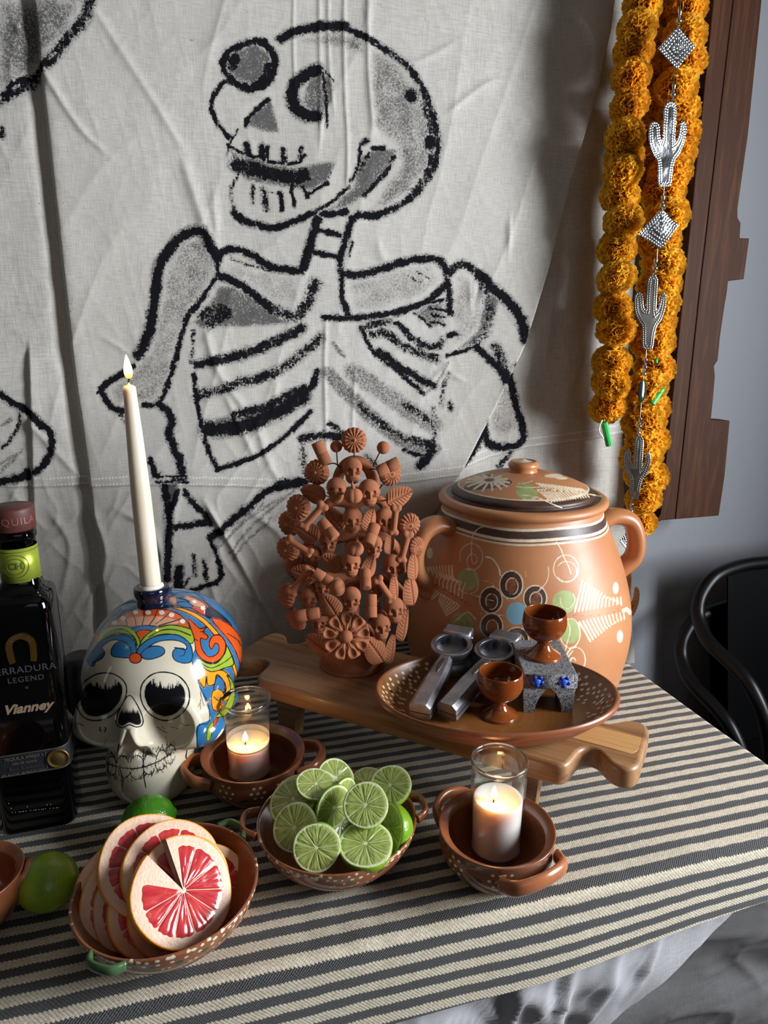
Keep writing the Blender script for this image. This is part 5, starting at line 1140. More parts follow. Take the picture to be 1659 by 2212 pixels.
# ================================================================ big talavera skull candle holder
SB = onz(292, 1700, TT); SKX, SKY = -.030, .845
SYAW = math.radians(-20)   # face turned to image left of the view
sk_v = np.array([-SKX, -SKY]); sk_v /= np.linalg.norm(sk_v); base_a = math.atan2(sk_v[1], sk_v[0])
fa = base_a + math.radians(-24)                 # heading of the face
fd = np.array([math.cos(fa), math.sin(fa), 0]); sr = np.array([-fd[1], fd[0], 0])   # sr: image right side of the face
zt = onaxis(SKX, SKY, 1288)-TT; KK = zt/2.12         # skull unit
SM = np.eye(4); SM[:3, 0] = sr; SM[:3, 1] = -fd; SM[:3, 2] = (0, 0, 1); SM[:3, 3] = (SKX, SKY, TT); SM[:3, :3] *= KK
def bigskull(P):
    # local: x right, y back (face at -y), z up; chin at z=0, crown near 2.12
    d = ell(P, (0, .05, 1.36), (.86, .92, .76)); d = smin(d, ell(P, (0, -.42, 1.30), (.74, .56, .60)), .18)
    d = smin(d, ell(P, (0, -.50, .62), (.46, .50, .58)), .22)
    d = smin(d, ell(P, (0, -.62, .26), (.47, .42, .32)), .12); d = smin(d, ell(P, (0, -.76, .46), (.42, .30, .30)), .10)
    d = smin(d, ell(P, (0, .12, .62), (.42, .50, .44)), .25)
    d = smin(d, ell(P, (0, -.15, .22), (.40, .62, .24)), .12)
    for s in (-1, 1):
        d = smin(d, ell(P, (s*.50, -.60, .86), (.36, .32, .21)), .10)
        d = smin(d, caps(P, (s*.50, -.62, .84), (s*.74, -.05, .90), .17, .12), .10)
        d = smin(d, ell(P, (s*.36, -.83, 1.02), (.345, .12, .33)), .05)
    d = smin(d, caps(P, (0, -.92, 1.24), (0, -.98, .92), .11, .15), .10)
    for s in (-1, 1):
        d = smax(d, -ell(P, (s*.37, -1.02, 1.03), (.275, .40, .275)), .035)
    a = np.stack([P[:, 0], P[:, 1], P[:, 2]], 1)
    tri = np.maximum(np.abs(P[:, 0])-.17*(1-np.clip((P[:, 2]-.70)/.36, -.2, 1)), np.maximum(.70+.05*np.exp(-(P[:, 0]/.05)**2)-P[:, 2], P[:, 2]-1.06))
    d = smax(d, -np.maximum(tri, np.maximum(P[:, 1]+.90, -1.4-P[:, 1])), .05)
    d = np.maximum(d, -P[:, 2]+.004)
    return d
V, F = surfnet(bigskull, (-1.05, -1.3, -.04), (1.05, 1.3, 2.25), .0165)
V, F = subdiv(V, F, bigskull, .0165)
Wv, F = xf((V, F), SM)
sm = Mat('talavera_glaze', '#ddd8c8', .16); sm.b.inputs['Coat Weight'].default_value = .7; sm.b.inputs['Coat Roughness'].default_value = .05
col = sm.at('paint', 'Color'); ln = sm.at('line'); n1 = sm.noise(16, 4); n2 = sm.noise(120, 3)
crm = sm.mix(sm.ss(.3, .75, n1), '#d9d2bf', '#c9bfa6')
pc_ = sm.mix(sm.ma('MULTIPLY', sm.ss(.3, .75, n1), .25), col, (.02, .03, .06, 1), 'MULTIPLY')
c = sm.mix(sm.at('painted'), crm, pc_); c = sm.mix(sm.ss(.9, -.5, sm.ma('ADD', ln, sm.ma('MULTIPLY', sm.ma('SUBTRACT', n2, .5), 1.6))), c, '#14161a')
c = sm.mix(sm.at('socket'), c, '#0b0c0f'); c = sm.mix(sm.at('lash'), c, '#0b0c0f')
sm.set(Base_Color=c, Normal=sm.bump(n1, .10, .003), Roughness=sm.ma('ADD', .16, sm.ma('MULTIPLY', sm.at('socket'), .22)), Specular_IOR_Level=sm.ma('SUBTRACT', .5, sm.ma('MULTIPLY', sm.at('socket'), .36)), Coat_Weight=sm.ma('SUBTRACT', .7, sm.ma('MULTIPLY', sm.at('socket'), .68)))
skull = thing('ceramic_skull', 'glazed ceramic skull candle holder painted with bright blue, orange and green scrolls', 'candle holder', (SKX, SKY, TT))
so = mk('skull', (Wv, F), sm, skull)
Wd = world(so); Nn = normals(so); P, Zd = pix(Wd); vis = ((CP-Wd)*Nn).sum(1) > 0
# paint traced on the visible face, the hidden back is plain blue
pc = (120, 1220, 3.770)
q = lambda pts: np.array([(pc[0]+x/pc[2], pc[1]+y/pc[2]) for x, y in pts])
BLUE, NAVY, ORG, YEL, GRE, RED, WHI, PNK, CRM = [np.array(S(h)[:3]) for h in ('#2f74a8', '#1c2238', '#d9581f', '#f0a22a', '#9cb43a', '#c9402a', '#efe9dc', '#dd9a7a', '#d9d2bf')]
colr = np.tile(BLUE, (len(Wd), 1)); line = np.full(len(Wd), 50.0); painted = np.zeros(len(Wd)); sock = np.zeros(len(Wd)); lash = np.zeros(len(Wd))
Lv = V   # local coordinates
back = (~vis) | (Lv[:, 1] > .2); painted[(Lv[:, 1] > -.22) & (Lv[:, 2] > .55)] = 1; painted[(Lv[:, 1] > .1)] = 1
def fill(pts, cl, ow=5, sm_=True, outline=True):
    p = smooth_path(q(pts), 4, True) if sm_ else q(pts); ii = near(P, p, 8); ii = ii[vis[ii]]
    if not len(ii): return
    d = s_poly(P[ii], p); m = d < 0
    if cl is None: painted[ii[m]] = 0
    else: colr[ii[d < 1.5]] = cl; painted[ii[d < .6]] = 1
    line[ii[m]] = 50
    if outline: line[ii] = np.minimum(line[ii], np.abs(d)-ow/2/pc[2]*1.0)
def pen(pts, w=6, s5=True):
    p = smooth_path(q(pts), 4) if s5 else q(pts); ii = near(P, p, 12); ii = ii[vis[ii]]
    if len(ii): line[ii] = np.minimum(line[ii], d_poly(P[ii], p)-w/2/pc[2])
def spot(x, y, rx, ry=None, cl=WHI): fill(ring(x, y, rx, ry or rx, n=16), cl, 0, False, False)
# blue ground over the cranium, then the cream face
fill([(260, 800), (235, 640), (300, 520), (400, 400), (560, 310), (700, 250), (950, 230), (1150, 260), (1320, 380), (1450, 520), (1560, 750), (1560, 1000), (1420, 1260), (1300, 1420), (1200, 1600), (1155, 1500), (1150, 1320), (1250, 1270), (1260, 1220), (1180, 1000), (1110, 780), (1140, 620), (900, 560), (500, 560), (340, 700), (320, 820)], BLUE, 0)
fill([(700, 240), (940, 240), (1130, 260), (1290, 360), (1420, 490), (1300, 450), (1100, 370), (930, 345)], np.array(S('#35618f')[:3]), 0)
fill([(1090, 260), (1190, 290), (1260, 350), (1250, 410), (1200, 410), (1100, 350), (1020, 345), (1080, 320)], RED, 6)
fill([(1060, 250), (1170, 290), (1230, 340), (1180, 350), (1080, 310)], PNK, 5); spot(1200, 352, 15, 12); spot(1130, 300, 12, 8); spot(1225, 385, 13, 9)
fill([(930, 280), (1000, 270), (1090, 300), (1000, 305)], BLUE, 6); fill([(990, 310), (1060, 300), (1120, 340), (1040, 345)], BLUE, 6); fill([(920, 265), (975, 265), (990, 300), (960, 320)], PNK, 5)
fill([(1240, 350), (1330, 390), (1430, 490), (1340, 460), (1230, 420)], NAVY, 5)
fill([(930, 345), (1060, 360), (1200, 430), (1330, 560), (1430, 720), (1480, 880), (1500, 1010), (1475, 1010), (1455, 880), (1395, 730), (1290, 570), (1170, 450), (1040, 380)], YEL, 7)
fill([(1270, 440), (1420, 490), (1530, 640), (1550, 850), (1530, 960), (1500, 800), (1430, 640)], ORG, 6); pen([(1400, 560), (1480, 610), (1510, 660)])
# orange fan over the brow
fill([(425, 500), (470, 440), (560, 400), (640, 365), (740, 355), (850, 358), (960, 380), (1040, 430), (1090, 500), (1040, 520), (830, 500), (720, 495), (560, 495)], ORG, 7)
fill([(480, 498), (560, 450), (700, 425), (880, 430), (1000, 470), (830, 500), (640, 495)], PNK, 0, True, False)
for a, b in (((560, 430), (580, 495)), ((625, 385), (655, 495)), ((720, 365), (705, 490)), ((830, 370), (765, 490)), ((930, 385), (820, 480)), ((1020, 440), (840, 495))): pen([a, ((a[0]+b[0])/2+8, (a[1]+b[1])/2), b], 7)
for x, y in ((650, 385), (755, 388), (865, 388), (945, 408), (1035, 460), (550, 435), (480, 470)): spot(x, y, 17, 13)
fill([(310, 630), (300, 560), (340, 545), (350, 620)], ORG, 5)
fill([(410, 440), (520, 375), (640, 360), (560, 400), (450, 460)], np.array(S('#3a6f8c')[:3]), 5)
fill([(620, 520), (730, 495), (840, 510), (800, 545), (700, 540), (650, 550)], BLUE, 6); fill([(660, 550), (720, 530), (800, 545), (740, 590), (700, 640), (680, 600)], ORG, 6)
# green sprays
fill([(340, 640), (360, 560), (430, 510), (540, 495), (620, 520), (670, 580), (690, 640), (660, 690), (650, 620), (600, 570), (500, 560), (420, 590)], GRE, 7); pen([(380, 590), (470, 530), (560, 530), (640, 590), (668, 660)], 6)
fill([(690, 640), (740, 570), (830, 515), (940, 490), (1060, 510), (1120, 545), (1125, 620), (1090, 640), (960, 570), (850, 570), (760, 610), (700, 690)], GRE, 7); pen([(760, 590), (860, 535), (980, 530), (1100, 575)], 8)
# blue brow scrolls
fill([(320, 720), (350, 640), (430, 590), (530, 570), (610, 590), (650, 650), (655, 720), (620, 740), (560, 640), (480, 610), (410, 640), (360, 690)], BLUE, 7)
fill([(460, 740), (455, 690), (490, 640), (545, 620), (600, 660), (615, 720), (600, 755), (520, 755)], BLUE, 7)
fill([(660, 720), (690, 660), (770, 600), (880, 570), (1000, 575), (1090, 640), (1115, 720), (1100, 790), (1030, 800), (965, 770), (955, 710), (990, 680), (1060, 690), (1060, 650), (980, 615), (860, 620), (770, 660), (710, 720), (690, 740)], BLUE, 7)
fill([(695, 735), (740, 680), (820, 660), (880, 680), (885, 720), (830, 755), (740, 770)], BLUE, 7); fill(ring(650, 760, 50, 42), ORG, 8); pen([(1010, 745), (1045, 735), (1055, 700)], 5); pen([(970, 675), (1045, 685)], 10)
fill([(300, 790), (310, 700), (360, 670), (400, 710), (380, 760), (330, 790)], np.array(S('#38648a')[:3]), 6)
# scrolls on the temple
fill([(1080, 440), (1140, 490), (1180, 520), (1235, 505), (1200, 545), (1240, 580), (1225, 610), (1180, 600), (1195, 690), (1250, 750), (1320, 720), (1330, 660), (1300, 640), (1270, 690), (1250, 640), (1280, 580), (1340, 575), (1385, 640), (1370, 730), (1310, 790), (1230, 790), (1150, 720), (1130, 600), (1110, 540)], ORG, 7); pen([(1180, 545), (1220, 545)], 6); pen([(1130, 600), (1160, 620)], 6)
fill([(1160, 760), (1230, 800), (1310, 800), (1380, 720), (1395, 660), (1430, 730), (1450, 810), (1380, 840), (1290, 870), (1200, 850)], GRE, 7); pen([(1180, 800), (1270, 840), (1380, 790), (1440, 740)], 6)
fill([(1170, 820), (1260, 870), (1360, 860), (1430, 930), (1440, 1040), (1400, 1100), (1350, 1110), (1310, 1070), (1280, 1090), (1290, 1140), (1340, 1110), (1380, 1060), (1385, 980), (1340, 910), (1310, 900), (1295, 970), (1240, 980), (1230, 910), (1215, 1000), (1170, 940)], YEL, 7)
fill([(1270, 1060), (1300, 1010), (1350, 1020), (1375, 1070), (1340, 1090), (1365, 1130), (1330, 1190), (1280, 1170)], YEL, 7); pen([(1290, 1075), (1325, 1105), (1360, 1080)], 6)
fill([(1295, 970), (1320, 910), (1370, 950), (1375, 1040), (1330, 1010), (1290, 1020)], BLUE, 5)
fill([(1395, 900), (1450, 960), (1460, 1090), (1400, 1220), (1300, 1240), (1360, 1180), (1420, 1060), (1420, 960)], GRE, 6)
fill([(1240, 1330), (1290, 1280), (1260, 1420), (1230, 1430)], GRE, 6); fill([(1290, 1280), (1330, 1240), (1290, 1320)], ORG, 5)
fill([(690, 345), (940, 330), (930, 345), (800, 358)], NAVY, 0)
# cheek boundary
pen([(1110, 780), (1150, 900), (1180, 1010), (1235, 1110), (1255, 1220), (1240, 1290), (1160, 1320), (1155, 1500)], 6)
# sockets
for pts, lsh in (([(205, 1120), (230, 1010), (330, 930), (430, 915), (510, 950), (545, 1010), (520, 1110), (440, 1200), (330, 1235), (245, 1210)], ((330, 930), (540, 1010))), ([(725, 1060), (740, 980), (810, 920), (900, 910), (990, 940), (1050, 1020), (1050, 1120), (990, 1200), (900, 1235), (810, 1205), (750, 1140)], ((740, 970), (985, 1010)))):
    p = smooth_path(q(pts), 5, True); ii = near(P, p, 20); ii = ii[vis[ii]]; d = s_poly(P[ii], p)
    line[ii] = np.minimum(line[ii], np.abs(d-9)-1.3); painted[ii[d < 9]] = 0
    cx = p.mean(0); rel = (P[ii]-cx); up_ = -rel[:, 1]-.35*rel[:, 0]*(0)
    lid_ = sstep(4, 22, up_+8*(vnoise(P[ii, 0]/1.6, P[ii, 0]*0+3, 5)-.5)*2.2); m = d < 0
    sock[ii] = np.maximum(sock[ii], sstep(.7, -.7, d)*(1-lid_*.0)); 
    cen = rel-np.array([5, -40]); lidm = (cen[:, 0]/32)**2+(cen[:, 1]/23)**2+(vnoise(P[ii, 0]/1.5, P[ii, 0]*0+9, 6)-.5)*1.1*(rel[:, 1] > -36)
    sock[ii] = np.where(m, sstep(.75, 1.0, lidm), sock[ii])
p = smooth_path(q([(600, 1075), (640, 1120), (690, 1220), (700, 1290), (660, 1310), (600, 1290), (545, 1315), (505, 1290), (515, 1220), (560, 1130)]), 3, True); ii = near(P, p, 10); ii = ii[vis[ii]]; d = s_poly(P[ii], p)
line[ii] = np.minimum(line[ii], np.abs(d-3)-1.2); rel = P[ii]-p.mean(0); sock[ii] = np.maximum(sock[ii], sstep(0, -2, d)*sstep(-16, -6, rel[:, 1]+8*(vnoise(P[ii, 0]/1.5, P[ii, 0]*0, 4)-.5)))
# teeth and stitches
up_r = [(375, 1590), (430, 1620), (530, 1650), (640, 1660), (740, 1640), (840, 1600), (920, 1550), (975, 1500)]
pen(up_r, 8)
for x0, y0, rx, ry in ((455, 1610, 36, 48), (545, 1615, 48, 58), (662, 1615, 52, 62), (775, 1585, 48, 52), (868, 1560, 40, 50), (940, 1515, 36, 48), (400, 1580, 26, 45)):
    pen(ring(x0, y0, rx, ry, 180, 360, 9), 7); 
for x0, y0, rx, ry in ((460, 1665, 36, 50), (560, 1680, 48, 52), (660, 1690, 50, 55), (760, 1660, 42, 48), (850, 1630, 38, 42), (925, 1580, 34, 40), (405, 1640, 24, 44)): pen(ring(x0, y0, rx, ry, 0, 180, 9), 6)
r_ = np.random.default_rng(3)
def hatch(path, n, l, w=4.5):
    p = smooth_path(np.array(path, float), 8)
    for t in np.linspace(0, len(p)-1, n):
        x, y = p[int(t)]; a = r_.normal(0, .18); pen([(x-l*a, y-l/2*r_.uniform(.7, 1.2)), (x+l*a, y+l/2*r_.uniform(.7, 1.2))], w, False)
hatch([(385, 1505), (470, 1545), (600, 1560), (740, 1535), (860, 1490), (970, 1450)], 34, 46); hatch(up_r, 26, 40); hatch([(400, 1690), (520, 1735), (650, 1740), (780, 1700), (880, 1650), (970, 1580)], 32, 46)
for pts, w in (([(515, 1465), (505, 1530), (500, 1570)], 11), ([(520, 1640), (545, 1750), (540, 1850)], 8), ([(715, 1500), (718, 1700), (735, 1815)], 8), ([(895, 1400), (910, 1460), (905, 1520)], 4), ([(400, 1720), (410, 1760), (395, 1800)], 4), ([(1070, 1510), (1062, 1560), (1070, 1590), (1055, 1610)], 9), ([(1020, 1295), (1060, 1308), (1110, 1302)], 5), ([(830, 1320), (870, 1350), (905, 1365)], 5), ([(860, 1315), (890, 1340)], 4), ([(935, 1320), (1000, 1335)], 4), ([(365, 1325), (360, 1345), (372, 1355)], 9), ([(402, 1325), (410, 1340), (400, 1360)], 9), ([(1180, 1030), (1185, 1100), (1160, 1160)], 4), ([(1185, 1060), (1200, 1120), (1210, 1150)], 4), ([(1180, 1100), (1180, 1180)], 3), ([(180, 1290), (230, 1310)], 5), ([(415, 1420), (390, 1480)], 3), ([(600, 1750), (612, 1745)], 4)): pen(pts, w)
cattr(so, 'paint', colr)
for n_, a_ in (('line', line), ('painted', painted), ('socket', sock), ('lash', lash)): attr(so, n_, a_)
# cobalt neck
NP = onaxis(SKX, SKY, 1290); nvm = Mat('cobalt_glaze', '#12142c', .08); nvm.b.inputs['Coat Weight'].default_value = .6
nk = onz(330, 1302, TT+zt-.004); nz0 = TT+zt-.012; nr = 35*depth(nk)/F_PX
ntop = onaxis(nk[0], nk[1], 1267)
mk('candle_neck', lathe([tuple(p) for p in smooth_path(np.array([(nr*.97, nz0-.012), (nr*.97, nz0+.006), (nr*.94, ntop-.016), (nr*.99, ntop-.012), (nr*1.06, ntop-.006), (nr*1.04, ntop-.001), (nr*.92, ntop+.001), (nr*.72, ntop-.002), (nr*.62, ntop-.02)]), 5)], 64, c=(nk[0], nk[1], 0)), nvm, skull)
# taper candle
wx1 = Mat('ivory_wax', '#e2d6c0', .42); wx1.set(Base_Color=wx1.mix(wx1.ss(.3, .7, wx1.noise(12, 3)), '#e0d2ba', '#e6dcca')); wx1.b.inputs['Subsurface Weight'].default_value = .35; wx1.b.inputs['Subsurface Radius'].default_value = (.9, .6, .4); wx1.b.inputs['Subsurface Scale'].default_value = .012
b0 = np.array([nk[0], nk[1], ntop-.015]); Zc = depth(b0); tpc = ond(293, 832, Zc*.985); ctop = np.array([b0[0]-.004, b0[1]+.004, onaxis(b0[0], b0[1], 832)])
taper = thing('taper_candle', 'tall ivory taper candle with a lit flame standing in the neck of the ceramic skull', 'candle', b0)
def ctube(prof):   # prof (t, r)
    ax = ctop-b0; H = np.linalg.norm(ax); pts = [b0+ax*t for t, r in prof]; return tube(pts, [r for t, r in prof], 40)
rb, rt = 21.5*Zc/F_PX, 12.8*Zc/F_PX
mk('wax', ctube([(0, rb), (.1, rb*.99), (.5, rb*.82+rt*.18), (.8, rb*.35+rt*.65), (.93, rt*1.03), (.975, rt), (.992, rt*.92), (.998, rt*.6), (1.0, rt*.3), (1.006, rt*.12), (1.016, rt*.08)]), wx1, taper)
wk = Mat('charred_wick', '#1a1512', .9)
def flame_mat(name, st):
    m = Mat(name, '#000000', .5); z = m.sep(m.co('Generated'))[2]
    m.b.inputs['Base Color'].default_value = (0, 0, 0, 1); m.set(Emission_Color=m.ramp(z, [(0, '#f07a1c'), (.12, '#ffab3c'), (.35, '#ffd890'), (.8, '#ffedc0'), (1, '#ffb050')]), Emission_Strength=st); return m
fm = flame_mat('candle_flame', 4.0)
def flame(parent, base, h, r, lean=(0, 0, 0), pw=.25):
    pf_ = [(0, 0), (.55, .04), (.88, .14), (1.0, .28), (.92, .45), (.66, .65), (.36, .83), (.12, .96), (0, 1)]
    pp = smooth_path(np.array(pf_), 4); V, F = lathe([(p[0]*r, p[1]*h) for p in pp], 24); V[:, :2] += (V[:, 2:3]/h)**1.5*np.array(lean[:2])
    f_ = mk('flame', (V+base, F), fm, parent); f_.visible_shadow = True
    l = bpy.data.lights.new('flame_light', 'POINT'); l.energy = pw; l.color = (1, .50, .17); l.shadow_soft_size = .006
    lo = bpy.data.objects.new('flame_light', l); link(lo, parent); lo.location = [float(v) for v in base+np.array([0, -.006, h*.55])-wl(parent)]
    return f_
w0 = ctop+[0, 0, .003]; fz = onaxis(ctop[0], ctop[1], 818)
mk('wick', tube(smooth_path([w0, w0+[.001, 0, .008], np.array([w0[0]+.0025, w0[1], fz+.004])], 4), .0009, 8), wk, taper)
flame(taper, np.array([w0[0]+.0006, w0[1], fz]), onaxis(ctop[0], ctop[1], 765)-fz, 8.5*Zc/F_PX, (-.0008, 0), .10)
dr = Mat('wax_drip', '#e8e2d4', .4)
mk('wax_drip', lathe([(rb*1.02, ntop-.006), (rb*1.30, ntop-.002), (rb*1.18, ntop+.002), (rb*1.0, ntop+.004)], 40, c=(b0[0], b0[1], 0)), dr, taper)

# ================================================================ black bottle
gl_b = Mat('black_bottle_glass', '#020203', .05); gl_b.b.inputs['Specular IOR Level'].default_value = .4
BX0, BX1, BY = -.2165, -.1385, .748; BD = .064; bcx = (BX0+BX1)/2; bw = (BX1-BX0)/2
zs = ony(150, 1262, BY+.03)[2]; zsh = zs-.004      # shoulder height
bot = thing('square_bottle', 'tall square black glass bottle with gold horseshoe emblem and green neck band', 'bottle', (bcx, BY+BD/2, TT))
def rsq(w, d, r, n=6):
    o = []
    for (sx, sy, a0) in ((1, -1, -90), (1, 1, 0), (-1, 1, 90), (-1, -1, 180)):
        for a in np.linspace(a0, a0+90, n): o.append((sx*(w-r)+r*math.cos(math.radians(a)), sy*(d-r)+r*math.sin(math.radians(a))))
    return np.array(o)
H_ = zsh-TT; nkx = ony(42, 1215, BY+BD/2)[0]-bcx; nkr = 40*depth((bcx, BY+BD/2, zs+.03))/F_PX
zc1 = onaxis(bcx+nkx, BY+BD/2, 1163); zc2 = onaxis(bcx+nkx, BY+BD/2, 1092); zl0 = onaxis(bcx+nkx, BY+BD/2, 1247); zl1 = onaxis(bcx+nkx, BY+BD/2, 1176)
rings = []; nn = 24
for z, w, d, r in ((0, .92, .92, .010), (.0015, .97, .97, .012), (.005, 1, 1, .012), (.02, 1.0, 1.0, .012), (H_*.5, 1.02, 1.02, .012), (H_-.016, 1.035, 1.035, .012), (H_-.006, 1.03, 1.03, .013), (H_, .98, .98, .014)): rings.append(np.c_[rsq(bw*w, BD/2*d, r), np.full(nn, z)])
for t, z in ((.35, .003), (.65, .006), (.88, .010)):
    sq_ = rsq(bw*.98, BD/2*.98, .014); ang = np.arctan2(sq_[:, 1], sq_[:, 0]); ci = np.c_[nkx+nkr*1.0*np.cos(ang), nkr*np.sin(ang)]; rings.append(np.c_[sq_*(1-t)+ci*t, np.full(nn, H_+z)])
for rr2, z in ((1.0, H_+.016), (.96, H_+.024), (.96, zc1-TT), (1.06, zc1-TT+.001), (1.06, zc1-TT+.010), (.9, zc1-TT+.011)):
    rings.append(np.c_[nkx+nkr*rr2*np.cos(ang), nkr*rr2*np.sin(ang), np.full(nn, z)])
V = np.concatenate(rings); F = [tuple(range(nn-1, -1, -1))]
for i in range(len(rings)-1): F += [(i*nn+j, i*nn+(j+1) % nn, (i+1)*nn+(j+1) % nn, (i+1)*nn+j) for j in range(nn)]
F.append(tuple((len(rings)-1)*nn+j for j in range(nn)))
mk('bottle_glass', (V, F), gl_b, bot, local=True); bot.location.y = BY+BD/2
for o in bot.children: o.location = (0, 0, 0)
capm = Mat('red_brown_leather', '#4a2420', .55); nn1 = capm.noise(150, 3); capm.set(Base_Color=capm.mix(nn1, '#3f1d1a', '#5a2d27'), Normal=capm.bump(nn1, .3, .0008))
zk0 = zc1-TT+.011; zk1 = zc2-TT; cr_ = nkr*1.06
cp = mk('cap', lathe([tuple(p) for p in [(0, zk0), (cr_*.96, zk0), (cr_, zk0+.001), (cr_*1.03, zk1-.005), (cr_*1.02, zk1-.002), (cr_*.96, zk1), (0, zk1+.0005)]], 48, c=(nkx, 0, 0)), capm, bot, local=True)
mk('neck_band', lathe([(nkr*.985, zl0-TT), (nkr*.992, zl0-TT), (nkr*.992, zl1-TT), (nkr*.985, zl1-TT)], 48, c=(nkx, 0, 0)), Mat('lime_foil', '#a9b640', .35, Metallic=.55), bot, local=True)
goldm = Mat('gold_foil', '#b08a45', .32, Metallic=1.0); dgold = Mat('dark_gold_print', '#6d5a33', .45, Metallic=.8); greyp = Mat('grey_print', '#3a3a3d', .5); crmp = Mat('cream_print', '#86715c', .5); drkp = Mat('dark_green_print', '#4d5a1c', .5)
for k in (zl0-TT+.0035, zl1-TT-.0035): mk('band_line', lathe([(nkr*.993, k-.0004), (nkr*.9965, k-.0004), (nkr*.9965, k+.0004), (nkr*.993, k+.0004)], 48, c=(nkx, 0, 0)), drkp, bot, local=True)
fy = lambda z: -BD/2*np.interp(z, [0, .02, H_*.5, H_-.016], [.99, 1.0, 1.02, 1.035])-.0003
def onface(VF, x, z, tw=0.0):
    V = np.asarray(VF[0], float); c, s_ = math.cos(tw), math.sin(tw); X = V[:, 0]*c-V[:, 1]*s_; Y = V[:, 0]*s_+V[:, 1]*c
    return np.stack([x+X, fy(z+Y)-V[:, 2], z+Y], 1), VF[1]
def fxz(px, py): p = ony(px, py, BY-.001); return p[0]-bcx, p[2]-TT
def ftext(name, txt, px, py, size, m, **k): x, z = fxz(px, py); return mk(name, onface(text_mesh(txt, size, .0003, **k), x, z), m, bot, local=True, smooth=False)
ux = lambda a, b: abs(ony(a, 1400, BY)[0]-ony(b, 1400, BY)[0])
# horseshoe
hx_, hz_ = fxz(46, 1397)
def shoe(r0, r1, gap, zz):
    a = np.radians(np.linspace(-14, 194, 40)); a_ = (.0, .45, .85, 1.05); lg = lambda r, k: [(r*(.93-.10*t*t)*.985, -r*.25-t*r1*.85) for t in a_]
    o = [(r1*math.cos(t)*.93, r1*math.sin(t)*1.02) for t in a]; i_ = [(r0*math.cos(t)*.95, r0*math.sin(t)*1.08) for t in a]
    o = [(x, y) for x, y in lg(r1, 0)[::-1]]+o+[(-x, y) for x, y in lg(r1, 0)]; i_ = [(x, y) for x, y in lg(r0*1.02, 0)[::-1]]+i_+[(-x, y) for x, y in lg(r0*1.02, 0)]; a = np.zeros(len(o))
    n = len(a); V = np.array([[x, y, 0] for x, y in o]+[[x, y, 0] for x, y in i_]+[[x, y, zz] for x, y in o]+[[x, y, zz] for x, y in i_]); F = []
    for k in range(n-1): F += [(2*n+k, 2*n+k+1, 3*n+k+1, 3*n+k), (k, k+1, 2*n+k+1, 2*n+k), (n+k+1, n+k, 3*n+k, 3*n+k+1)]
    F += [(0, 2*n, 3*n, n), (n-1, 2*n-1, 4*n-1, 3*n-1)]; return V, F
hs_ = ux(12, 80)/2
em = mk('horseshoe_emblem', onface(shoe(hs_*.60, hs_*1.06, 0, .0022), hx_, hz_), goldm, bot, local=True, smooth=False)
for i_, ch in enumerate('HERRADURA'):
    a = math.radians(150-15*i_); V, F = text_mesh(ch, .0062, .0002, bold=.0001); mk('emblem_lettering', mv(onface((V @ rotz(a-math.pi/2)[:3, :3].T, F), hx_+hs_*.80*math.cos(a)*.93, hz_+hs_*.82*math.sin(a)*1.05), (0, -.0022, 0)), Mat('emblem_dark', '#3a2a14', .6) if i_ == 0 else bpy.data.materials['emblem_dark'], em, local=True, smooth=False)
ftext('brand_lettering', 'HERRADURA', 47, 1447, .0108, greyp, spacing=1.08); ftext('brand_lettering', 'LEGEND', 56, 1467, .0086, greyp, spacing=1.15)
ftext('name_lettering', 'Vianney', 59, 1529, .0150, crmp, shear=.35, bold=.0005)
ftext('star_mark', '*', 58, 1488, .008, greyp)
# wrap label
lz0, lz1 = fxz(60, 1672)[1], fxz(60, 1624)[1]
lab = Mat('charcoal_label', '#1b1c22', .5)
def band(off, z0, z1, m, nm, par=bot):
    o = rsq(bw*1.012+off, BD/2*1.012+off, .0125); n = len(o); V = np.concatenate([np.c_[o, np.full(n, z0)], np.c_[o, np.full(n, z1)]]); F = [(j, (j+1) % n, n+(j+1) % n, n+j) for j in range(n)]
    return mk(nm, (V, F), m, par, local=True)
lb = band(.0006, lz0, lz1, lab, 'label'); silver = Mat('silver_line', '#8d8a80', .4, Metallic=.7)
for z in (lz0+.001, lz1-.001): band(.0009, z-.0003, z+.0003, silver, 'label_line', lb)
mk('gold_seal', mv(xf(lathe([(0, .0016), (.006, .0016), (.0066, .0010), (.0095, .0010), (.0102, .0018), (.0112, .0018), (.0116, 0)], 40), basis((0, -1, 0))), (fxz(126, 1640)[0], -BD/2*1.012-.0006, (lz0+lz1)/2)), dgold, lb, local=True)
for txt, py, sz in (('TEQUILA AÑEJO +', 1634, .0048), ('-100% DE AGAVE-', 1645, .0034), ('Barril Acanalado', 1656, .0044), ('40% ALC/VOL (80 PROOF) 750mL', 1667, .0031)):
    x, z = fxz(52, py); V, F = onface(text_mesh(txt, sz, .0002), x, lz1-(lz1-lz0)*((py-1624)/48)); mk('label_lettering', mv((V, F), (0, -.0013, 0)), silver if py != 1656 else greyp, lb, local=True, smooth=False)
V, F = text_mesh('CH', .010, .0002, bold=.0003)
def oncyl(VF, z): V = np.asarray(VF[0]); a = V[:, 0]/nkr-math.pi/2+.0; R_ = nkr*.993+.0004+V[:, 2]; return np.stack([nkx+R_*np.cos(a), R_*np.sin(a), z+V[:, 1]], 1), VF[1]
zm = (zl0+zl1)/2-TT; mk('band_monogram', oncyl((V, F), zm), drkp, bot, local=True, smooth=False)
for r in (.0085, .0125): mk('band_ring', oncyl(tube([(r*math.cos(a), r*math.sin(a), .0002) for a in np.linspace(0, 2*np.pi, 36, endpoint=False)], .00025, 5, closed=True), zm), drkp, bot, local=True)
V, F = text_mesh('TEQUILA', .0105, .0004, bold=.0001, spacing=1.15)
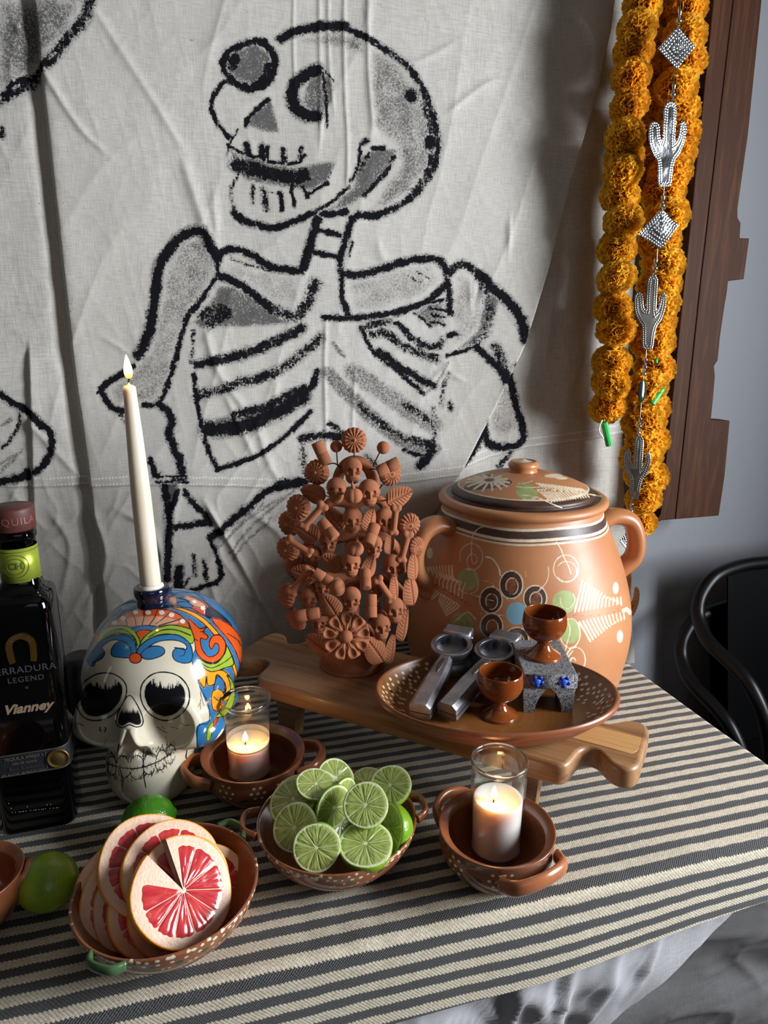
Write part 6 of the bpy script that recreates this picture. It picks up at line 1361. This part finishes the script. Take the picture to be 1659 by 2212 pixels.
V = np.asarray(V); a = V[:, 0]/cr_-math.pi/2+.12; R_ = cr_*1.012+V[:, 2]; mk('cap_lettering', (np.stack([nkx+R_*np.cos(a), R_*np.sin(a), (zk0+zk1)/2-.001+V[:, 1]], 1), F), Mat('cap_emboss', '#7a453c', .5), cp, local=True, smooth=False)

r_ = np.random.default_rng(8); L_ = []
for i in range(26):
    x, z = fxz(22+110*i/26+r_.normal(0, 2), 1757-12*i/26+r_.choice([0, -9, -20], p=[.6, .3, .1])); L_.append(sphere((x, fy(z)+.0002, z), .00055, 6))
mk('embossed_dots', merge(*L_), Mat('pale_emboss', '#8f9090', .3), bot, local=True)['kind'] = 'stuff'
x, z = fxz(101, 1648); mk('label_rule', box((x, -BD/2*1.012-.0011, (lz0+lz1)/2), (.0005, .0004, (lz1-lz0)*.8)), silver, lb, local=True, smooth=False)

# dark round jar behind the bottle
dj = Mat('black_glaze', '#0c0c0e', .35)
jp = ony(178, 1475, .93); t = thing('black_jar', 'small black round jar behind the gap between the bottle and the ceramic skull', 'jar', (jp[0], .93, TT))
jz = onaxis(jp[0], .93, 1412)-TT; mk('body', lathe([tuple(p) for p in smooth_path(np.array([(0, .001), (.028, .001), (.036, .015), (.042, .045), (.040, jz*.62), (.030, jz*.84), (.022, jz*.95), (.012, jz), (0, jz)]), 5)], 40), dj, t, local=True)
# ================================================================ dotted clay bowls
bm_ = Mat('bowl_clay_glaze', '#8f5130', .25); bm_.b.inputs['Coat Weight'].default_value = .5; bm_.b.inputs['Coat Roughness'].default_value = .12
n1 = bm_.noise(16, 4); n2 = bm_.noise(90, 3); dw, dg, dk = bm_.at('dots'), bm_.at('leaf'), bm_.at('dark')
c = bm_.mix(bm_.ss(.3, .72, n1), '#77442b', '#92593a'); c = bm_.mix(bm_.ss(.6, -.4, dk), c, '#2c1a12'); c = bm_.mix(bm_.ss(.6, -.4, dg), c, '#33502a'); c = bm_.mix(bm_.ss(.35, -.25, dw), c, '#e2d6ba')
bm_.set(Base_Color=c, Normal=bm_.bump(bm_.ma('ADD', n1, bm_.ma('MULTIPLY', bm_.ss(.9, -.6, dw), .5)), .18, .0012))
om = Mat('orange_glazed_clay', '#a8643c', .24); n1 = om.noise(16, 4); om.set(Base_Color=om.mix(om.ss(.3, .7, n1), '#925434', '#a66744'), Normal=om.bump(n1, .15, .001)); om.b.inputs['Coat Weight'].default_value = .45; om.b.inputs['Coat Roughness'].default_value = .12
def bowl(name, label, c, rz, rx, ry, rot, prof, dots, leaves, darks, handles, m=bm_, group=None, hm_=None, r_hand=.0062):
    """prof: outer then inner (r fraction, z fraction) ; dots in (angle deg, path fraction 0 base..1 rim, mm)"""
    t = thing(name, label, 'bowl', (c[0], c[1], TT+.0012), group); H = rz-TT-.0012
    pf_ = smooth_path(np.array(prof), 6); nn = 220; V, F = lathe([(p[0]*rx, p[1]*H) for p in pf_], nn); Vn = V.copy(); V[:, 1] *= ry/rx; V = V @ rotz(rot)[:3, :3].T
    o = mk('bowl', (V, F), m, t, local=True)
    k = int(np.argmax(pf_[:, 1])); ang = np.degrees(np.arctan2(Vn[:, 1], Vn[:, 0])) % 360; zf = Vn[:, 2]/H; idx = np.repeat(np.arange(len(pf_)), nn); outer = idx <= k+2
    def fld(L):
        d = np.full(len(V), 9.0); ii = np.flatnonzero(outer)
        for a, z, mm in L:
            rloc = np.interp(z, pf_[:k+1, 1], pf_[:k+1, 0])*rx
            da = (ang[ii]-a+180) % 360-180; q = np.hypot(np.radians(da)*rloc, (zf[ii]-z)*H*1.15)*1000-mm; d[ii] = np.minimum(d[ii], q)
        return d
    for n_, L in (('dots', dots), ('leaf', leaves), ('dark', darks)): attr(o, n_, fld(L))
    for a, kind, *sz in handles:
        A = math.radians(a); rad = np.array([math.cos(A)*rx, math.sin(A)*ry, 0]) @ rotz(rot)[:3, :3].T; R_ = np.linalg.norm(rad); u = rad/R_; w = np.array([-u[1], u[0], 0]); out_ = sz[0] if sz else .02; ww = sz[1] if len(sz) > 1 else .026
        if kind == 'h':   # horizontal strap loop
            pts = [u*(R_*.93-.004)+w*ww*1.15+[0, 0, H*.70], u*(R_+out_*.55)+w*ww*.85+[0, 0, H*.80], u*(R_+out_)+[0, 0, H*.86], u*(R_+out_*.55)-w*ww*.85+[0, 0, H*.80], u*(R_*.93-.004)-w*ww*1.15+[0, 0, H*.70]]
            mk('handle', tube(smooth_path(pts, 8), r_hand, 14, flat=(1.35, .8), up=(0, 0, 1)), hm_ or m, t, local=True)
        else:             # small lug at the rim
            pts = [u*(R_*.985)+w*ww+[0, 0, H*.93], u*(R_+out_)+w*ww*.55+[0, 0, H*.97], u*(R_+out_)-w*ww*.55+[0, 0, H*.97], u*(R_*.985)-w*ww+[0, 0, H*.93]]
            mk('handle', tube(smooth_path(pts, 8), r_hand*.62, 12, flat=(1.3, .8), up=(0, 0, 1)), hm_ or m, t, local=True)
    for o_ in t.children:
        for n_ in ('dots', 'leaf', 'dark'):
            if n_ not in o_.data.attributes: attr(o_, n_, np.full(len(o_.data.vertices), 9.0))
    return t
PR_POT = [(0, 0), (.50, 0), (.60, .02), (.80, .22), (.95, .48), (.985, .66), (.965, .80), (.985, .93), (1.0, .985), (.985, 1.0), (.95, .985), (.86, .91), (.825, .86), (.825, .74), (.82, .52), (.70, .24), (.5, .11), (.2, .09), (0, .09)]
PR_DISH = [(0, 0), (.40, 0), (.50, .03), (.72, .26), (.90, .58), (.98, .86), (1.0, .97), (.99, 1.0), (.965, .985), (.93, .85), (.85, .58), (.67, .30), (.45, .14), (.2, .10), (0, .10)]
def ell_at(px, py, a, z): c = onz(px, py, z); return c, a*depth(c)/F_PX
RZ = TT+.054
def clover(a, z, s=1.0, mm=2.0): return [(a+da*s, z+dz*s, mm) for da, dz in ((-4, .10), (3, .10), (-7, -.02), (0, -.02), (7, -.02), (-3, -.14), (4, -.14))]
r_ = np.random.default_rng(9)
V2A = lambda px, py, c: math.degrees(math.atan2(*(onz(px, py, RZ)-c)[[1, 0]]))
# left candle bowl
cL, rL = ell_at(547, 1622, 111, RZ)
bowl('clay_bowl', 'two handled terracotta bowl holding the left glass candle beside the ceramic skull', cL, RZ, rL, rL, 0, PR_POT, clover(V2A(560, 1720, cL), .72)+clover(V2A(470, 1705, cL), .72, 1.1, 1.8)+clover(V2A(625, 1690, cL), .7, .8, 1.7), [(V2A(585, 1710, cL)+4, .60, 3.0), (V2A(585, 1710, cL)+8, .66, 2.4)], [(V2A(520, 1720, cL), .52, 3.6), (V2A(510, 1720, cL), .50, 3.0)], [(V2A(405, 1650, cL), 'h', .020, .024), (V2A(700, 1615, cL), 'h', .021, .026)], hm_=om)
# right candle bowl
cR, rR = ell_at(1073, 1783, 125, RZ)
bowl('clay_bowl', 'two handled terracotta bowl holding the right glass candle in front of the wooden board', cR, RZ, rR, rR, 0, PR_POT, clover(V2A(975, 1845, cR), .70, 1.1)+clover(V2A(1075, 1890, cR), .70, 1.0, 1.8)+clover(V2A(1105, 1890, cR), .72, 1.0, 1.9), [(V2A(1010, 1880, cR), .6, 2.5)], [(V2A(1030, 1880, cR), .62, 3.2), (V2A(1020, 1880, cR), .62, 3.0)], [(V2A(962, 1705, cR), 'h', .014, .024), (V2A(1180, 1885, cR), 'h', .014, .032)], hm_=om)
def rimdots(n, zs, mm, jit=.02, skip=.1):
    o = []
    for i in range(n):
        for k, z in enumerate(zs):
            if r_.random() > skip: o.append((i*360/n+k*360/n/2+r_.normal(0, 1), z+r_.normal(0, jit), mm*r_.uniform(.75, 1.15)))
    return o
# lime bowl
cG, rG = ell_at(728, 1764, 172, RZ)
lv = [(a, .80, 3.2) for a in range(200, 380, 22)]
bowl('clay_bowl', 'round white dotted clay bowl full of cut limes', cG, RZ, rG, rG*.97, 0, PR_DISH, rimdots(64, (.95, .86), 2.1)+rimdots(52, (.70, .58), 1.7, .03, .35), lv, [], [(V2A(545, 1772, cG), 'l', .013, .020), (V2A(905, 1738, cG), 'l', .010, .018)], r_hand=.0065)
# grapefruit bowl: oval fitted to its rim
rp = np.array([onz(x, y, RZ)[:2] for x, y in ((145, 1978), (211, 1858), (401, 1773), (522, 1810), (558, 1885), (534, 1951), (462, 2027), (296, 2069), (184, 2051))])
c0 = rp.mean(0); A_ = np.c_[rp[:, 0]-c0[0], rp[:, 1]-c0[1]]; x_, y_ = A_.T
cf = np.linalg.lstsq(np.c_[x_**2, x_*y_, y_**2, x_, y_], np.ones(len(x_)), rcond=None)[0]
Q = np.array([[cf[0], cf[1]/2], [cf[1]/2, cf[2]]]); ctr = -np.linalg.solve(2*Q, cf[3:]); kk = 1+ctr @ Q @ ctr; ew, ev = np.linalg.eigh(Q/kk)
cO = np.array([*(c0+ctr), RZ]); ra, rb2 = 1/math.sqrt(ew[0]), 1/math.sqrt(ew[1]); rotO = math.atan2(ev[1, 0], ev[0, 0])
gh = Mat('green_glazed_clay', '#3f5d3a', .25)
hl = [math.degrees(math.atan2(*(onz(x, y, RZ)-cO)[[1, 0]]))-math.degrees(rotO) for x, y in ((505, 1785), (225, 2078))]
bowl('clay_bowl', 'oval white dotted clay dish of grapefruit slices with small green handles', cO, RZ, ra, rb2, rotO, PR_DISH, rimdots(74, (.95,), 2.1)+[d for a in range(0, 360, 16) for d in ((a-4, .84, 2.0), (a+4, .84, 2.0), (a-6, .68, 1.6), (a+6, .68, 1.6), (a, .58, 1.4))], [(a, .76, 3.4) for a in range(0, 360, 16)], [], [(h_, 'l', .008, .017) for h_ in hl], hm_=gh, r_hand=.006)
# edge of one more bowl at the left border of the picture
cB = onz(-62, 1892, TT+.05)
bowl('clay_bowl', 'orange clay bowl cut off by the left border of the photo', cB, TT+.052, .045, .045, 0, PR_POT, [], [], [], [(0, 'h', .004, .010)], m=om)

# ================================================================ candles in glass
gls = Mat('clear_glass', '#ffffff', .03)
_tr = gls.nd('ShaderNodeBsdfTransparent', {'Color': (.97, .98, .98, 1)}); _gl = gls.nd('ShaderNodeBsdfGlossy', {'Color': (1, 1, 1, 1), 'Roughness': .03})
_fr = gls.ma('POWER', gls.nd('ShaderNodeLayerWeight', {'Blend': .5}).outputs['Facing'], 3.5); _mx = gls.nd('ShaderNodeMixShader', {0: gls.ma('ADD', .035, gls.ma('MULTIPLY', _fr, .75), clamp=True), 1: _tr.outputs[0], 2: _gl.outputs[0]}); gls.nt.links.new(_mx.outputs[0], gls.out.inputs[0])
grim = Mat('glass_rim', '#ffffff', .02); grim.b.inputs['Transmission Weight'].default_value = 1; grim.b.inputs['IOR'].default_value = 1.45
wxw = Mat('white_wax', '#e9e4e0', .5); wxw.b.inputs['Subsurface Weight'].default_value = .7; wxw.b.inputs['Subsurface Radius'].default_value = (1, .55, .3); wxw.b.inputs['Subsurface Scale'].default_value = .02
def jar_candle(label, px, rim_y, r_px, c_b, wax_y, wick_dx, fl_h):
    zb = TT+.0075; z1 = TT+.12
    for _ in range(25):
        p = onz(px, rim_y, z1); 
        # keep the glass axis over the bowl floor point c_b (same x,y) by solving the rim height
        z1 = onaxis(c_b[0], c_b[1], rim_y); break
    r = r_px*depth((c_b[0], c_b[1], z1))/F_PX; H = z1-zb; zw = onaxis(c_b[0], c_b[1], wax_y)-zb
    t = thing('glass_candle', label, 'candle', (c_b[0], c_b[1], zb), 'white candles burning in glass tumblers')
    th = .0016
    o_ = [(0, 0), (r*.80, 0), (r*.87, .002), (r*.90, .008), (r*.93, H*.5), (r*.965, H*.80), (r*.94, H*.90), (r*.955, H*.955), (r*.962, H*.975), (r*.95, H*.98), (r*.925, H*.975), (r*.905, H*.95), (r*.885, H*.90), (r*.91, H*.80), (r*.93-th, H*.5), (r*.90-th, .010), (r*.82, .0045), (0, .0045)]
    mk('glass', lathe([tuple(q) for q in smooth_path(np.array(o_), 4)], 72), gls, t, local=True)
    mk('glass_rim', lathe([((.953+.046*math.cos(a))*r, H-.002+.0032*math.sin(a)) for a in np.linspace(0, 2*np.pi, 15)], 72), grim, t, local=True)
    g = .0004; w_ = [(0, .0049), (r*.80, .0049), (r*.90-th-g, .0105), (r*.93-th-g, H*.5), (r*.93-th-g, zw-.0022), (r*.93-th-g-.0006, zw-.0004), (r*.93-th-.0022, zw), (r*.6, zw-.0012), (r*.25, zw-.0035), (0, zw-.004)]
    wo = mk('wax', lathe([tuple(q) for q in smooth_path(np.array(w_), 3)], 72), wxw, t, local=True)
    b = np.array([c_b[0]+wick_dx, c_b[1]-.002, zb+zw-.0035])
    mk('wick', tube([b-wl(t), b-wl(t)+[.0008, 0, .006]], .0008, 8), wk, t, local=True)
    flame(t, b+[.0003, 0, .004], fl_h, .0036, (.0005, 0), .055)
    return t
jar_candle('white candle burning in a glass in the left bowl beside the ceramic skull', 540, 1509, 53.5, np.array([*onz(540, 1668, TT+.0075)[:2], 0]), 1600, -.004, .0145)
jar_candle('white candle burning in a glass in the right bowl by the wooden board', 1075, 1641, 62.5, np.array([*onz(1070, 1832, TT+.0075)[:2], 0]), 1722, -.006, .0165)

# ================================================================ citrus
def citrus_mats(nm, flesh, flesh2, pith, rind, rind2, memb):
    f = Mat(nm+'_flesh', flesh, .22); v = f.co(); x, y, z = f.sep(v); rr = f.ma('SQRT', f.ma('ADD', f.ma('MULTIPLY', x, x), f.ma('MULTIPLY', y, y))); an = f.ma('ARCTAN2', y, x)
    ves = f.nd('ShaderNodeTexVoronoi', {'Vector': f.comb(f.ma('MULTIPLY', an, 9.0), f.ma('MULTIPLY', rr, 3.2/(.045 if nm != 'lime' else .022)), 0.0), 'Scale': 1.0}, feature='SMOOTH_F1').outputs['Distance']
    n = f.noise(70 if nm != 'lime' else 140, 3)
    c = f.mix(f.ss(.15, .75, ves), flesh2, flesh); c = f.mix(f.ma('MULTIPLY', f.ss(.62, .78, n), .45), c, memb); f.set(Base_Color=c, Normal=f.bump(ves, .55, .0012), Roughness=.16)
    f.b.inputs['Subsurface Weight'].default_value = .35; f.b.inputs['Subsurface Radius'].default_value = (1, .8, .4) if nm == 'lime' else (1, .3, .2); f.b.inputs['Subsurface Scale'].default_value = .006; f.b.inputs['Coat Weight'].default_value = .5; f.b.inputs['Coat Roughness'].default_value = .1
    p = Mat(nm+'_pith', pith, .55); k = p.at('rind'); n = p.noise(160, 3); n2 = p.noise(24, 3)
    rc = p.mix(p.ss(.35, .7, n2), rind, rind2); pt = p.mix(p.ss(.35, .75, n), pith, memb)
    p.set(Base_Color=p.mix(p.ss(.35, .65, k), pt, rc), Roughness=p.ma('SUBTRACT', .5, p.ma('MULTIPLY', k, .2)), Normal=p.bump(p.nd('ShaderNodeTexVoronoi', {'Vector': p.co(), 'Scale': 420.0}).outputs['Distance'], .35, .0006))
    p.b.inputs['Subsurface Weight'].default_value = .2; p.b.inputs['Subsurface Scale'].default_value = .004
    return f, p
GFf, GFp = citrus_mats('grapefruit', '#cb4442', '#b52c36', '#e0bba0', '#e79a2c', '#efb24a', '#e6c8b2')
LMf, LMp = citrus_mats('lime', '#a8b566', '#8f9f4c', '#d3dcac', '#5f8c18', '#8aa826', '#d5deae')
def peel(R, th, dome, pith_r, seed, notch=False):
    """cut disc (top at z=0, facing +z), rind on its side; dome>0 adds a rounded half fruit below"""
    r = np.random.default_rng(seed); n = 96; a = np.linspace(0, 2*np.pi, n, endpoint=False); wob = 1+.012*np.sin(3*a+r.random()*6)+.008*np.sin(5*a+r.random()*6)
    prof = [(0, 0, 0), (pith_r*.5, 0, 0), (pith_r, 0, 0), (.965, 0, 0), (.985, -.0002, 1), (1.0, -.0006, 1)]
    if dome:
        for t in np.linspace(0, 1, 12)[1:]: q = t*np.pi/2; prof.append((math.cos(q)*1.0 if t < 1 else 0, -dome*math.sin(q)-.0006, 1))
    else: prof += [(1.004, -th*.5, 1), (1.0, -th+.0006, 1), (.98, -th, 1), (.955, -th, 0), (pith_r, -th, 0), (0, -th, 0)]
    V = np.concatenate([np.stack([p[0]*R*wob*np.cos(a), p[0]*R*wob*np.sin(a), np.full(n, p[1])], 1) for p in prof]); K = np.repeat([p[2] for p in prof], n)
    I, J = np.meshgrid(np.arange(len(prof)-1), np.arange(n), indexing='ij'); I, J = I.ravel(), J.ravel(); J2 = (J+1) % n
    F = np.stack([I*n+J, (I+1)*n+J, (I+1)*n+J2, I*n+J2], 1)
    if notch:
        am = np.degrees(a); cut = ((am > 78) & (am < 108)); F = F[~(cut[J] & cut[J2])]
    return V, F, K
def segments(R, n, gap, r_in, r_out, seed, h, skip=()):
    r = np.random.default_rng(seed); e = np.cumsum(r.uniform(.8, 1.2, n)); e = e/e[-1]*2*np.pi; out = []
    for i in range(n):
        a0, a1 = e[i-1]-(2*np.pi if i == 0 else 0), e[i]
        if any(((math.degrees(a0) % 360) < s1 and (math.degrees(a1) % 360) > s0) for s0, s1 in skip): continue
        def f(U, Vv):
            s = U*2-1; ro = R*r_out*(1-.055*np.abs(s)**12-.010*np.sin(9*s+i)); rad = R*r_in+(ro-R*r_in)*Vv; mid, hw = (a0+a1)/2, (a1-a0)/2
            g = np.minimum(gap/np.maximum(rad, 1e-5), hw*.9); an = mid+s*(hw-g)
            z = h*(1-np.abs(s)**8)*(1-np.abs(Vv*2-1)**10)-.00005
            return np.stack([rad*np.cos(an), rad*np.sin(an), z], 1)
        V, F = grid(15, 15, f); out.append(mesh('segment', V, F, None, True))
    return out
KIT = {}
def kit(key, fm_, pm__, R, th, dome, n, gap, ri, ro, seed, h, notch=False):
    V, F, K = peel(R, th, dome, ro+.02, seed, notch); me = mesh('peel', V, F, pm__, True); at_ = me.attributes.new('rind', 'FLOAT', 'POINT'); at_.data.foreach_set('value', K.astype(np.float32))
    sg = segments(R, n, gap, ri, ro, seed, h, ((70, 112),) if notch else ())
    for s_ in sg: s_.materials.append(fm_)
    KIT[key] = (me, sg, th)
for i in range(3):
    kit('gslice%d' % i, GFf.m, GFp.m, 1, 0, 0, 11, .0, .1, .8, i, 0) if 0 else None
RGF, RLM = 113*depth(onz(395, 1925, TT+.07))/F_PX, 47*depth(onz(790, 1735, TT+.07))/F_PX
for i in range(3): kit(('gs', i), GFf.m, GFp.m, RGF, .0105, 0, 10+i % 2, .00022, .05, .80, 20+i, .0007)
kit(('gs', 9), GFf.m, GFp.m, RGF, .0105, 0, 11, .00022, .05, .80, 31, .0007, True)
for i in range(3): kit(('lh', i), LMf.m, LMp.m, RLM, 0, RLM*.92, 9+i % 2, .00016, .06, .90, 40+i, .0004); kit(('ls', i), LMf.m, LMp.m, RLM, .0035, 0, 9+i % 2, .00016, .06, .90, 50+i, .0004)
def citrus(kind, name, label, px, py, z, n, spin=0.0, s=1.0, cat='fruit', group=None, both=False):
    me, sg, th = KIT[kind]; p = onz(px, py, z); M = basis(n, (0, 0, 1), p); c_, s_ = math.cos(spin), math.sin(spin); R_ = np.eye(4); R_[:2, :2] = [[c_, -s_], [s_, c_]]
    t = thing(name, label, cat, p, group); t.matrix_world = bm4(M @ R_ @ np.diag([s, s, s, 1]))
    inst(me, 'peel', t)
    for q in sg: inst(q, 'segment', t)
    if both and th:
        B_ = Matrix.Translation((0, 0, -th)) @ Matrix.Rotation(math.pi, 4, 'X')
        for q in sg: inst(q, 'segment', t, B_)
    return t
def facing(ratio, phi):
    """normal of a disc seen as an ellipse of this ratio, tipped away toward image direction phi (deg, 90 = up)"""
    th = math.acos(min(.999, ratio)); a = math.radians(phi)
    return lambda px, py: (-(d := ray(px, py)/np.linalg.norm(ray(px, py)))*math.cos(th)+math.sin(th)*(CR*math.cos(a)+CU*math.sin(a)))
G0 = 'grapefruit slices in the oval dish'
GN = facing(.95, 35)(330, 1950); GB = onz(270, 1925, TT+.036)
def gput(kind, px, py, k, lab, spin, s=1.0, dn=(0, 0)):
    n = GN+CR*dn[0]+CU*dn[1]; n = n/np.linalg.norm(n); d = ray(px, py); P0 = GB+GN*k*.0082; p = CP+d*(((P0-CP)@GN)/(d@GN))
    me, sg, th = KIT[('gs', kind)]; M = basis(n, (0, 0, 1), p); c_, s_ = math.cos(spin), math.sin(spin); R_ = np.eye(4); R_[:2, :2] = [[c_, -s_], [s_, c_]]
    t = thing('grapefruit_slice', lab, 'fruit', p, G0); t.matrix_world = bm4(M @ R_ @ np.diag([s, s, 1, 1])); inst(me, 'peel', t)
    for q in sg: inst(q, 'segment', t)
gput(2, 272, 1926, 0, 'leftmost grapefruit slice lying against the dish wall', .2, .98)
gput(0, 284, 1950, 1, 'second grapefruit slice from the left overlapping the leftmost one', 2.2, .98)
gput(1, 308, 1957, 2, 'third grapefruit slice from the left along the near side of the dish', 1.5, .93, (-.25, -.1))
gput(2, 340, 1962, 3, 'fourth grapefruit slice from the left with a broad pale pith edge', .9, .93)
gput(0, 376, 1970, 4, 'lowest grapefruit slice peeking out under the slit top slice', .5, .85)
gput(1, 448, 1925, 2.6, 'rightmost grapefruit slice showing at the right under the slit top slice', 1.9, .92)
gput(1, 322, 1866, 3.2, 'grapefruit slice at the back of the pile just below the green lime', 1.0, .98)
gput(0, 374, 1880, 4.6, 'grapefruit slice overlapping the back one at the top of the pile', .4, .98)
gput(2, 398, 1912, 5.8, 'grapefruit slice seen through the slit of the top slice', 2.7, .93)
gput(9, 396, 1923, 7.2, 'front grapefruit slice with a wedge slit cut to its centre on top', .08, 1.0, (.16, .06))
lx = lambda x, y: (500+x*.2773, 1600+y*.2773)
G1 = 'cut limes in the dotted bowl'
for kd, i, x, y, z, rat, phi, spin, s, lab in (
    ('ls', 0, 660, 335, RZ+.034, .52, 80, .3, .95, 'thin lime slice lying nearly flat on top at the upper left of the pile'),
    ('ls', 1, 690, 352, RZ+.028, .58, 70, 1.0, .98, 'thin lime slice just under the flat topmost slice'),
    ('ls', 2, 480, 450, RZ+.020, .68, 130, 1.3, 1.22, 'wide lime slice leaning on the left wall of the bowl'),
    ('lh', 0, 815, 285, RZ+.016, .82, 45, .2, .95, 'shaded lime half at the back edge of the bowl behind the flat slice'),
    ('lh', 1, 495, 675, RZ+.010, .93, 170, .8, 1.06, 'lime half at the lower left of the bowl beside the bright front half'),
    ('lh', 2, 663, 835, RZ+.014, .95, 270, 1.4, 1.02, 'bright lime half at the front rim of the bowl'),
    ('lh', 0, 1046, 800, RZ+.010, .60, 90, 2.1, 1.18, 'widest lime half lying cut side up at the front right of the bowl'),
    ('lh', 1, 1046, 498, RZ+.036, .96, 100, .5, 1.0, 'lime half standing upright in the middle on top of the pile'),
    ('lh', 2, 1236, 345, RZ+.024, .84, 115, 1.7, 1.0, 'lime half high at the right rear of the bowl'),
    ('lh', 0, 1225, 690, RZ-.002, .52, 180, .0, 1.15, 'dark green lime half turned left, showing its rind at the right wall'),
    ('ls', 1, 800, 520, RZ+.018, .75, 330, .9, 1.0, 'lime slice tilted right with a bright rind arc in the middle of the pile'),
    ('ls', 2, 870, 440, RZ+.014, .62, 330, .2, .92, 'lime slice edge behind the middle upright half'),
    ('lh', 1, 850, 650, RZ-.006, .85, 10, 2.5, 1.05, 'shadowed lime half deep in the bowl centre'),
    ('ls', 0, 1045, 330, RZ+.006, .7, 120, 1.9, .9, 'small shadowed lime slice between the two upper right halves'),
    ('ls', 1, 650, 520, RZ+.008, .8, 30, 2.0, 1.05, 'lime slice half hidden under the wide left slice')):
    px, py = lx(x, y); citrus((kd, i), 'cut_lime', lab, px, py, z, facing(rat, phi)(px, py), spin, s, 'fruit', G1)
# whole limes
lr = Mat('lime_rind', '#8fae22', .3); n1 = lr.noise(14, 3); lr.set(Base_Color=lr.mix(lr.ss(.35, .65, n1), '#759c1c', '#a8bd30'), Normal=lr.bump(lr.ma('SUBTRACT', 0.0, lr.nd('ShaderNodeTexVoronoi', {'Vector': lr.co(), 'Scale': 420.0}).outputs['Distance']), .35, .0008)); lr.b.inputs['Coat Weight'].default_value = .3; lr.b.inputs['Coat Roughness'].default_value = .2
lr2 = Mat('lime_rind_dark', '#3f8316', .3); n1 = lr2.noise(9, 3); lr2.set(Base_Color=lr2.mix(lr2.ss(.3, .7, n1), '#357a14', '#559a1c'), Normal=lr2.bump(lr2.ma('SUBTRACT', 0.0, lr2.nd('ShaderNodeTexVoronoi', {'Vector': lr2.co(), 'Scale': 420.0}).outputs['Distance']), .35, .0008)); lr2.b.inputs['Coat Weight'].default_value = .3
stm = Mat('lime_stem_scar', '#8a8a4a', .8)
def lime(label, px, py, r_px, ax, m, k=1.12):
    z = TT+.03; 
    for _ in range(5): p = onz(px, py, z); r = r_px*depth(p)/F_PX; z = TT+.0015+r*.97
    pf_ = [(0, -k-.05), (.10, -k-.02), (.22, -k+.02), (.5, -.94), (.80, -.64), (.97, -.25), (1, 0), (.97, .25), (.80, .64), (.5, .94), (.24, k-.03), (.13, k+.03), (.06, k+.07), (0, k+.075)]
    V, F = lathe([(a*r, b*r) for a, b in smooth_path(np.array(pf_), 5)], 56); t = thing('whole_lime', label, 'fruit', p, None); t.matrix_world = bm4(basis(ax, (0, 0, 1), p)); mk('rind', (V, F), m, t, local=True)
    mk('stem_scar', lathe([(0, -k*r-.0025), (.0018, -k*r-.0022), (.0026, -k*r-.0008), (.002, -k*r+.001)], 14), stm, t, local=True)
lime('whole bright yellow green lime on the blanket left of the grapefruit dish', 103, 1905, 60, (.75, -.35, .30), lr)
lime('whole dark green lime behind the grapefruit dish in front of the ceramic skull', 321, 1772, 53, (.95, .2, .05), lr2, 1.06)
